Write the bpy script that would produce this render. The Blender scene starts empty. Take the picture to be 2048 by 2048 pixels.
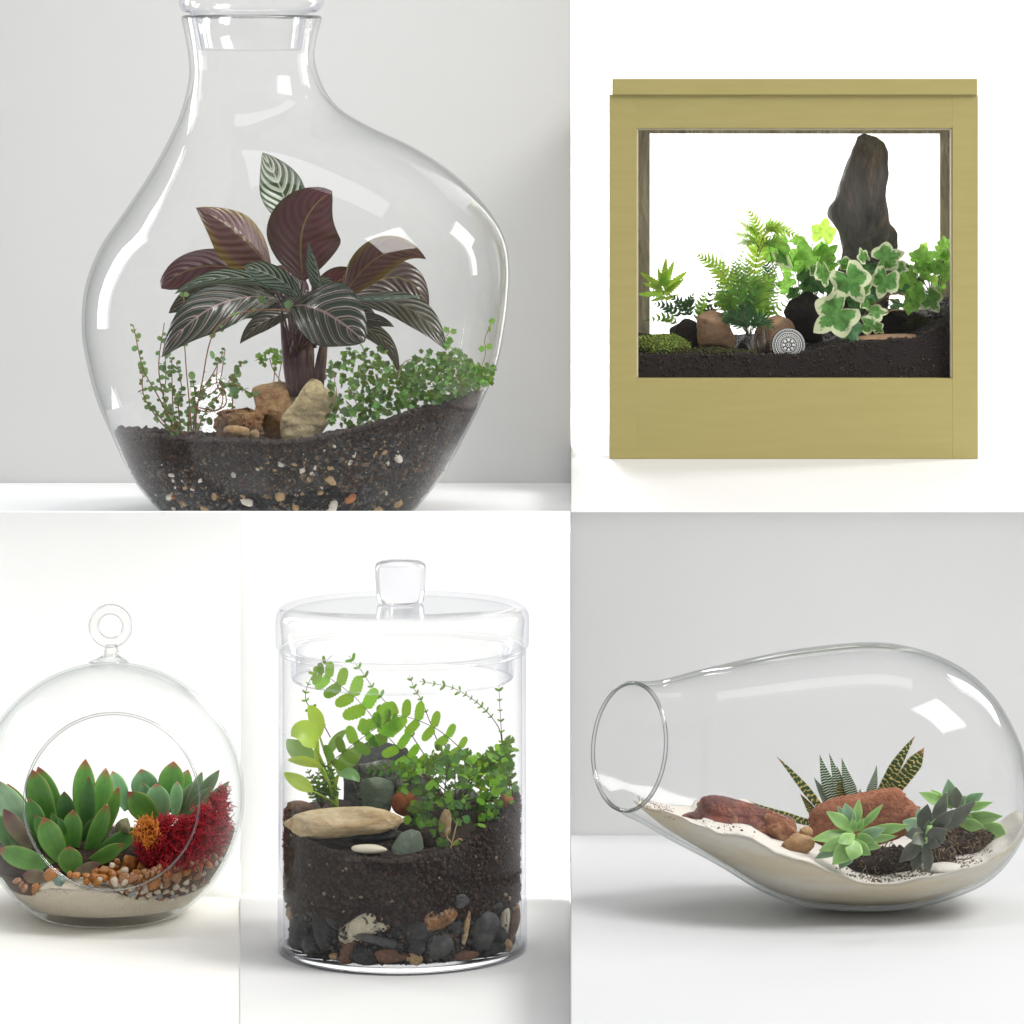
import bpy, math, random
import numpy as np
from mathutils import Vector, Matrix, noise
R = random.Random(7)
PI = math.pi
sc = bpy.context.scene
C = sc.collection
# ---------------------------------------------------------------- camera
FPX = 8000.0; VX = 1142.0; VY = 160.0          # focal length and principal point, in photo pixels
cam = bpy.data.cameras.new("camera"); co = bpy.data.objects.new("camera", cam); C.objects.link(co)
cam.sensor_width = 36; cam.lens = 36 * FPX / 2048
cam.shift_x = (1024 - VX) / 2048; cam.shift_y = (VY - 1024) / 2048
cam.clip_end = 50; cam.clip_start = 0.1
co.rotation_euler = (PI / 2, 0, 0)
sc.camera = co
# ---------------------------------------------------------------- studio light
w = bpy.data.worlds.new("World"); sc.world = w; w.use_nodes = True
w.node_tree.nodes["Background"].inputs[0].default_value = (0.985, 0.99, 1.0, 1)
w.node_tree.nodes["Background"].inputs[1].default_value = 0.42
def softbox(name, loc, aim, sx, sy, power, col=(1, 1, 1)):
    l = bpy.data.lights.new(name, 'AREA'); l.shape = 'RECTANGLE'; l.size = sx; l.size_y = sy
    l.energy = power; l.color = col
    o = bpy.data.objects.new(name, l); C.objects.link(o); o.location = loc
    o.rotation_euler = (Vector(aim) - Vector(loc)).to_track_quat('-Z', 'Y').to_euler()
softbox("softbox_right", (1.75, 4.75, 0.45), (0.0, 3.7, -0.4), 0.5, 1.3, 30, (1, 0.985, 0.96))
softbox("softbox_left", (-1.95, 4.75, 0.25), (0.0, 3.7, -0.4), 0.4, 1.3, 20, (0.95, 0.975, 1))
softbox("softbox_key", (2.5, 2.45, 2.4), (0.1, 3.7, -0.5), 1.5, 1.5, 116, (1, 0.985, 0.96))
softbox("softbox_overhead", (0.0, 3.65, 2.3), (0.0, 3.7, -0.4), 2.6, 0.6, 22)
softbox("backdrop_fill_box", (0.27, 5.4, -0.05), (0.27, 4.6, -0.05), 0.8, 0.9, 22)  # added out of view behind the box's backdrop to turn it white
softbox("backdrop_fill_grey", (-0.25, 4.75, -0.08), (-0.25, 4.1, -0.14), 0.7, 0.8, 18)        # unseen, added to brighten the bottle's paper from behind
softbox("backdrop_fill_white", (-0.33, 4.05, -0.55), (-0.30, 3.5, -0.55), 0.98, 0.24, 5.0)       # fill put in behind the globe and jar papers to whiten them
softbox("backdrop_fill_pale", (0.26, 3.95, -0.50), (0.26, 3.45, -0.52), 0.5, 0.2, 10.0)        # hidden fill, added so the lying vase's paper comes out brighter
sc.view_settings.view_transform = 'Standard'; sc.view_settings.look = 'None'
sc.view_settings.exposure = 0.30; sc.view_settings.gamma = 1
sc.render.engine = 'CYCLES'
cy = sc.cycles
cy.use_denoising = True
try: cy.denoiser = 'OPENIMAGEDENOISE'
except Exception: pass
cy.max_bounces = 10; cy.transparent_max_bounces = 48; cy.transmission_bounces = 10; cy.diffuse_bounces = 5; cy.glossy_bounces = 4
cy.sample_clamp_indirect = 6; cy.use_adaptive_sampling = True; cy.adaptive_threshold = 0.01
# ---------------------------------------------------------------- helpers
def P(px, py, D): return Vector(((px - VX) * D / FPX, D, (VY - py) * D / FPX))
def lerp(a, b, t): return a + (b - a) * t
def make_mesh(name, V, F, mat=None, smooth=True, uv=None, col=None):
    me = bpy.data.meshes.new(name)
    if isinstance(F, np.ndarray):
        V = np.asarray(V, dtype=np.float32); n, k = F.shape
        me.vertices.add(len(V)); me.vertices.foreach_set("co", V.ravel())
        me.loops.add(n * k); me.loops.foreach_set("vertex_index", F.astype(np.int32).ravel())
        me.polygons.add(n); me.polygons.foreach_set("loop_start", np.arange(0, n * k, k, dtype=np.int32))
        me.update(calc_edges=True); me.validate()
    else:
        me.from_pydata([tuple(v) for v in V], [], F); me.update()
    if smooth: me.polygons.foreach_set("use_smooth", [True] * len(me.polygons))
    if uv is not None:
        l = me.uv_layers.new(name="UVMap")
        idx = np.empty(len(me.loops), dtype=np.int32); me.loops.foreach_get("vertex_index", idx)
        l.data.foreach_set("uv", np.asarray(uv, dtype=np.float32)[idx].ravel())
    if col is not None:
        a = me.color_attributes.new("Col", 'FLOAT_COLOR', 'POINT')
        c = np.ones((len(V), 4), dtype=np.float32); c[:, :3] = col
        a.data.foreach_set("color", c.ravel())
    if mat: me.materials.append(mat)
    return me
def link(name, me, parent=None, M=None):
    o = bpy.data.objects.new(name, me); C.objects.link(o)
    if parent is not None:
        o.parent = parent
        base = parent.matrix_basis.copy()
        q = parent.parent
        while q is not None: base = q.matrix_basis @ base; q = q.parent
        o.matrix_basis = base.inverted() @ (M if M is not None else Matrix())
    elif M is not None: o.matrix_basis = M
    return o
def solid(name, V, F, mat, parent=None, **k):
    A = np.array([tuple(v) for v in V], dtype=float)
    c = (A.min(0) + A.max(0)) / 2; c[2] = A[:, 2].min()
    return link(name, make_mesh(name, A - c, F, mat, **k), parent, Matrix.Translation(Vector(c)))
def tag(o, label=None, cat=None, group=None, kind=None):
    if label: o["label"] = label
    if cat: o["category"] = cat
    if group: o["group"] = group
    if kind: o["kind"] = kind
    return o
def thing(name, label, cat, loc, group=None):
    o = bpy.data.objects.new(name, None); C.objects.link(o); o.empty_display_size = 0.02
    o.matrix_basis = Matrix.Translation(Vector(loc)); return tag(o, label, cat, group)
# --- mesh generators returning V,F(,uv)
def box_vf(x0, x1, y0, y1, z0, z1, bev=0.0):
    if bev <= 0:
        V = [(x, y, z) for z in (z0, z1) for y in (y0, y1) for x in (x0, x1)]
        return V, [(0, 2, 3, 1), (4, 5, 7, 6), (0, 1, 5, 4), (2, 6, 7, 3), (0, 4, 6, 2), (1, 3, 7, 5)]
    import bmesh
    bm = bmesh.new(); V, F = box_vf(x0, x1, y0, y1, z0, z1)
    vs = [bm.verts.new(v) for v in V]
    for f in F: bm.faces.new([vs[i] for i in f])
    bmesh.ops.bevel(bm, geom=bm.edges[:], offset=bev, segments=2, affect='EDGES', profile=0.6)
    bm.verts.ensure_lookup_table()
    V = [tuple(v.co) for v in bm.verts]; F = [tuple(v.index for v in f.verts) for f in bm.faces]
    bm.free(); return V, F
def tube_vf(pts, rad, n=6, cap=True):
    pts = [Vector(p) for p in pts]; V = []; F = []
    m = len(pts); up = Vector((0, -1, 0.13))
    for i, p in enumerate(pts):
        t = (pts[min(i + 1, m - 1)] - pts[max(i - 1, 0)]).normalized()
        s = t.cross(up)
        if s.length < 1e-4: s = t.cross(Vector((1, 0, 0)))
        s.normalize(); u = s.cross(t)
        r = rad[i] if hasattr(rad, '__len__') else rad
        for k in range(n):
            a = 2 * PI * k / n; V.append(p + s * (r * math.cos(a)) + u * (r * math.sin(a)))
    for i in range(m - 1):
        for k in range(n):
            a = i * n + k; b = i * n + (k + 1) % n; F.append((a, b, b + n, a + n))
    if cap: F.append(tuple(range(n - 1, -1, -1))); F.append(tuple(range((m - 1) * n, m * n)))
    return V, F
def join_vf(parts):
    V = []; F = []
    for v, f in parts:
        o = len(V); V += list(v); F += [tuple(i + o for i in q) for q in f]
    return V, F
def bez(ps, n):
    """smooth curve through/along control points: quadratic or cubic bezier, n+1 samples"""
    out = []
    ps = [Vector(p) for p in ps]
    for i in range(n + 1):
        t = i / n; q = ps[:]
        while len(q) > 1: q = [a.lerp(b, t) for a, b in zip(q, q[1:])]
        out.append(q[0])
    return out
def catmull(ps, n):
    ps = [Vector(p) for p in ps]; Q = [ps[0] * 2 - ps[1]] + ps + [ps[-1] * 2 - ps[-2]]; out = []
    for i in range(1, len(Q) - 2):
        p0, p1, p2, p3 = Q[i - 1:i + 3]
        for k in range(n):
            t = k / n
            out.append(0.5 * ((2 * p1) + (p2 - p0) * t + (2 * p0 - 5 * p1 + 4 * p2 - p3) * t * t + (3 * p1 - p0 - 3 * p2 + p3) * t ** 3))
    out.append(Q[-2]); return out
def prof_leaf(t, a=0.42, tip=1.0):
    """leaf half width 0..1 with its widest point at a"""
    if t < a: return max(0.0, math.sin(PI / 2 * (t / a))) ** 0.75
    return max(0.0, math.cos(PI / 2 * ((t - a) / (1 - a)))) ** tip
def blade_vf(cl, side, hw, prof, fold=0.15, cup=0.0, nu=8, twist=0.0, ruffle=0.0, seed=0):
    """thin leaf along centre line cl; side = width direction"""
    V = []; UV = []; F = []; m = len(cl)
    for i, p in enumerate(cl):
        t = i / (m - 1)
        T = (cl[min(i + 1, m - 1)] - cl[max(i - 1, 0)]).normalized()
        S = (side - T * side.dot(T)).normalized(); N = S.cross(T)
        if twist: q = Matrix.Rotation(twist * t, 3, T); S = q @ S; N = q @ N
        wd = hw * prof(t)
        for j in range(nu + 1):
            u = -1 + 2 * j / nu
            rz = ruffle * hw * abs(u) * math.sin(t * 17 + seed + (2.0 if u > 0 else 0)) * prof(t)
            V.append(p + S * (wd * u) + N * (wd * (fold * abs(u) + cup * u * u) + rz)); UV.append((u * 0.5 + 0.5, t))
    for i in range(m - 1):
        for j in range(nu):
            a = i * (nu + 1) + j; F.append((a, a + 1, a + nu + 2, a + nu + 1))
    return V, F, UV
def thick_vf(cl, side, hw, prof, th=0.35, concave=0.3, n=14, tipr=0.0):
    """fleshy succulent leaf: flattened tapering body, flatter on the inner (upper) face"""
    V = []; UV = []; F = []; m = len(cl)
    for i, p in enumerate(cl):
        t = i / (m - 1)
        T = (cl[min(i + 1, m - 1)] - cl[max(i - 1, 0)]).normalized()
        S = (side - T * side.dot(T)).normalized(); N = S.cross(T)
        wd = hw * prof(t)
        for k in range(n):
            a = 2 * PI * k / n; c = math.cos(a); s = math.sin(a)
            h = th * s if s < 0 else th * concave * s
            e = wd * (h * (1 - 0.15 * c * c) + (0.22 * c * c if s >= 0 else 0.22 * c * c))
            V.append(p + S * (wd * c) + N * e); UV.append((0.5 + 0.5 * c, t))
    for i in range(m - 1):
        for k in range(n):
            a = i * n + k; b = i * n + (k + 1) % n; F.append((a, b, b + n, a + n))
    F.append(tuple(range(n - 1, -1, -1))); F.append(tuple(range((m - 1) * n, m * n)))
    return V, F, UV
CAMDIR = Vector((0, -1, 0.12)).normalized()
def side_for(p0, p1, roll=0.0, up=None):
    """width direction of a leaf from p0 to p1 that shows its face to the front, rolled about its length"""
    T = (p1 - p0).normalized(); N = (up if up else CAMDIR); N = (N - T * N.dot(T)).normalized()
    S = T.cross(N)
    return Matrix.Rotation(roll, 3, T) @ S
def place(name, me, p0, p1, roll=0.0, ws=1.0, parent=None, up=None):
    Y = p1 - p0; L = Y.length; T = Y.normalized(); S = side_for(p0, p1, roll, up); N = S.cross(T)
    M = Matrix(((S.x * L * ws, T.x * L, N.x * L * ws, p0.x), (S.y * L * ws, T.y * L, N.y * L * ws, p0.y),
                (S.z * L * ws, T.z * L, N.z * L * ws, p0.z), (0, 0, 0, 1)))
    return link(name, me, parent, M)
def ico(sub):
    import bmesh
    bm = bmesh.new(); bmesh.ops.create_icosphere(bm, subdivisions=sub, radius=1)
    V = np.array([tuple(v.co) for v in bm.verts]); F = np.array([[v.index for v in f.verts] for f in bm.faces]); bm.free()
    return V, F
ICO = {k: ico(k) for k in (1, 2, 3, 4, 5)}
def rock_v(sub, seed, amp=0.18, planes=6, fine=0.04, cut=0.78, fs=5.0):
    V, F = ICO[sub]; V = V.copy(); rr = random.Random(seed)
    for _ in range(planes):
        n = np.array([rr.gauss(0, 1) for _ in range(3)]); n /= np.linalg.norm(n); d = cut + rr.random() * 0.15
        s = V @ n; over = np.maximum(s - d, 0); V -= np.outer(over * 0.93, n)
    o = Vector((seed * 3.1, seed * 1.7, 0.3)); out = []
    for v in V:
        p = Vector(v); k = 1 + amp * noise.noise(p * 1.3 + o) + fine * noise.noise(p * fs + o) + fine * 0.5 * noise.noise(p * fs * 2.7 + o)
        out.append(p * k)
    return np.array([tuple(p) for p in out]), F
def rock(name, px, py, D, w, h, d, mat, rot=0.0, seed=1, sub=4, parent=None, smooth=True, blunt=1.0, **k):
    """rock centred on px,py at distance D; w,h,d half sizes in pixels there; rot about the view axis"""
    V, F = rock_v(sub, seed, **k); s = D / FPX
    if blunt != 1.0: V[:, 0] = np.sign(V[:, 0]) * np.abs(V[:, 0]) ** blunt
    V = V * np.array([w * s, d * s, h * s])
    M = Matrix.Translation(P(px, py, D)) @ Matrix.Rotation(rot, 4, 'Y')
    me = make_mesh(name, V, F, mat, smooth=smooth)
    return link(name, me, parent, M)
def chunks(pts, sizes, cols, seed, flat=1.0):
    """many small lumps as one mesh"""
    rg = np.random.RandomState(seed); V0, F0 = ICO[1]; n = len(pts); pts = np.asarray(pts, float); sizes = np.asarray(sizes, float)
    q = rg.normal(size=(n, 3, 3)); Q, _ = np.linalg.qr(q)
    sc_ = (0.55 + 0.7 * rg.rand(n, 1, 3)) * sizes[:, None, None]; sc_[:, :, 2] *= flat
    j = 1 + 0.35 * (rg.rand(n, len(V0), 1) - 0.5)
    W = (V0[None] * j * sc_) @ Q + pts[:, None, :]
    F = (F0[None] + (np.arange(n) * len(V0))[:, None, None]).reshape(-1, 3)
    col = np.repeat(np.asarray(cols, float), len(V0), axis=0)
    return W.reshape(-1, 3), F, col
def smooth_interp(xs, ys, n=200):
    """monotone-ish smooth table of ys over xs (catmull in index space)"""
    pts = catmull([Vector((a, b, 0)) for a, b in zip(xs, ys)], 12)
    X = np.array([p.x for p in pts]); Y = np.array([p.y for p in pts]); o = np.argsort(X)
    return X[o], Y[o]
def line(pts):
    X = [p[0] for p in pts]; Y = [p[1] for p in pts]
    return lambda x: float(np.interp(x, X, Y))
# ---------------------------------------------------------------- materials
class NT:
    def __init__(s, name):
        s.m = bpy.data.materials.new(name); s.m.use_nodes = True; s.t = s.m.node_tree; s.t.nodes.clear()
        s.out = s.n('ShaderNodeOutputMaterial')
    def n(s, typ, **k):
        x = s.t.nodes.new(typ)
        for a, b in k.items(): setattr(x, a, b)
        return x
    def l(s, a, b): s.t.links.new(a, b)
    def val(s, sock, v):
        if hasattr(v, 'is_linked') or isinstance(v, bpy.types.NodeSocket): s.l(v, sock)
        else: sock.default_value = v
    def math(s, op, a, b=None, c=None, clamp=False):
        x = s.n('ShaderNodeMath', operation=op); x.use_clamp = clamp; s.val(x.inputs[0], a)
        if b is not None: s.val(x.inputs[1], b)
        if c is not None: s.val(x.inputs[2], c)
        return x.outputs[0]
    def mix(s, f, a, b, blend='MIX'):
        x = s.n('ShaderNodeMix', data_type='RGBA', blend_type=blend); s.val(x.inputs[0], f)
        for i, v in ((6, a), (7, b)):
            if isinstance(v, tuple) and len(v) == 3: v = v + (1,)
            s.val(x.inputs[i], v)
        return x.outputs[2]
    def noise(s, scale, detail=4, rough=0.55, vec=None, out=0, dist=0.0):
        x = s.n('ShaderNodeTexNoise'); x.inputs['Scale'].default_value = scale; x.inputs['Detail'].default_value = detail
        x.inputs['Roughness'].default_value = rough; x.inputs['Distortion'].default_value = dist
        s.l(vec if vec is not None else s.obj(), x.inputs['Vector']); return x.outputs[out]
    def obj(s):
        if not hasattr(s, '_tc'): s._tc = s.n('ShaderNodeTexCoord')
        return s._tc.outputs['Object']
    def uv(s):
        if not hasattr(s, '_tc'): s._tc = s.n('ShaderNodeTexCoord')
        x = s.n('ShaderNodeSeparateXYZ'); s.l(s._tc.outputs['UV'], x.inputs[0]); return x.outputs[0], x.outputs[1]
    def map(s, v, a, b, c=0.0, d=1.0):
        x = s.n('ShaderNodeMapRange'); x.clamp = True; s.val(x.inputs[0], v); x.inputs[1].default_value = a; x.inputs[2].default_value = b
        x.inputs[3].default_value = c; x.inputs[4].default_value = d; return x.outputs[0]
    def scaled(s, sx, sy, sz):
        x = s.n('ShaderNodeMapping'); x.inputs['Scale'].default_value = (sx, sy, sz); s.l(s.obj(), x.inputs[0]); return x.outputs[0]
    def bump(s, h, strength=0.4, dist=0.001):
        x = s.n('ShaderNodeBump'); x.inputs['Strength'].default_value = strength; x.inputs['Distance'].default_value = dist; s.l(h, x.inputs['Height']); return x.outputs[0]
    def pbr(s, col, rough=0.5, normal=None, **k):
        x = s.n('ShaderNodeBsdfPrincipled')
        if isinstance(col, tuple) and len(col) == 3: col = col + (1,)
        s.val(x.inputs['Base Color'], col); s.val(x.inputs['Roughness'], rough)
        for a, b in k.items(): s.val(x.inputs[a.replace('_', ' ')], b)
        if normal is not None: s.l(normal, x.inputs['Normal'])
        return x.outputs[0]
    def done(s, sh): s.l(sh, s.out.inputs[0]); return s.m
def m_plain(name, col, rough=0.6, var=0.04, scale=60, bump=0.0):
    t = NT(name); n = t.noise(scale, 5)
    c2 = tuple(max(0, c * (1 - var * 2)) for c in col)
    return t.done(t.pbr(t.mix(n, col, c2), rough, t.bump(n, bump, 0.0006) if bump else None))
def m_rock(name, c1, c2, c3=None, scale=35, rough=0.85, bump=0.7, speck=None, streak=(1, 1, 1), amt=0.5, fine=260, bd=0.006):
    t = NT(name); v = t.scaled(*streak)
    n1 = t.noise(scale * 2.2, 6, 0.65, v, dist=0.6); n2 = t.noise(fine, 5, 0.7, v)
    col = t.mix(t.map(n1, 0.35, 0.65), c1, c2)
    if c3 is not None: col = t.mix(t.math('MULTIPLY', t.map(t.noise(scale * 1.3, 5, 0.7, v, dist=1.2), 0.5, 0.68), amt * 2, clamp=True), col, c3)
    if speck is not None: col = t.mix(t.map(n2, 0.60, 0.68), col, speck)
    col = t.mix(t.map(n2, 0.25, 0.75, 0.0, 0.35), col, (0, 0, 0))
    h = t.math('ADD', t.math('MULTIPLY', n1, 0.7), t.math('MULTIPLY', n2, 0.45))
    return t.done(t.pbr(col, rough, t.bump(h, bump, bd)))
def m_leaf(name, c1, c2, trans=0.35, rough=0.42, vein=None, scale=5, rand=0.35, edge=None):
    t = NT(name); u, v = t.uv(); n = t.noise(scale, 4)
    oi = t.n('ShaderNodeObjectInfo')
    col = t.mix(t.map(n, 0.3, 0.7), c1, c2)
    if vein is not None:
        a = t.math('ABSOLUTE', t.math('SUBTRACT', u, 0.5))
        col = t.mix(t.map(a, 0.015, 0.05, 0.8, 0.0), col, vein)
        s = t.math('FRACT', t.math('SUBTRACT', t.math('MULTIPLY', v, 7.0), t.math('MULTIPLY', a, 5.0)))
        col = t.mix(t.map(s, 0.0, 0.12, 0.4, 0.0), col, vein)
    hsv = t.n('ShaderNodeHueSaturation'); t.l(col, hsv.inputs['Color'])
    t.l(t.map(oi.outputs['Random'], 0, 1, 1 - rand, 1 + rand), hsv.inputs['Value'])
    t.l(t.map(oi.outputs['Random'], 0, 1, 0.49, 0.515), hsv.inputs['Hue'])
    col = hsv.outputs[0]
    p = t.pbr(col, rough, t.bump(n, 0.25, 0.0006))
    if trans <= 0: return t.done(p)
    tr = t.n('ShaderNodeBsdfTranslucent'); t.l(t.mix(0.35, col, (0.75, 0.95, 0.1), 'MIX') if c1[1] > 0.12 else col, tr.inputs[0])
    mx = t.n('ShaderNodeMixShader'); mx.inputs[0].default_value = trans; t.l(p, mx.inputs[1]); t.l(tr.outputs[0], mx.inputs[2])
    return t.done(mx.outputs[0])
def m_succ(name, c1, c2, tip, tipw=0.12, edge=0.35, rough=0.36, dark=None, rand=0.12):
    """fleshy leaf: green body, coloured tip and margins, waxy"""
    t = NT(name); u, v = t.uv(); n = t.noise(90, 5); oi = t.n('ShaderNodeObjectInfo')
    col = t.mix(t.map(n, 0.3, 0.7), c1, c2)
    col = t.mix(t.map(v, 0.0, 0.35, 0.35, 0.0), col, tuple(min(1, c * 1.5 + 0.03) for c in c1))
    a = t.math('MULTIPLY', t.math('ABSOLUTE', t.math('SUBTRACT', u, 0.5)), 2.0)
    e = t.math('MULTIPLY', t.map(a, 0.86, 0.99), t.map(v, 0.25, 0.9, 0.15, 1.0))
    col = t.mix(t.map(a, 0.55, 0.95, 0.0, 0.35), col, tuple(min(1, c * 1.7 + 0.02) for c in c1))  # light through the thin margins painted in as paler colour
    col = t.mix(t.map(a, 0.0, 0.30, 0.25, 0.0), col, tuple(c * 0.55 for c in c2))  # darker middle painted in to shape the flatly lit leaf
    col = t.mix(t.map(t.noise(30, 4, 0.6), 0.45, 0.75, 0.0, 0.4), col, tuple(c * 0.6 for c in c2))
    tipm = t.map(t.math('ADD', v, t.math('MULTIPLY', t.math('SUBTRACT', n, 0.5), 0.06)), 1 - tipw, 1.0)
    col = t.mix(t.math('MULTIPLY', t.math('MAXIMUM', tipm, t.math('MULTIPLY', e, edge)), 0.95), col, tip)
    hsv = t.n('ShaderNodeHueSaturation'); t.l(col, hsv.inputs['Color']); t.l(t.map(oi.outputs['Random'], 0, 1, 1 - rand, 1 + rand), hsv.inputs['Value'])
    return t.done(t.pbr(hsv.outputs[0], t.map(n, 0.3, 0.7, rough - 0.08, rough + 0.12), t.bump(n, 0.12, 0.0006),
                        Subsurface_Weight=0.12, Subsurface_Radius=(0.004, 0.006, 0.002), Subsurface_Scale=0.6))
def m_banded(name, base, band, n_bands=17, width=0.35, wob=0.8, tipc=None, dots=False):
    """dark fleshy leaf crossed by pale raised bands"""
    t = NT(name); u, v = t.uv(); n = t.noise(220, 3)
    a = t.math('ABSOLUTE', t.math('SUBTRACT', u, 0.5))
    q = t.math('ADD', t.math('MULTIPLY', v, n_bands), t.math('ADD', t.math('MULTIPLY', n, wob), t.math('MULTIPLY', t.math('FLOOR', t.math('MULTIPLY', u, 2.0)), 0.35)))
    s = t.math('FRACT', q)
    m = t.math('MULTIPLY', t.map(s, width, width + 0.1, 1, 0), t.map(s, 0.0, 0.08))
    if dots: m = t.math('MULTIPLY', m, t.map(t.noise(330, 2), 0.42, 0.52, 0.15, 1.0))
    m = t.math('MAXIMUM', m, t.math('MULTIPLY', t.map(a, 0.44, 0.5), 0.5))
    col = t.mix(m, base, band)
    if tipc is not None: col = t.mix(t.map(v, 0.86, 1.0), col, tipc)
    return t.done(t.pbr(col, 0.5, t.bump(m, 0.6, 0.0006)))
def m_calathea(name, base, stripe, under, n_l=9.0, sw=0.16, amt=1.0, rim=None, undl=None):
    t = NT(name); u, v = t.uv(); geo = t.n('ShaderNodeNewGeometry')
    nz = t.noise(55, 3)
    a = t.math('MULTIPLY', t.math('ABSOLUTE', t.math('SUBTRACT', u, 0.5)), 2.0)
    arc = t.math('MULTIPLY', t.math('POWER', a, 1.35), 0.34)
    q = t.math('MULTIPLY', t.math('SUBTRACT', t.math('ADD', v, t.math('MULTIPLY', nz, 0.035)), arc), n_l)
    f = t.math('FRACT', q)
    s1 = t.math('MULTIPLY', t.map(f, 0.0, 0.05), t.map(f, sw, sw + 0.06, 1, 0))
    f2 = t.math('FRACT', t.math('ADD', q, 0.68)); s2 = t.math('MULTIPLY', t.map(f2, 0.0, 0.04), t.map(f2, sw * 0.55, sw * 0.55 + 0.05, 1, 0))
    s = t.math('MULTIPLY', t.math('MAXIMUM', s1, t.math('MULTIPLY', s2, 0.75)), t.map(a, 0.80, 0.97, 1, 0))
    s = t.math('MULTIPLY', s, amt)
    mid = t.map(a, 0.02, 0.05, 0.7, 0.0)
    vg = t.math('MULTIPLY', t.math('SINE', t.math('MULTIPLY', q, 6.28)), 0.5)
    top = t.mix(t.map(vg, -0.5, 0.5, 0.0, 0.45), base, tuple(c * 2.1 for c in base))
    top = t.mix(t.math('MAXIMUM', s, t.math('MULTIPLY', mid, amt)), top, stripe)
    und = t.mix(t.map(vg, -0.5, 0.5, 0.0, 0.6), under, undl or tuple(c * 1.6 for c in under))
    und = t.mix(t.math('MULTIPLY', t.map(a, 0.015, 0.035, 0.8, 0.0), 1.0), und, (0.22, 0.17, 0.05))
    if rim is not None: und = t.mix(t.map(a, 0.6, 1.0), und, rim)
    col = t.mix(geo.outputs['Backfacing'], top, und)
    p = t.pbr(col, 0.27, t.bump(t.math('ADD', vg, t.math('MULTIPLY', nz, 0.6)), 0.5, 0.0012))
    tr = t.n('ShaderNodeBsdfTranslucent'); t.l(t.mix(0.5, col, (0.28, 0.20, 0.03)), tr.inputs[0])
    mx = t.n('ShaderNodeMixShader'); mx.inputs[0].default_value = 0.10; t.l(p, mx.inputs[1]); t.l(tr.outputs[0], mx.inputs[2])
    return t.done(mx.outputs[0])
def m_ivy(name, green, cream, rimw=0.72, trans=0.3):
    t = NT(name); u, v = t.uv(); n = t.noise(9, 4, 0.65); n2 = t.noise(4, 3); oi = t.n('ShaderNodeObjectInfo')
    # u = distance from the leaf's centre, v = angle
    k = t.math('ADD', u, t.math('MULTIPLY', t.math('SUBTRACT', n, 0.5), 0.75))
    k = t.math('ADD', k, t.math('MULTIPLY', t.math('SUBTRACT', oi.outputs['Random'], 0.5), 0.12))
    g = t.mix(t.map(n2, 0.35, 0.62), green, tuple(min(1, c * 2.0 + 0.02) for c in green))
    vn = t.math('ABSOLUTE', t.math('SUBTRACT', t.math('FRACT', t.math('MULTIPLY', v, 5.0)), 0.5))
    g = t.mix(t.math('MULTIPLY', t.map(vn, 0.0, 0.035, 0.6, 0.0), t.map(u, 0.0, 0.9, 1, 0.2)), g, (0.45, 0.6, 0.25))
    col = t.mix(t.map(k, rimw, rimw + 0.07), g, cream)
    p = t.pbr(col, 0.38, t.bump(t.math('ADD', n2, vn), 0.3, 0.001))
    tr = t.n('ShaderNodeBsdfTranslucent'); t.l(t.mix(0.3, col, (0.5, 0.9, 0.1)), tr.inputs[0])
    mx = t.n('ShaderNodeMixShader'); mx.inputs[0].default_value = trans; t.l(p, mx.inputs[1]); t.l(tr.outputs[0], mx.inputs[2])
    return t.done(mx.outputs[0])
def m_soil(name, c1, c2, speck=None, scale=420, bump=1.0, sp=(0.70, 0.74), rough=0.95):
    t = NT(name); n1 = t.noise(scale, 6, 0.7); n2 = t.noise(scale * 0.22, 4, 0.6)
    col = t.mix(t.map(n1, 0.35, 0.7), c1, c2); col = t.mix(t.map(n2, 0.4, 0.7, 0.0, 0.5), col, c1)
    if speck is not None: col = t.mix(t.map(t.noise(scale * 0.9, 2, 0.5), *sp), col, speck)
    return t.done(t.pbr(col, rough, t.bump(t.math('ADD', n1, n2), bump, 0.003)))
def m_col(name, rough=0.8, bump=0.5):
    t = NT(name); a = t.n('ShaderNodeAttribute', attribute_name="Col"); n = t.noise(600, 4, 0.6)
    return t.done(t.pbr(t.mix(t.map(n, 0.3, 0.75, 0.0, 0.5), a.outputs['Color'], (0.01, 0.01, 0.01)), rough, t.bump(n, bump, 0.0008)))
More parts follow.
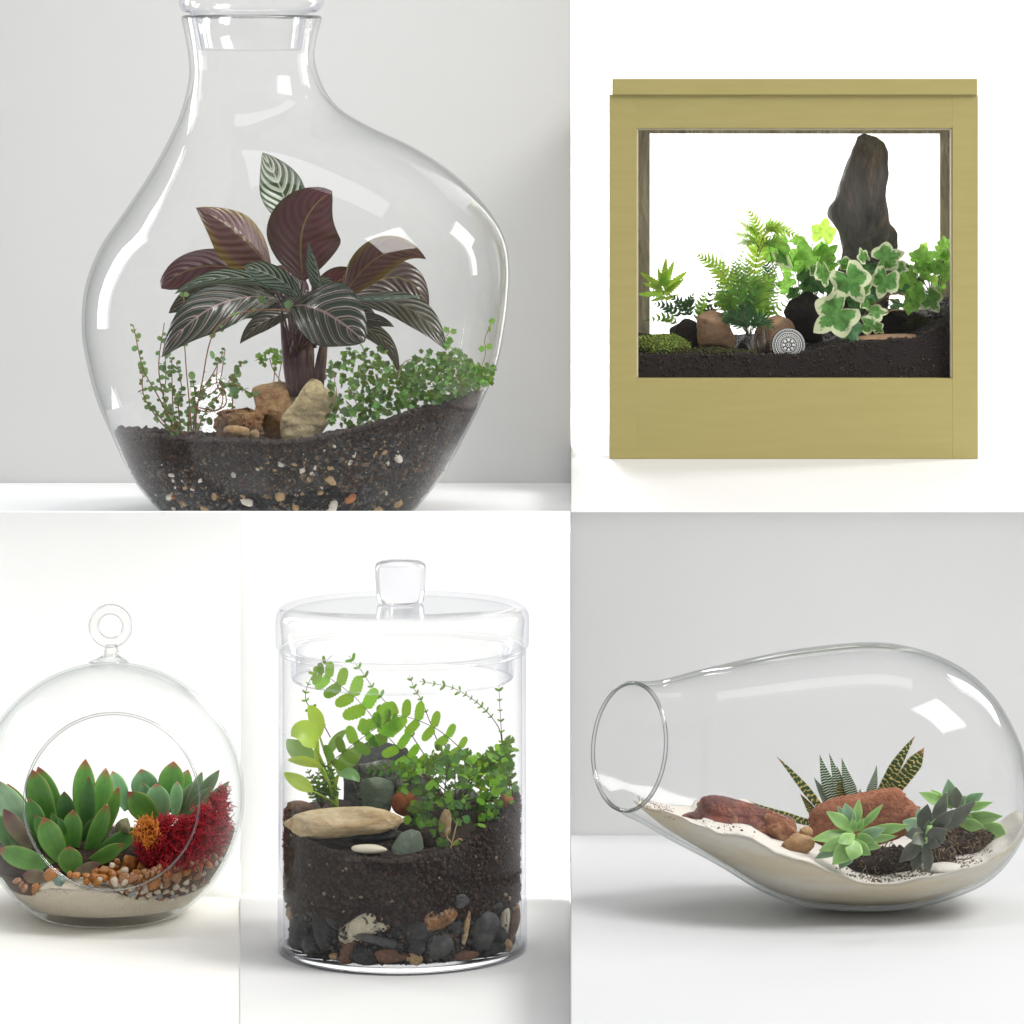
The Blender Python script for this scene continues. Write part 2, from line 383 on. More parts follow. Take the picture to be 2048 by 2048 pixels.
def m_glass(name, edge=(0.28, 0.31, 0.31), k0=0.9, gl=1.0, base=0.014, pw=6.0, film=0.0):
    """thin clear glass: light passes straight through, darker where it is looked through edge-on, mirror-like by Fresnel"""
    t = NT(name); lw = t.n('ShaderNodeLayerWeight'); lw.inputs['Blend'].default_value = 0.5; f = lw.outputs['Facing']
    f5 = t.math('POWER', f, 5.0); F = t.math('MULTIPLY', t.math('ADD', base, t.math('MULTIPLY', f5, 0.75)), gl, clamp=True)
    e = t.math('MULTIPLY', t.math('POWER', f, pw), k0)
    col = t.mix(e, (0.997, 0.998, 0.998), edge)
    tr = t.n('ShaderNodeBsdfTransparent'); t.l(col, tr.inputs[0])
    g = t.n('ShaderNodeBsdfGlossy'); g.inputs['Roughness'].default_value = 0.015; g.inputs[0].default_value = (1, 1, 1, 1)
    mx = t.n('ShaderNodeMixShader'); t.l(F, mx.inputs[0]); t.l(tr.outputs[0], mx.inputs[1]); t.l(g.outputs[0], mx.inputs[2])
    if not film: return t.done(mx.outputs[0])
    # faint dusty film and smears on the glass
    nz = t.math('MULTIPLY', t.noise(16, 5, 0.65, t.scaled(1, 1, 0.45), dist=0.8), t.noise(120, 3, 0.6)); d = t.n('ShaderNodeBsdfTranslucent'); d.inputs[0].default_value = (0.9, 0.9, 0.9, 1)
    m2 = t.n('ShaderNodeMixShader'); t.l(t.map(nz, 0.22, 0.42, 0.0, film), m2.inputs[0]); t.l(mx.outputs[0], m2.inputs[1]); t.l(d.outputs[0], m2.inputs[2])
    return t.done(m2.outputs[0])
def m_solid_glass(name, col=(0.97, 0.98, 1.0)):
    t = NT(name)
    return t.done(t.pbr(col, 0.01, None, Transmission_Weight=1.0, IOR=1.46))
M = {}
def m_paper(name, col, trans):
    t = NT(name); p = t.pbr(col, 0.9); tr = t.n('ShaderNodeBsdfTranslucent'); tr.inputs[0].default_value = col + (1,)
    mx = t.n('ShaderNodeMixShader'); mx.inputs[0].default_value = trans; t.l(p, mx.inputs[1]); t.l(tr.outputs[0], mx.inputs[2]); return t.done(mx.outputs[0])
M['grey_wall'] = m_paper('grey_paper_backdrop', (0.62, 0.62, 0.615), 0.35)
M['grey_wall2'] = m_paper('pale_grey_paper_backdrop', (0.66, 0.66, 0.66), 0.3)
M['white_thin'] = m_paper('thin_white_translucent_backdrop', (0.97, 0.97, 0.965), 0.58)
M['white_soft'] = m_paper('soft_white_translucent_backdrop', (0.88, 0.88, 0.875), 0.4)
M['white_lit'] = m_paper('white_translucent_backdrop', (0.96, 0.96, 0.955), 0.4)
M['white_wall'] = m_plain('white_paper_backdrop', (0.96, 0.96, 0.96), 0.9, 0.0, 3)
M['white_top'] = m_plain('white_table_paint', (0.80, 0.805, 0.81), 0.55, 0.01, 12)
M['warm_top'] = m_plain('warm_white_table_paint', (0.57, 0.562, 0.545), 0.6, 0.015, 14)
M['cream_top'] = m_plain('cream_table_paint', (0.86, 0.85, 0.80), 0.7, 0.01, 8)
M['low_top'] = m_plain('matt_white_table_paint', (0.56, 0.568, 0.572), 0.6, 0.01, 12)
M['grey_top'] = m_plain('pale_grey_sheet_paint', (0.70, 0.70, 0.69), 0.6, 0.01, 12)
M['glass'] = m_glass('clear_glass', film=0.02)
M['glass_inner'] = m_glass('clear_glass_inner_face', edge=(0.5, 0.53, 0.53), k0=0.6, gl=0.3)
M['glass_faint'] = m_glass('very_clear_glass', edge=(0.66, 0.68, 0.68), k0=0.5, gl=0.7)
M['glass_jar'] = m_glass('jar_glass', edge=(0.50, 0.50, 0.62), k0=0.8, gl=0.9, pw=5, film=0.03)
M['glass_lid'] = m_glass('lid_glass', edge=(0.50, 0.50, 0.62), k0=0.7, gl=0.9, base=0.03, pw=4)
M['glass_rim'] = m_glass('green_edged_glass_rim', edge=(0.13, 0.16, 0.145), k0=1.0, base=0.12, pw=0.8)
M['pane'] = m_glass('flat_pane_glass', k0=0.2, gl=0.35)
M['solid_glass'] = m_solid_glass('solid_clear_glass')
# ---------------------------------------------------------------- the stage: tables and paper backdrops (camera stands at the origin, looks along +Y)
def X(px, D): return (px - VX) * D / FPX
def Z(py, D): return (VY - py) * D / FPX
def sbox(name, x0, x1, y0, y1, z0, z1, mat, label=None, cat=None, bev=0.0008):
    V, F = box_vf(x0, x1, y0, y1, z0, z1, bev)
    o = solid(name, V, F, mat, smooth=False); o["kind"] = "structure"
    return o
ZA = -0.417                      # table under the big bottle
ZB = Z(918, 4.0)                 # table under the olive box
ZC = -0.707                      # table under the globe and the jar
ZE = -0.651                      # table under the lying vase
DA, DB, DC, DD, DE = 3.85, 4.0, 3.39, 3.25, 3.14
sbox('table_top', -0.66, 0.0, 3.765, 4.140, ZA - 0.010, ZA, M['white_top'])
sbox('backdrop', -0.64, 0.0, 4.144, 4.156, ZA - 0.05, 0.5, M['grey_wall'])
sbox('table_top', 0.0, 0.6, 3.49, 4.625, ZB - 0.006, ZB, M['warm_top'])
sbox('backdrop', 0.0, 0.57, 4.630, 4.638, ZB - 0.05, 0.6, M['white_lit'])
sbox('table_top', -1.1, -0.0005, 2.75, 3.615, ZC - 0.03, ZC, M['cream_top'])
sbox('backdrop', -1.1, -0.288, 3.62, 3.628, ZC - 0.05, Z(1023.6, 3.62), M['white_soft'])
sbox('backdrop', X(480.5, 3.45), -0.0008, 3.45, 3.457, ZC + 0.004, Z(1023.6, 3.45), M['white_thin'])
# pale grey sheet under the jar, its left edge cut on the slant
s = [(X(480.5, 3.449), 3.449), (-0.001, 3.449), (-0.001, 2.78), (X(480.5, 2.78), 2.78)]
V = [(x, y, ZC) for x, y in s] + [(x, y, ZC + 0.0015) for x, y in s]
o = solid('table_sheet', V, [(3, 2, 1, 0), (4, 5, 6, 7), (0, 1, 5, 4), (1, 2, 6, 5), (2, 3, 7, 6), (3, 0, 4, 7)], M['grey_top'], smooth=False); o['kind'] = 'structure'
ZD = ZC + 0.0015
sbox('table_top', 0.0, 1.1, 2.55, 3.448, ZE - 0.012, ZE, M['low_top'])
sbox('backdrop', 0.0, 1.1, 3.45, 3.457, ZE - 0.05, Z(1023.6, 3.45), M['grey_wall2'])
sbox('light_baffle', 0.0005, 0.0028, 3.50, 4.62, -0.75, ZB - 0.0068, M['grey_wall2'], bev=0)  # unseen baffle, added to keep the vase paper's lamp out of the bottle's glass
# ---------------------------------------------------------------- revolved vessels
def shell_vf(rings, nseg=96, close_bottom=False, close_top=False):
    """rings: list of (centre Vector, radius) or (centre, radius, radial dirs u, v)"""
    V = []; F = []
    for r in rings:
        c, rad = r[0], r[1]; u = r[2] if len(r) > 2 else Vector((1, 0, 0)); v = r[3] if len(r) > 3 else Vector((0, 1, 0))
        for k in range(nseg):
            a = 2 * PI * k / nseg; V.append(c + u * (rad * math.cos(a)) + v * (rad * math.sin(a)))
    m = len(rings)
    for i in range(m - 1):
        for k in range(nseg):
            a = i * nseg + k; b = i * nseg + (k + 1) % nseg; F.append((a, b, b + nseg, a + nseg))
    if close_bottom: F.append(tuple(range(nseg - 1, -1, -1)))
    if close_top: F.append(tuple(range((m - 1) * nseg, m * nseg)))
    return V, F
def fill_vf(zb, sect, h, cen, nth=128, nr=16, nl=14, inset=0.0015, amp=0.0012, seed=0, zmax=9):
    """the body of soil or sand inside a vessel: flat bottom at zb, wall against the glass, free surface h(x,y)"""
    V = []; F = []; th = []
    for k in range(nth):
        a = 2 * PI * k / nth; ca, sa = math.cos(a), math.sin(a); z = h(*cen)
        for _ in range(24):
            cx, r = sect(z); z = 0.5 * z + 0.5 * h(cx + (r - inset) * ca, cen[1] + (r - inset) * sa)
        th.append((ca, sa, z))
    for l in range(nl + 1):
        for ca, sa, z in th:
            zz = zb + (z - zb) * l / nl; cx, r = sect(zz); r -= inset
            V.append(Vector((cx + r * ca, cen[1] + r * sa, zz)))
    o = Vector((seed * 5.1, 0, 0))
    for i in range(1, nr):
        f = 1 - i / nr
        for ca, sa, z in th:
            cx, r = sect(z); r -= inset; x = lerp(cen[0], cx + r * ca, f); y = lerp(cen[1], cen[1] + r * sa, f)
            V.append(Vector((x, y, h(x, y) + amp * 2 * noise.noise(Vector((x, y, 0)) * 130 + o) + amp * 2 * noise.noise(Vector((x, y, 0)) * 45 + o))))
    V.append(Vector((cen[0], cen[1], h(*cen))))
    rows = nl + nr
    for i in range(rows - 1):
        for k in range(nth):
            a = i * nth + k; b = i * nth + (k + 1) % nth; F.append((a, b, b + nth, a + nth))
    for k in range(nth): F.append(((rows - 1) * nth + k, (rows - 1) * nth + (k + 1) % nth, len(V) - 1))
    F.append(tuple(range(nth - 1, -1, -1)))
    return V, F
# ================================================================ A: the big bottle
Lp = [(363, 36), (372, 80), (378, 120), (377, 165), (357, 238), (309, 333), (250, 423), (202, 494), (173, 571), (166, 649), (174, 714), (196, 798), (229, 875), (262, 946), (298, 994), (330, 1026), (352, 1044)]
Rp = [(644, 36), (633, 77), (629, 119), (646, 173), (679, 217), (738, 253), (833, 298), (911, 351), (970, 411), (1006, 470), (1018, 530), (1016, 595), (1007, 667), (994, 732), (970, 792), (935, 863), (893, 940), (857, 988), (830, 1020), (806, 1044)]
ly, lx = smooth_interp([p[1] for p in Lp], [p[0] for p in Lp]); ry, rx = smooth_interp([p[1] for p in Rp], [p[0] for p in Rp])
def sectA_px(py): return np.interp(py, ly, lx), np.interp(py, ry, rx)
def sectA(z, off=0.0):
    py = VY - z * FPX / DA; a, b = sectA_px(py); f = DA / FPX
    return ((a + b) / 2 - VX) * f, (b - a) / 2 * f - off
bottle = thing('glass_bottle', 'large clear glass bottle with a slumped shoulder holding dark striped leaves', 'bottle', (sectA(ZA)[0], DA, ZA))
zA_top = Z(36, DA); zs = list(np.linspace(ZA + 0.004, zA_top, 110))
rings = [(Vector((sectA(z)[0], DA, z)), sectA(z)[1]) for z in zs]
cxb, rb = sectA(zs[0]); rings = [(Vector((cxb, DA, ZA + 0.0005)), rb - 0.012), (Vector((cxb, DA, ZA + 0.0012)), rb - 0.004)] + rings
V, F = shell_vf(rings, 128, close_bottom=True); o = solid('outer_wall', V, F, M['glass'], bottle)
rings = [(Vector((sectA(z)[0], DA, z)), sectA(z, 0.0030 if z < Z(190, DA) else 0.0048)[1]) for z in zs[3:]]
V, F = shell_vf(rings, 128, close_bottom=True); solid('inner_wall', V, F, M['glass_inner'], bottle)
cxt, rt = sectA(zA_top)
V, F = shell_vf([(Vector((cxt, DA, zA_top)), rt), (Vector((cxt, DA, zA_top + 0.0022)), rt - 0.0012), (Vector((cxt, DA, zA_top + 0.0022)), rt - 0.0036), (Vector((cxt, DA, zA_top)), rt - 0.0048)], 128)
solid('mouth_rim', V, F, M['glass_rim'], bottle)
def R3(c0, L, Rr, py, D): return (Vector((X((L + Rr) / 2, D), D, Z(py, D))), (Rr - L) / 2 * D / FPX)
rings = [R3(0, a, b, y, DA) for y, a, b in ((101, 410, 590), (100, 399, 600), (96, 396, 603), (60, 389, 608), (34, 384, 613), (26, 380, 616), (24, 366, 634), (16, 361, 643), (6, 358, 648), (-10, 362, 645), (-30, 372, 632), (-50, 400, 600), (-58, 450, 550))]
V, F = shell_vf(rings, 96, close_bottom=True, close_top=True); st = solid('stopper', V, F, M['glass_lid'], bottle)
rings = [(c, r - 0.003) for c, r in rings[2:9]]
V, F = shell_vf(rings, 96); solid('stopper_inner_wall', V, F, M['glass_lid'], st)
# --- soil
hl = line([(170, 862), (230, 862), (300, 868), (360, 874), (480, 880), (600, 882), (680, 870), (760, 850), (850, 820), (930, 796), (975, 775), (1010, 765)])
def hA(x, y):
    px = VX + x * FPX / DA
    return Z(hl(px), DA) - 0.014 * (y - DA) / 0.2 + 0.0015 * noise.noise(Vector((x, y, 0)) * 60)
cenA = (sectA(Z(870, DA))[0], DA)
M['soilA'] = m_soil('dark_brown_soil', (0.006, 0.003, 0.002), (0.034, 0.015, 0.009), (0.14, 0.08, 0.055), 520)
M['chips'] = m_col('stone_chips', 0.7)
V, F = fill_vf(ZA + 0.0045, lambda z: sectA(z, 0.0036), hA, cenA, amp=0.0030)
soil = tag(solid('soil', V, F, M['soilA']), 'dark brown potting soil with gravel below it, sloping up to the right in the big bottle', 'soil', kind='stuff')
rg = np.random.RandomState(3)
# crumbs on the surface and against the glass
pts = []; sz = []; cols = []
for i in range(9000):
    a = rg.rand() * 2 * PI; f = math.sqrt(rg.rand()); z0 = hA(*cenA); cx, r = sectA(z0, 0.004)
    x = cx + r * f * math.cos(a) * 1.05; y = DA + r * f * math.sin(a) * 1.0; z = hA(x, y); c2, r2 = sectA(z, 0.005)
    if (x - c2) ** 2 + (y - DA) ** 2 > r2 * r2: continue
    pts.append((x, y, z)); sz.append(0.0008 + 0.0026 * rg.rand() ** 3); k = 0.5 + rg.rand(); cols.append((0.030 * k, 0.015 * k, 0.010 * k))
V, F, c = chunks(pts, sz, cols, 1); me = make_mesh('soil_crumbs', V, F, M['chips'], col=c, smooth=False); o = link('soil_crumbs', me, soil, Matrix()); o['kind'] = 'stuff'
pts = []; sz = []; cols = []
pal = [(0.005, 0.005, 0.006), (0.009, 0.009, 0.010), (0.015, 0.015, 0.017), (0.032, 0.033, 0.036), (0.09, 0.085, 0.08), (0.17, 0.11, 0.06)]
for i in range(12000):
    a = PI + rg.rand() * PI; zf = rg.rand()
    x0 = sectA(Z(950, DA))[0]; z = ZA + 0.006 + zf * 0.10; sg = 0.0014 + 0.0036 * rg.rand() ** 1.6; cx, r = sectA(z, 0.0040 + 0.8 * sg); x = cx + r * math.cos(a); y = DA + r * math.sin(a)
    px = VX + x * FPX / y; py = VY - z * FPX / y
    lim = 925 - 0.11 * (px - 300) + 22 * noise.noise(Vector((px * 0.012, 0, 5)))
    if px > 620: lim -= 12
    grav = py > lim
    if z > hA(x, y) - 0.003: continue
    if grav:
        pts.append((x, y, z)); sz.append(sg); cols.append(np.array(pal[min(5, int(rg.rand() ** 1.7 * 6.1))]) * (0.7 + 0.6 * rg.rand()))
    elif rg.rand() < 0.5:
        pts.append((x, y, z)); sz.append(0.0006 + 0.0012 * rg.rand() ** 2); k = 0.4 + 1.2 * rg.rand(); cols.append((0.045 * k, 0.019 * k, 0.011 * k))
for i in range(9000):       # crumbs of the soil band higher up
    a = PI + rg.rand() * PI; z = Z(760 + 190 * rg.rand(), DA); cx, r = sectA(z, 0.0044); x = cx + r * math.cos(a); y = DA + r * math.sin(a)
    if z > hA(x, y) - 0.001: continue
    pts.append((x, y, z)); sz.append(0.0006 + 0.0013 * rg.rand() ** 2); k = 0.4 + 1.4 * rg.rand(); cols.append((0.050 * k, 0.021 * k, 0.012 * k))
V, F, c = chunks(pts, sz, cols, 2, 0.8); me = make_mesh('gravel', V, F, M['chips'], col=c, smooth=False)
tag(link('gravel', me, None, Matrix()), 'charcoal black gravel lying under the soil in the big bottle', 'gravel', kind='stuff')
# pale chips one can pick out
PEB = [None] * 6
for i in range(6):
    V, F = rock_v(2, 20 + i, amp=0.35, planes=3, fine=0.02, cut=0.85); PEB[i] = (V, F)
def pebble_mesh(i, mat, nm): return make_mesh(nm, PEB[i][0], PEB[i][1], mat)
M['chip_white'] = m_rock('pale_stone_chip', (0.55, 0.50, 0.42), (0.75, 0.70, 0.62), scale=1.6, fine=9, bd=0.0006)
M['chip_tan'] = m_rock('tan_stone_chip', (0.33, 0.21, 0.10), (0.50, 0.36, 0.20), scale=1.6, fine=9, bd=0.0006)
M['chip_red'] = m_rock('rust_stone_chip', (0.32, 0.12, 0.05), (0.45, 0.20, 0.09), scale=1.6, fine=9, bd=0.0006)
chipm = [[pebble_mesh(i, M[k], 'pebble') for i in range(6)] for k in ('chip_white', 'chip_tan', 'chip_red')]
def pebble(me, loc, s, q, label, cat, group):
    Mx = Matrix.Translation(loc) @ Matrix.Rotation(q[0], 4, Vector((q[1], q[2], q[3])).normalized()) @ Matrix.Diagonal((s[0], s[1], s[2], 1))
    return tag(link('pebble', me, None, Mx), label, cat, group)
n = 0; big = [(560, 928, 7, 0), (605, 940, 7, 0), (700, 925, 6, 0), (768, 905, 6, 1), (795, 915, 11, 0), (660, 935, 7, 1), (775, 925, 6, 0), (630, 935, 5, 0), (345, 950, 7, 0), (402, 960, 7, 0), (468, 948, 7, 0), (515, 938, 5, 0), (660, 960, 12, 1), (700, 995, 13, 2), (790, 1005, 13, 1), (820, 990, 8, 1), (560, 990, 13, 1), (430, 990, 9, 1), (340, 993, 8, 0), (495, 1003, 12, 0), (665, 1012, 14, 0), (750, 1020, 16, 1), (410, 1018, 9, 1), (770, 985, 6, 0), (640, 985, 8, 1), (372, 975, 6, 1), (830, 940, 6, 1), (590, 1012, 9, 1)]
while len(big) < 150:
    px = 300 + 560 * R.random(); py = 925 - 0.1 * (px - 300) + 100 * R.random() ** 0.7
    big.append((px, py, 1.8 + 3.6 * R.random() ** 3, R.choice((0, 0, 1, 1, 1, 2))))
for px, py, s, k in big:
    z = Z(py, DA - 0.12)
    for _ in range(6):
        cx, r = sectA(z, 0.0045); x = X(px, DA - 0.12); dx = x - cx
        if abs(dx) > r * 0.97: break
        y = DA - math.sqrt(r * r - dx * dx); z = Z(py, y); x = X(px, y)
    dx = x - sectA(z, 0.0045)[0]
    if abs(dx) > r * 0.95 or z < ZA + 0.006 or z > hA(x, y) - 0.004: continue
    s *= y / FPX
    pebble(chipm[k][R.randrange(6)], (x, y + 0.0004, z), (s * 1.25, s * 0.7, s * 0.8), (R.random() * 6, 0.3 * R.gauss(0, 1), 1, 0.3 * R.gauss(0, 1)),
           ('white stone chip', 'tan stone chip', 'rust coloured stone chip')[k] + ' among the charcoal gravel of the big bottle', 'pebble', ('white', 'tan', 'rust coloured')[k] + ' chips in the gravel of the big bottle')
pts = []; sz = []; cols = []      # loose clods and crumbs heaped on the soil
for i in range(2600):
    a = rg.rand() * 2 * PI; f = math.sqrt(rg.rand()) if i > 900 else 1.0; z0 = hA(*cenA); cx, r = sectA(z0, 0.006); x = cx + r * f * math.cos(a) * 1.04; y = DA + r * f * math.sin(a); z = hA(x, y); c2, r2 = sectA(z, 0.0075)
    q = math.hypot(x - c2, y - DA)
    if q > r2: x = c2 + (x - c2) * r2 / q; y = DA + (y - DA) * r2 / q
    s3 = 0.0010 + 0.0032 * rg.rand() ** 2.5; pts.append((x, y, hA(x, y) + 0.4 * s3)); sz.append(s3); k = 0.4 + rg.rand(); cols.append((0.038 * k, 0.017 * k, 0.010 * k))
V, F, c = chunks(pts, sz, cols, 14); o = link('soil_clods', make_mesh('soil_clods', V, F, M['chips'], col=c, smooth=False), soil, Matrix()); o['kind'] = 'stuff'
# --- rocks
M['rockA1'] = m_rock('pale_tan_slab', (0.80, 0.66, 0.38), (0.60, 0.47, 0.25), (0.40, 0.28, 0.14), 28, bump=0.6)
M['rockA2'] = m_rock('rusty_brown_rock', (0.70, 0.48, 0.24), (0.50, 0.26, 0.11), (0.24, 0.08, 0.03), 34, bump=0.9)
M['rockA3'] = m_rock('crumbly_orange_rock', (0.50, 0.30, 0.15), (0.32, 0.15, 0.07), (0.07, 0.03, 0.015), 60, bump=1.0, fine=200)
def outline_rock(name, left, right, D, depth, mat, seed=1, amp=0.05, sq=0.75, parent=None, rows=54, nseg=44, fs=60, fine=0.02, planes=9, smooth=True, ramp=5.5):
    """rock whose silhouette follows left/right edges given as (py,px) lists; depth = half thickness in pixels"""
    y0 = max(left[0][0], right[0][0]); y1 = min(left[-1][0], right[-1][0]); V = []; F = []; o = Vector((seed * 2.3, seed, 0))
    s = D / FPX; base = Z(y1, D)
    for i in range(rows + 1):
        t = i / rows; te = 0.5 - 0.5 * math.cos(PI * t) if t < 0.5 else t
        py = lerp(y0, y1, te); a = np.interp(py, [p[0] for p in left], [p[1] for p in left]); b = np.interp(py, [p[0] for p in right], [p[1] for p in right])
        cx = (a + b) / 2; hw = max(0.3, (b - a) / 2) * min(1.0, 0.08 + math.sqrt(te * ramp)); dp = depth * min(1, (math.sin(min(1, te * 3.2 + 0.02) * PI / 2)) * (0.6 + 0.4 * hw / 60))
        for k in range(nseg):
            an = 2 * PI * k / nseg; c, q = math.cos(an), math.sin(an)
            c = math.copysign(abs(c) ** sq, c); q = math.copysign(abs(q) ** sq, q)
            p = Vector(((cx + hw * c - VX) * s, D + dp * q * s, (VY - py) * s)); nn = noise.noise(p * fs + o) * amp * depth * s * 2 + noise.noise(p * fs * 3 + o) * fine * depth * s * 2
            nn += noise.noise(p * fs * 7 + o) * fine * depth * s
            V.append(p + Vector((c * nn * 0.7, q * nn * 1.6, 0)))
    rr = random.Random(seed * 7 + 1); cz = (VY - (y0 + y1) / 2) * s; zr = (y1 - y0) / 2 * s; cx0 = sum(v.x for v in V) / len(V); xr = max(abs(v.x - cx0) for v in V)
    for _ in range(planes):
        an = rr.uniform(-0.8, 0.8); n = Vector((math.sin(an), -math.cos(an), rr.uniform(-0.6, 0.6))).normalized(); c0 = Vector((cx0 + rr.uniform(-0.4, 0.4) * xr, D, cz + rr.uniform(-0.8, 0.8) * zr)); d0 = depth * s * rr.uniform(0.55, 0.9)
        for i, v in enumerate(V):
            q = (v - c0).dot(n) - d0
            if q > 0: V[i] = v - n * (q * 0.75)
    for i in range(rows):
        for k in range(nseg):
            a = i * nseg + k; b = i * nseg + (k + 1) % nseg; F.append((a, b, b + nseg, a + nseg))
    F.append(tuple(range(nseg - 1, -1, -1))); F.append(tuple(range(rows * nseg, (rows + 1) * nseg)))
    return solid(name, V, F, mat, parent, smooth=smooth)
def sp(lst, ox, oy, k): return [(oy + k * y, ox + k * x) for x, y in lst]
kA = 0.4141
def qA(l): return sp(l, 220, 600, kA)
tag(outline_rock('slab_rock', qA([(965, 378), (945, 400), (910, 460), (880, 500), (830, 570), (822, 600), (825, 668), (840, 690)]),
    qA([(990, 378), (1015, 395), (1035, 430), (1095, 450), (1090, 490), (1055, 600), (1030, 640), (1000, 690)]), DA - 0.055, 26, M['rockA1'], 3, amp=0.10, sq=0.55, planes=0, fine=0.05, ramp=30),
    'pale tan slab of rock leaning upright in front of the striped plant', 'rock')
tag(outline_rock('brown_rock', qA([(760, 385), (700, 400), (692, 430), (705, 480), (690, 560), (680, 640), (690, 690)]),
    qA([(840, 378), (900, 395), (930, 430), (925, 470), (900, 520), (860, 600), (840, 690)]), DA - 0.02, 44, M['rockA2'], 5, amp=0.22, sq=0.8, fine=0.10, planes=10, fs=42),
    'rounded rusty brown rock directly behind the pale tan slab', 'rock')
tag(outline_rock('crumbly_rock', qA([(600, 520), (540, 535), (510, 570), (495, 610), (500, 680)]), qA([(660, 500), (715, 520), (740, 570), (735, 620), (720, 680)]), DA - 0.05, 34, M['rockA3'], 8, amp=0.35, fine=0.2, sq=0.85),
    'crumbly orange brown rock left of the brown rock, beside the wiry stems', 'rock')
tag(rock('small_rock', 220 + kA * 610, 600 + kA * 635, DA - 0.085, 27, 13, 14, M['rockA2'], 0.1, 4, 3), 'small low tan stone lying in front of the crumbly orange rock', 'rock')
tag(rock('small_rock', 220 + kA * 698, 600 + kA * 650, DA - 0.095, 11, 10, 9, M['chip_tan'], 0.3, 7, 3), 'tiny round tan stone between the crumbly rock and the pale slab', 'rock')
# --- the striped plant
M['cal_dark'] = m_calathea('dark_striped_leaf', (0.013, 0.024, 0.017), (0.42, 0.28, 0.26), (0.045, 0.013, 0.02), undl=(0.10, 0.03, 0.04), n_l=7.5, sw=0.075, amt=0.85)
M['cal_pale'] = m_calathea('green_white_striped_leaf', (0.035, 0.075, 0.035), (0.62, 0.66, 0.55), (0.06, 0.04, 0.02), n_l=8, sw=0.26, undl=(0.10, 0.08, 0.04))
M['cal_mid'] = m_calathea('mid_green_striped_leaf', (0.020, 0.045, 0.028), (0.42, 0.47, 0.40), (0.05, 0.03, 0.02), n_l=8, sw=0.11, undl=(0.10, 0.08, 0.04))
M['cal_maroon'] = m_calathea('maroon_underleaf', (0.03, 0.05, 0.03), (0.4, 0.3, 0.28), (0.060, 0.010, 0.020), undl=(0.12, 0.03, 0.045), rim=(0.05, 0.022, 0.018))
M['cal_olive'] = m_calathea('olive_underleaf', (0.03, 0.05, 0.03), (0.4, 0.3, 0.28), (0.075, 0.025, 0.03), undl=(0.13, 0.06, 0.06), rim=(0.15, 0.10, 0.015))
M['cal_brown'] = m_calathea('brown_underleaf', (0.05, 0.05, 0.035), (0.30, 0.24, 0.20), (0.045, 0.028, 0.026), undl=(0.11, 0.08, 0.07), n_l=8, sw=0.07, amt=0.5, rim=(0.07, 0.045, 0.03))
M['cal_stem'] = m_rock('purple_green_leaf_stalk', (0.10, 0.025, 0.035), (0.05, 0.016, 0.02), (0.20, 0.16, 0.07), 90, streak=(2.2, 2.2, 0.12), rough=0.35, bump=0.3, amt=0.45)
def qB(x, y, D): return P(300 + 0.3209 * x, 290 + 0.3209 * y, D)
cal = thing('prayer_plant', 'large dark leafed plant with pink striped and maroon leaves in the big bottle', 'plant', P(590, 765, 3.83))
def cleaf(pts, hw, mat, roll=0.0, back=False, fold=0.18, cup=0.0, a=0.45, twist=0.0, ruf=0.03, tip=0.9, stalk=True, rollt=None):
    cl = bez([qB(*p) for p in pts], 26); p0, p1 = cl[0], cl[-1]
    s = side_for(cl[6], cl[20], roll)
    if back: s = -s                      # shows its under side
    V, F, UV = blade_vf(cl, s, hw * 0.3209 * pts[0][2] / FPX, lambda t: max(0.02, prof_leaf(t, a, tip)) if t < 0.999 else 0.0, fold, cup, 12, twist, ruf, seed=len(V0L))
    V0L.append(1)
    o = solid('leaf', V, F, mat, cal, uv=UV)
    if stalk:
        cr = qB(915 + 12 * (len(V0L) % 7 - 3), 1330, 3.83)
        mid = cl[0].lerp(cr, 0.45); mid.x = lerp(cl[0].x, cr.x, 0.72)
        V, F = tube_vf(bez([cl[0] + (cl[0] - cl[1]) * -0.3, mid, cr], 10), [0.0011] * 6 + [0.0014, 0.0018, 0.0022, 0.0026, 0.003], 7)
        solid('leaf_stalk', V, F, M['cal_stem'], cal)
    return o
V0L = []
cleaf([(900, 520, 3.88), (860, 380, 3.90), (800, 210, 3.90), (700, 45, 3.88)], 140, M['cal_pale'], roll=0.15, fold=0.12, a=0.5, cup=0.1)
cleaf([(955, 850, 3.81), (930, 620, 3.80), (900, 440, 3.79), (1135, 285, 3.79)], 238, M['cal_maroon'], roll=-0.1, back=True, fold=0.1, cup=0.16, a=0.42, tip=0.7)
cleaf([(760, 780, 3.83), (640, 620, 3.81), (500, 480, 3.80), (285, 390, 3.80)], 175, M['cal_olive'], roll=0.45, back=True, fold=0.45, a=0.4, cup=0.0)
cleaf([(740, 780, 3.90), (620, 690, 3.91), (500, 600, 3.92), (380, 560, 3.93)], 150, M['cal_brown'], roll=0.2, back=True, fold=0.15, a=0.5)
cleaf([(760, 870, 3.84), (520, 720, 3.84), (240, 700, 3.84), (70, 895, 3.83)], 135, M['cal_maroon'], roll=0.35, back=True, fold=0.1, cup=0.15, a=0.55, tip=0.55)
cleaf([(840, 900, 3.80), (620, 800, 3.77), (360, 790, 3.75), (150, 930, 3.75)], 55, M['cal_mid'], roll=-0.5, fold=-0.15, a=0.5)
cleaf([(800, 920, 3.86), (560, 880, 3.86), (300, 900, 3.86), (115, 1050, 3.86)], 120, M['cal_dark'], roll=-0.4, fold=-0.1, a=0.5)
cleaf([(800, 960, 3.80), (560, 900, 3.74), (260, 1000, 3.72), (72, 1325, 3.72)], 150, M['cal_dark'], roll=0.25, fold=-0.12, cup=-0.12, a=0.5)
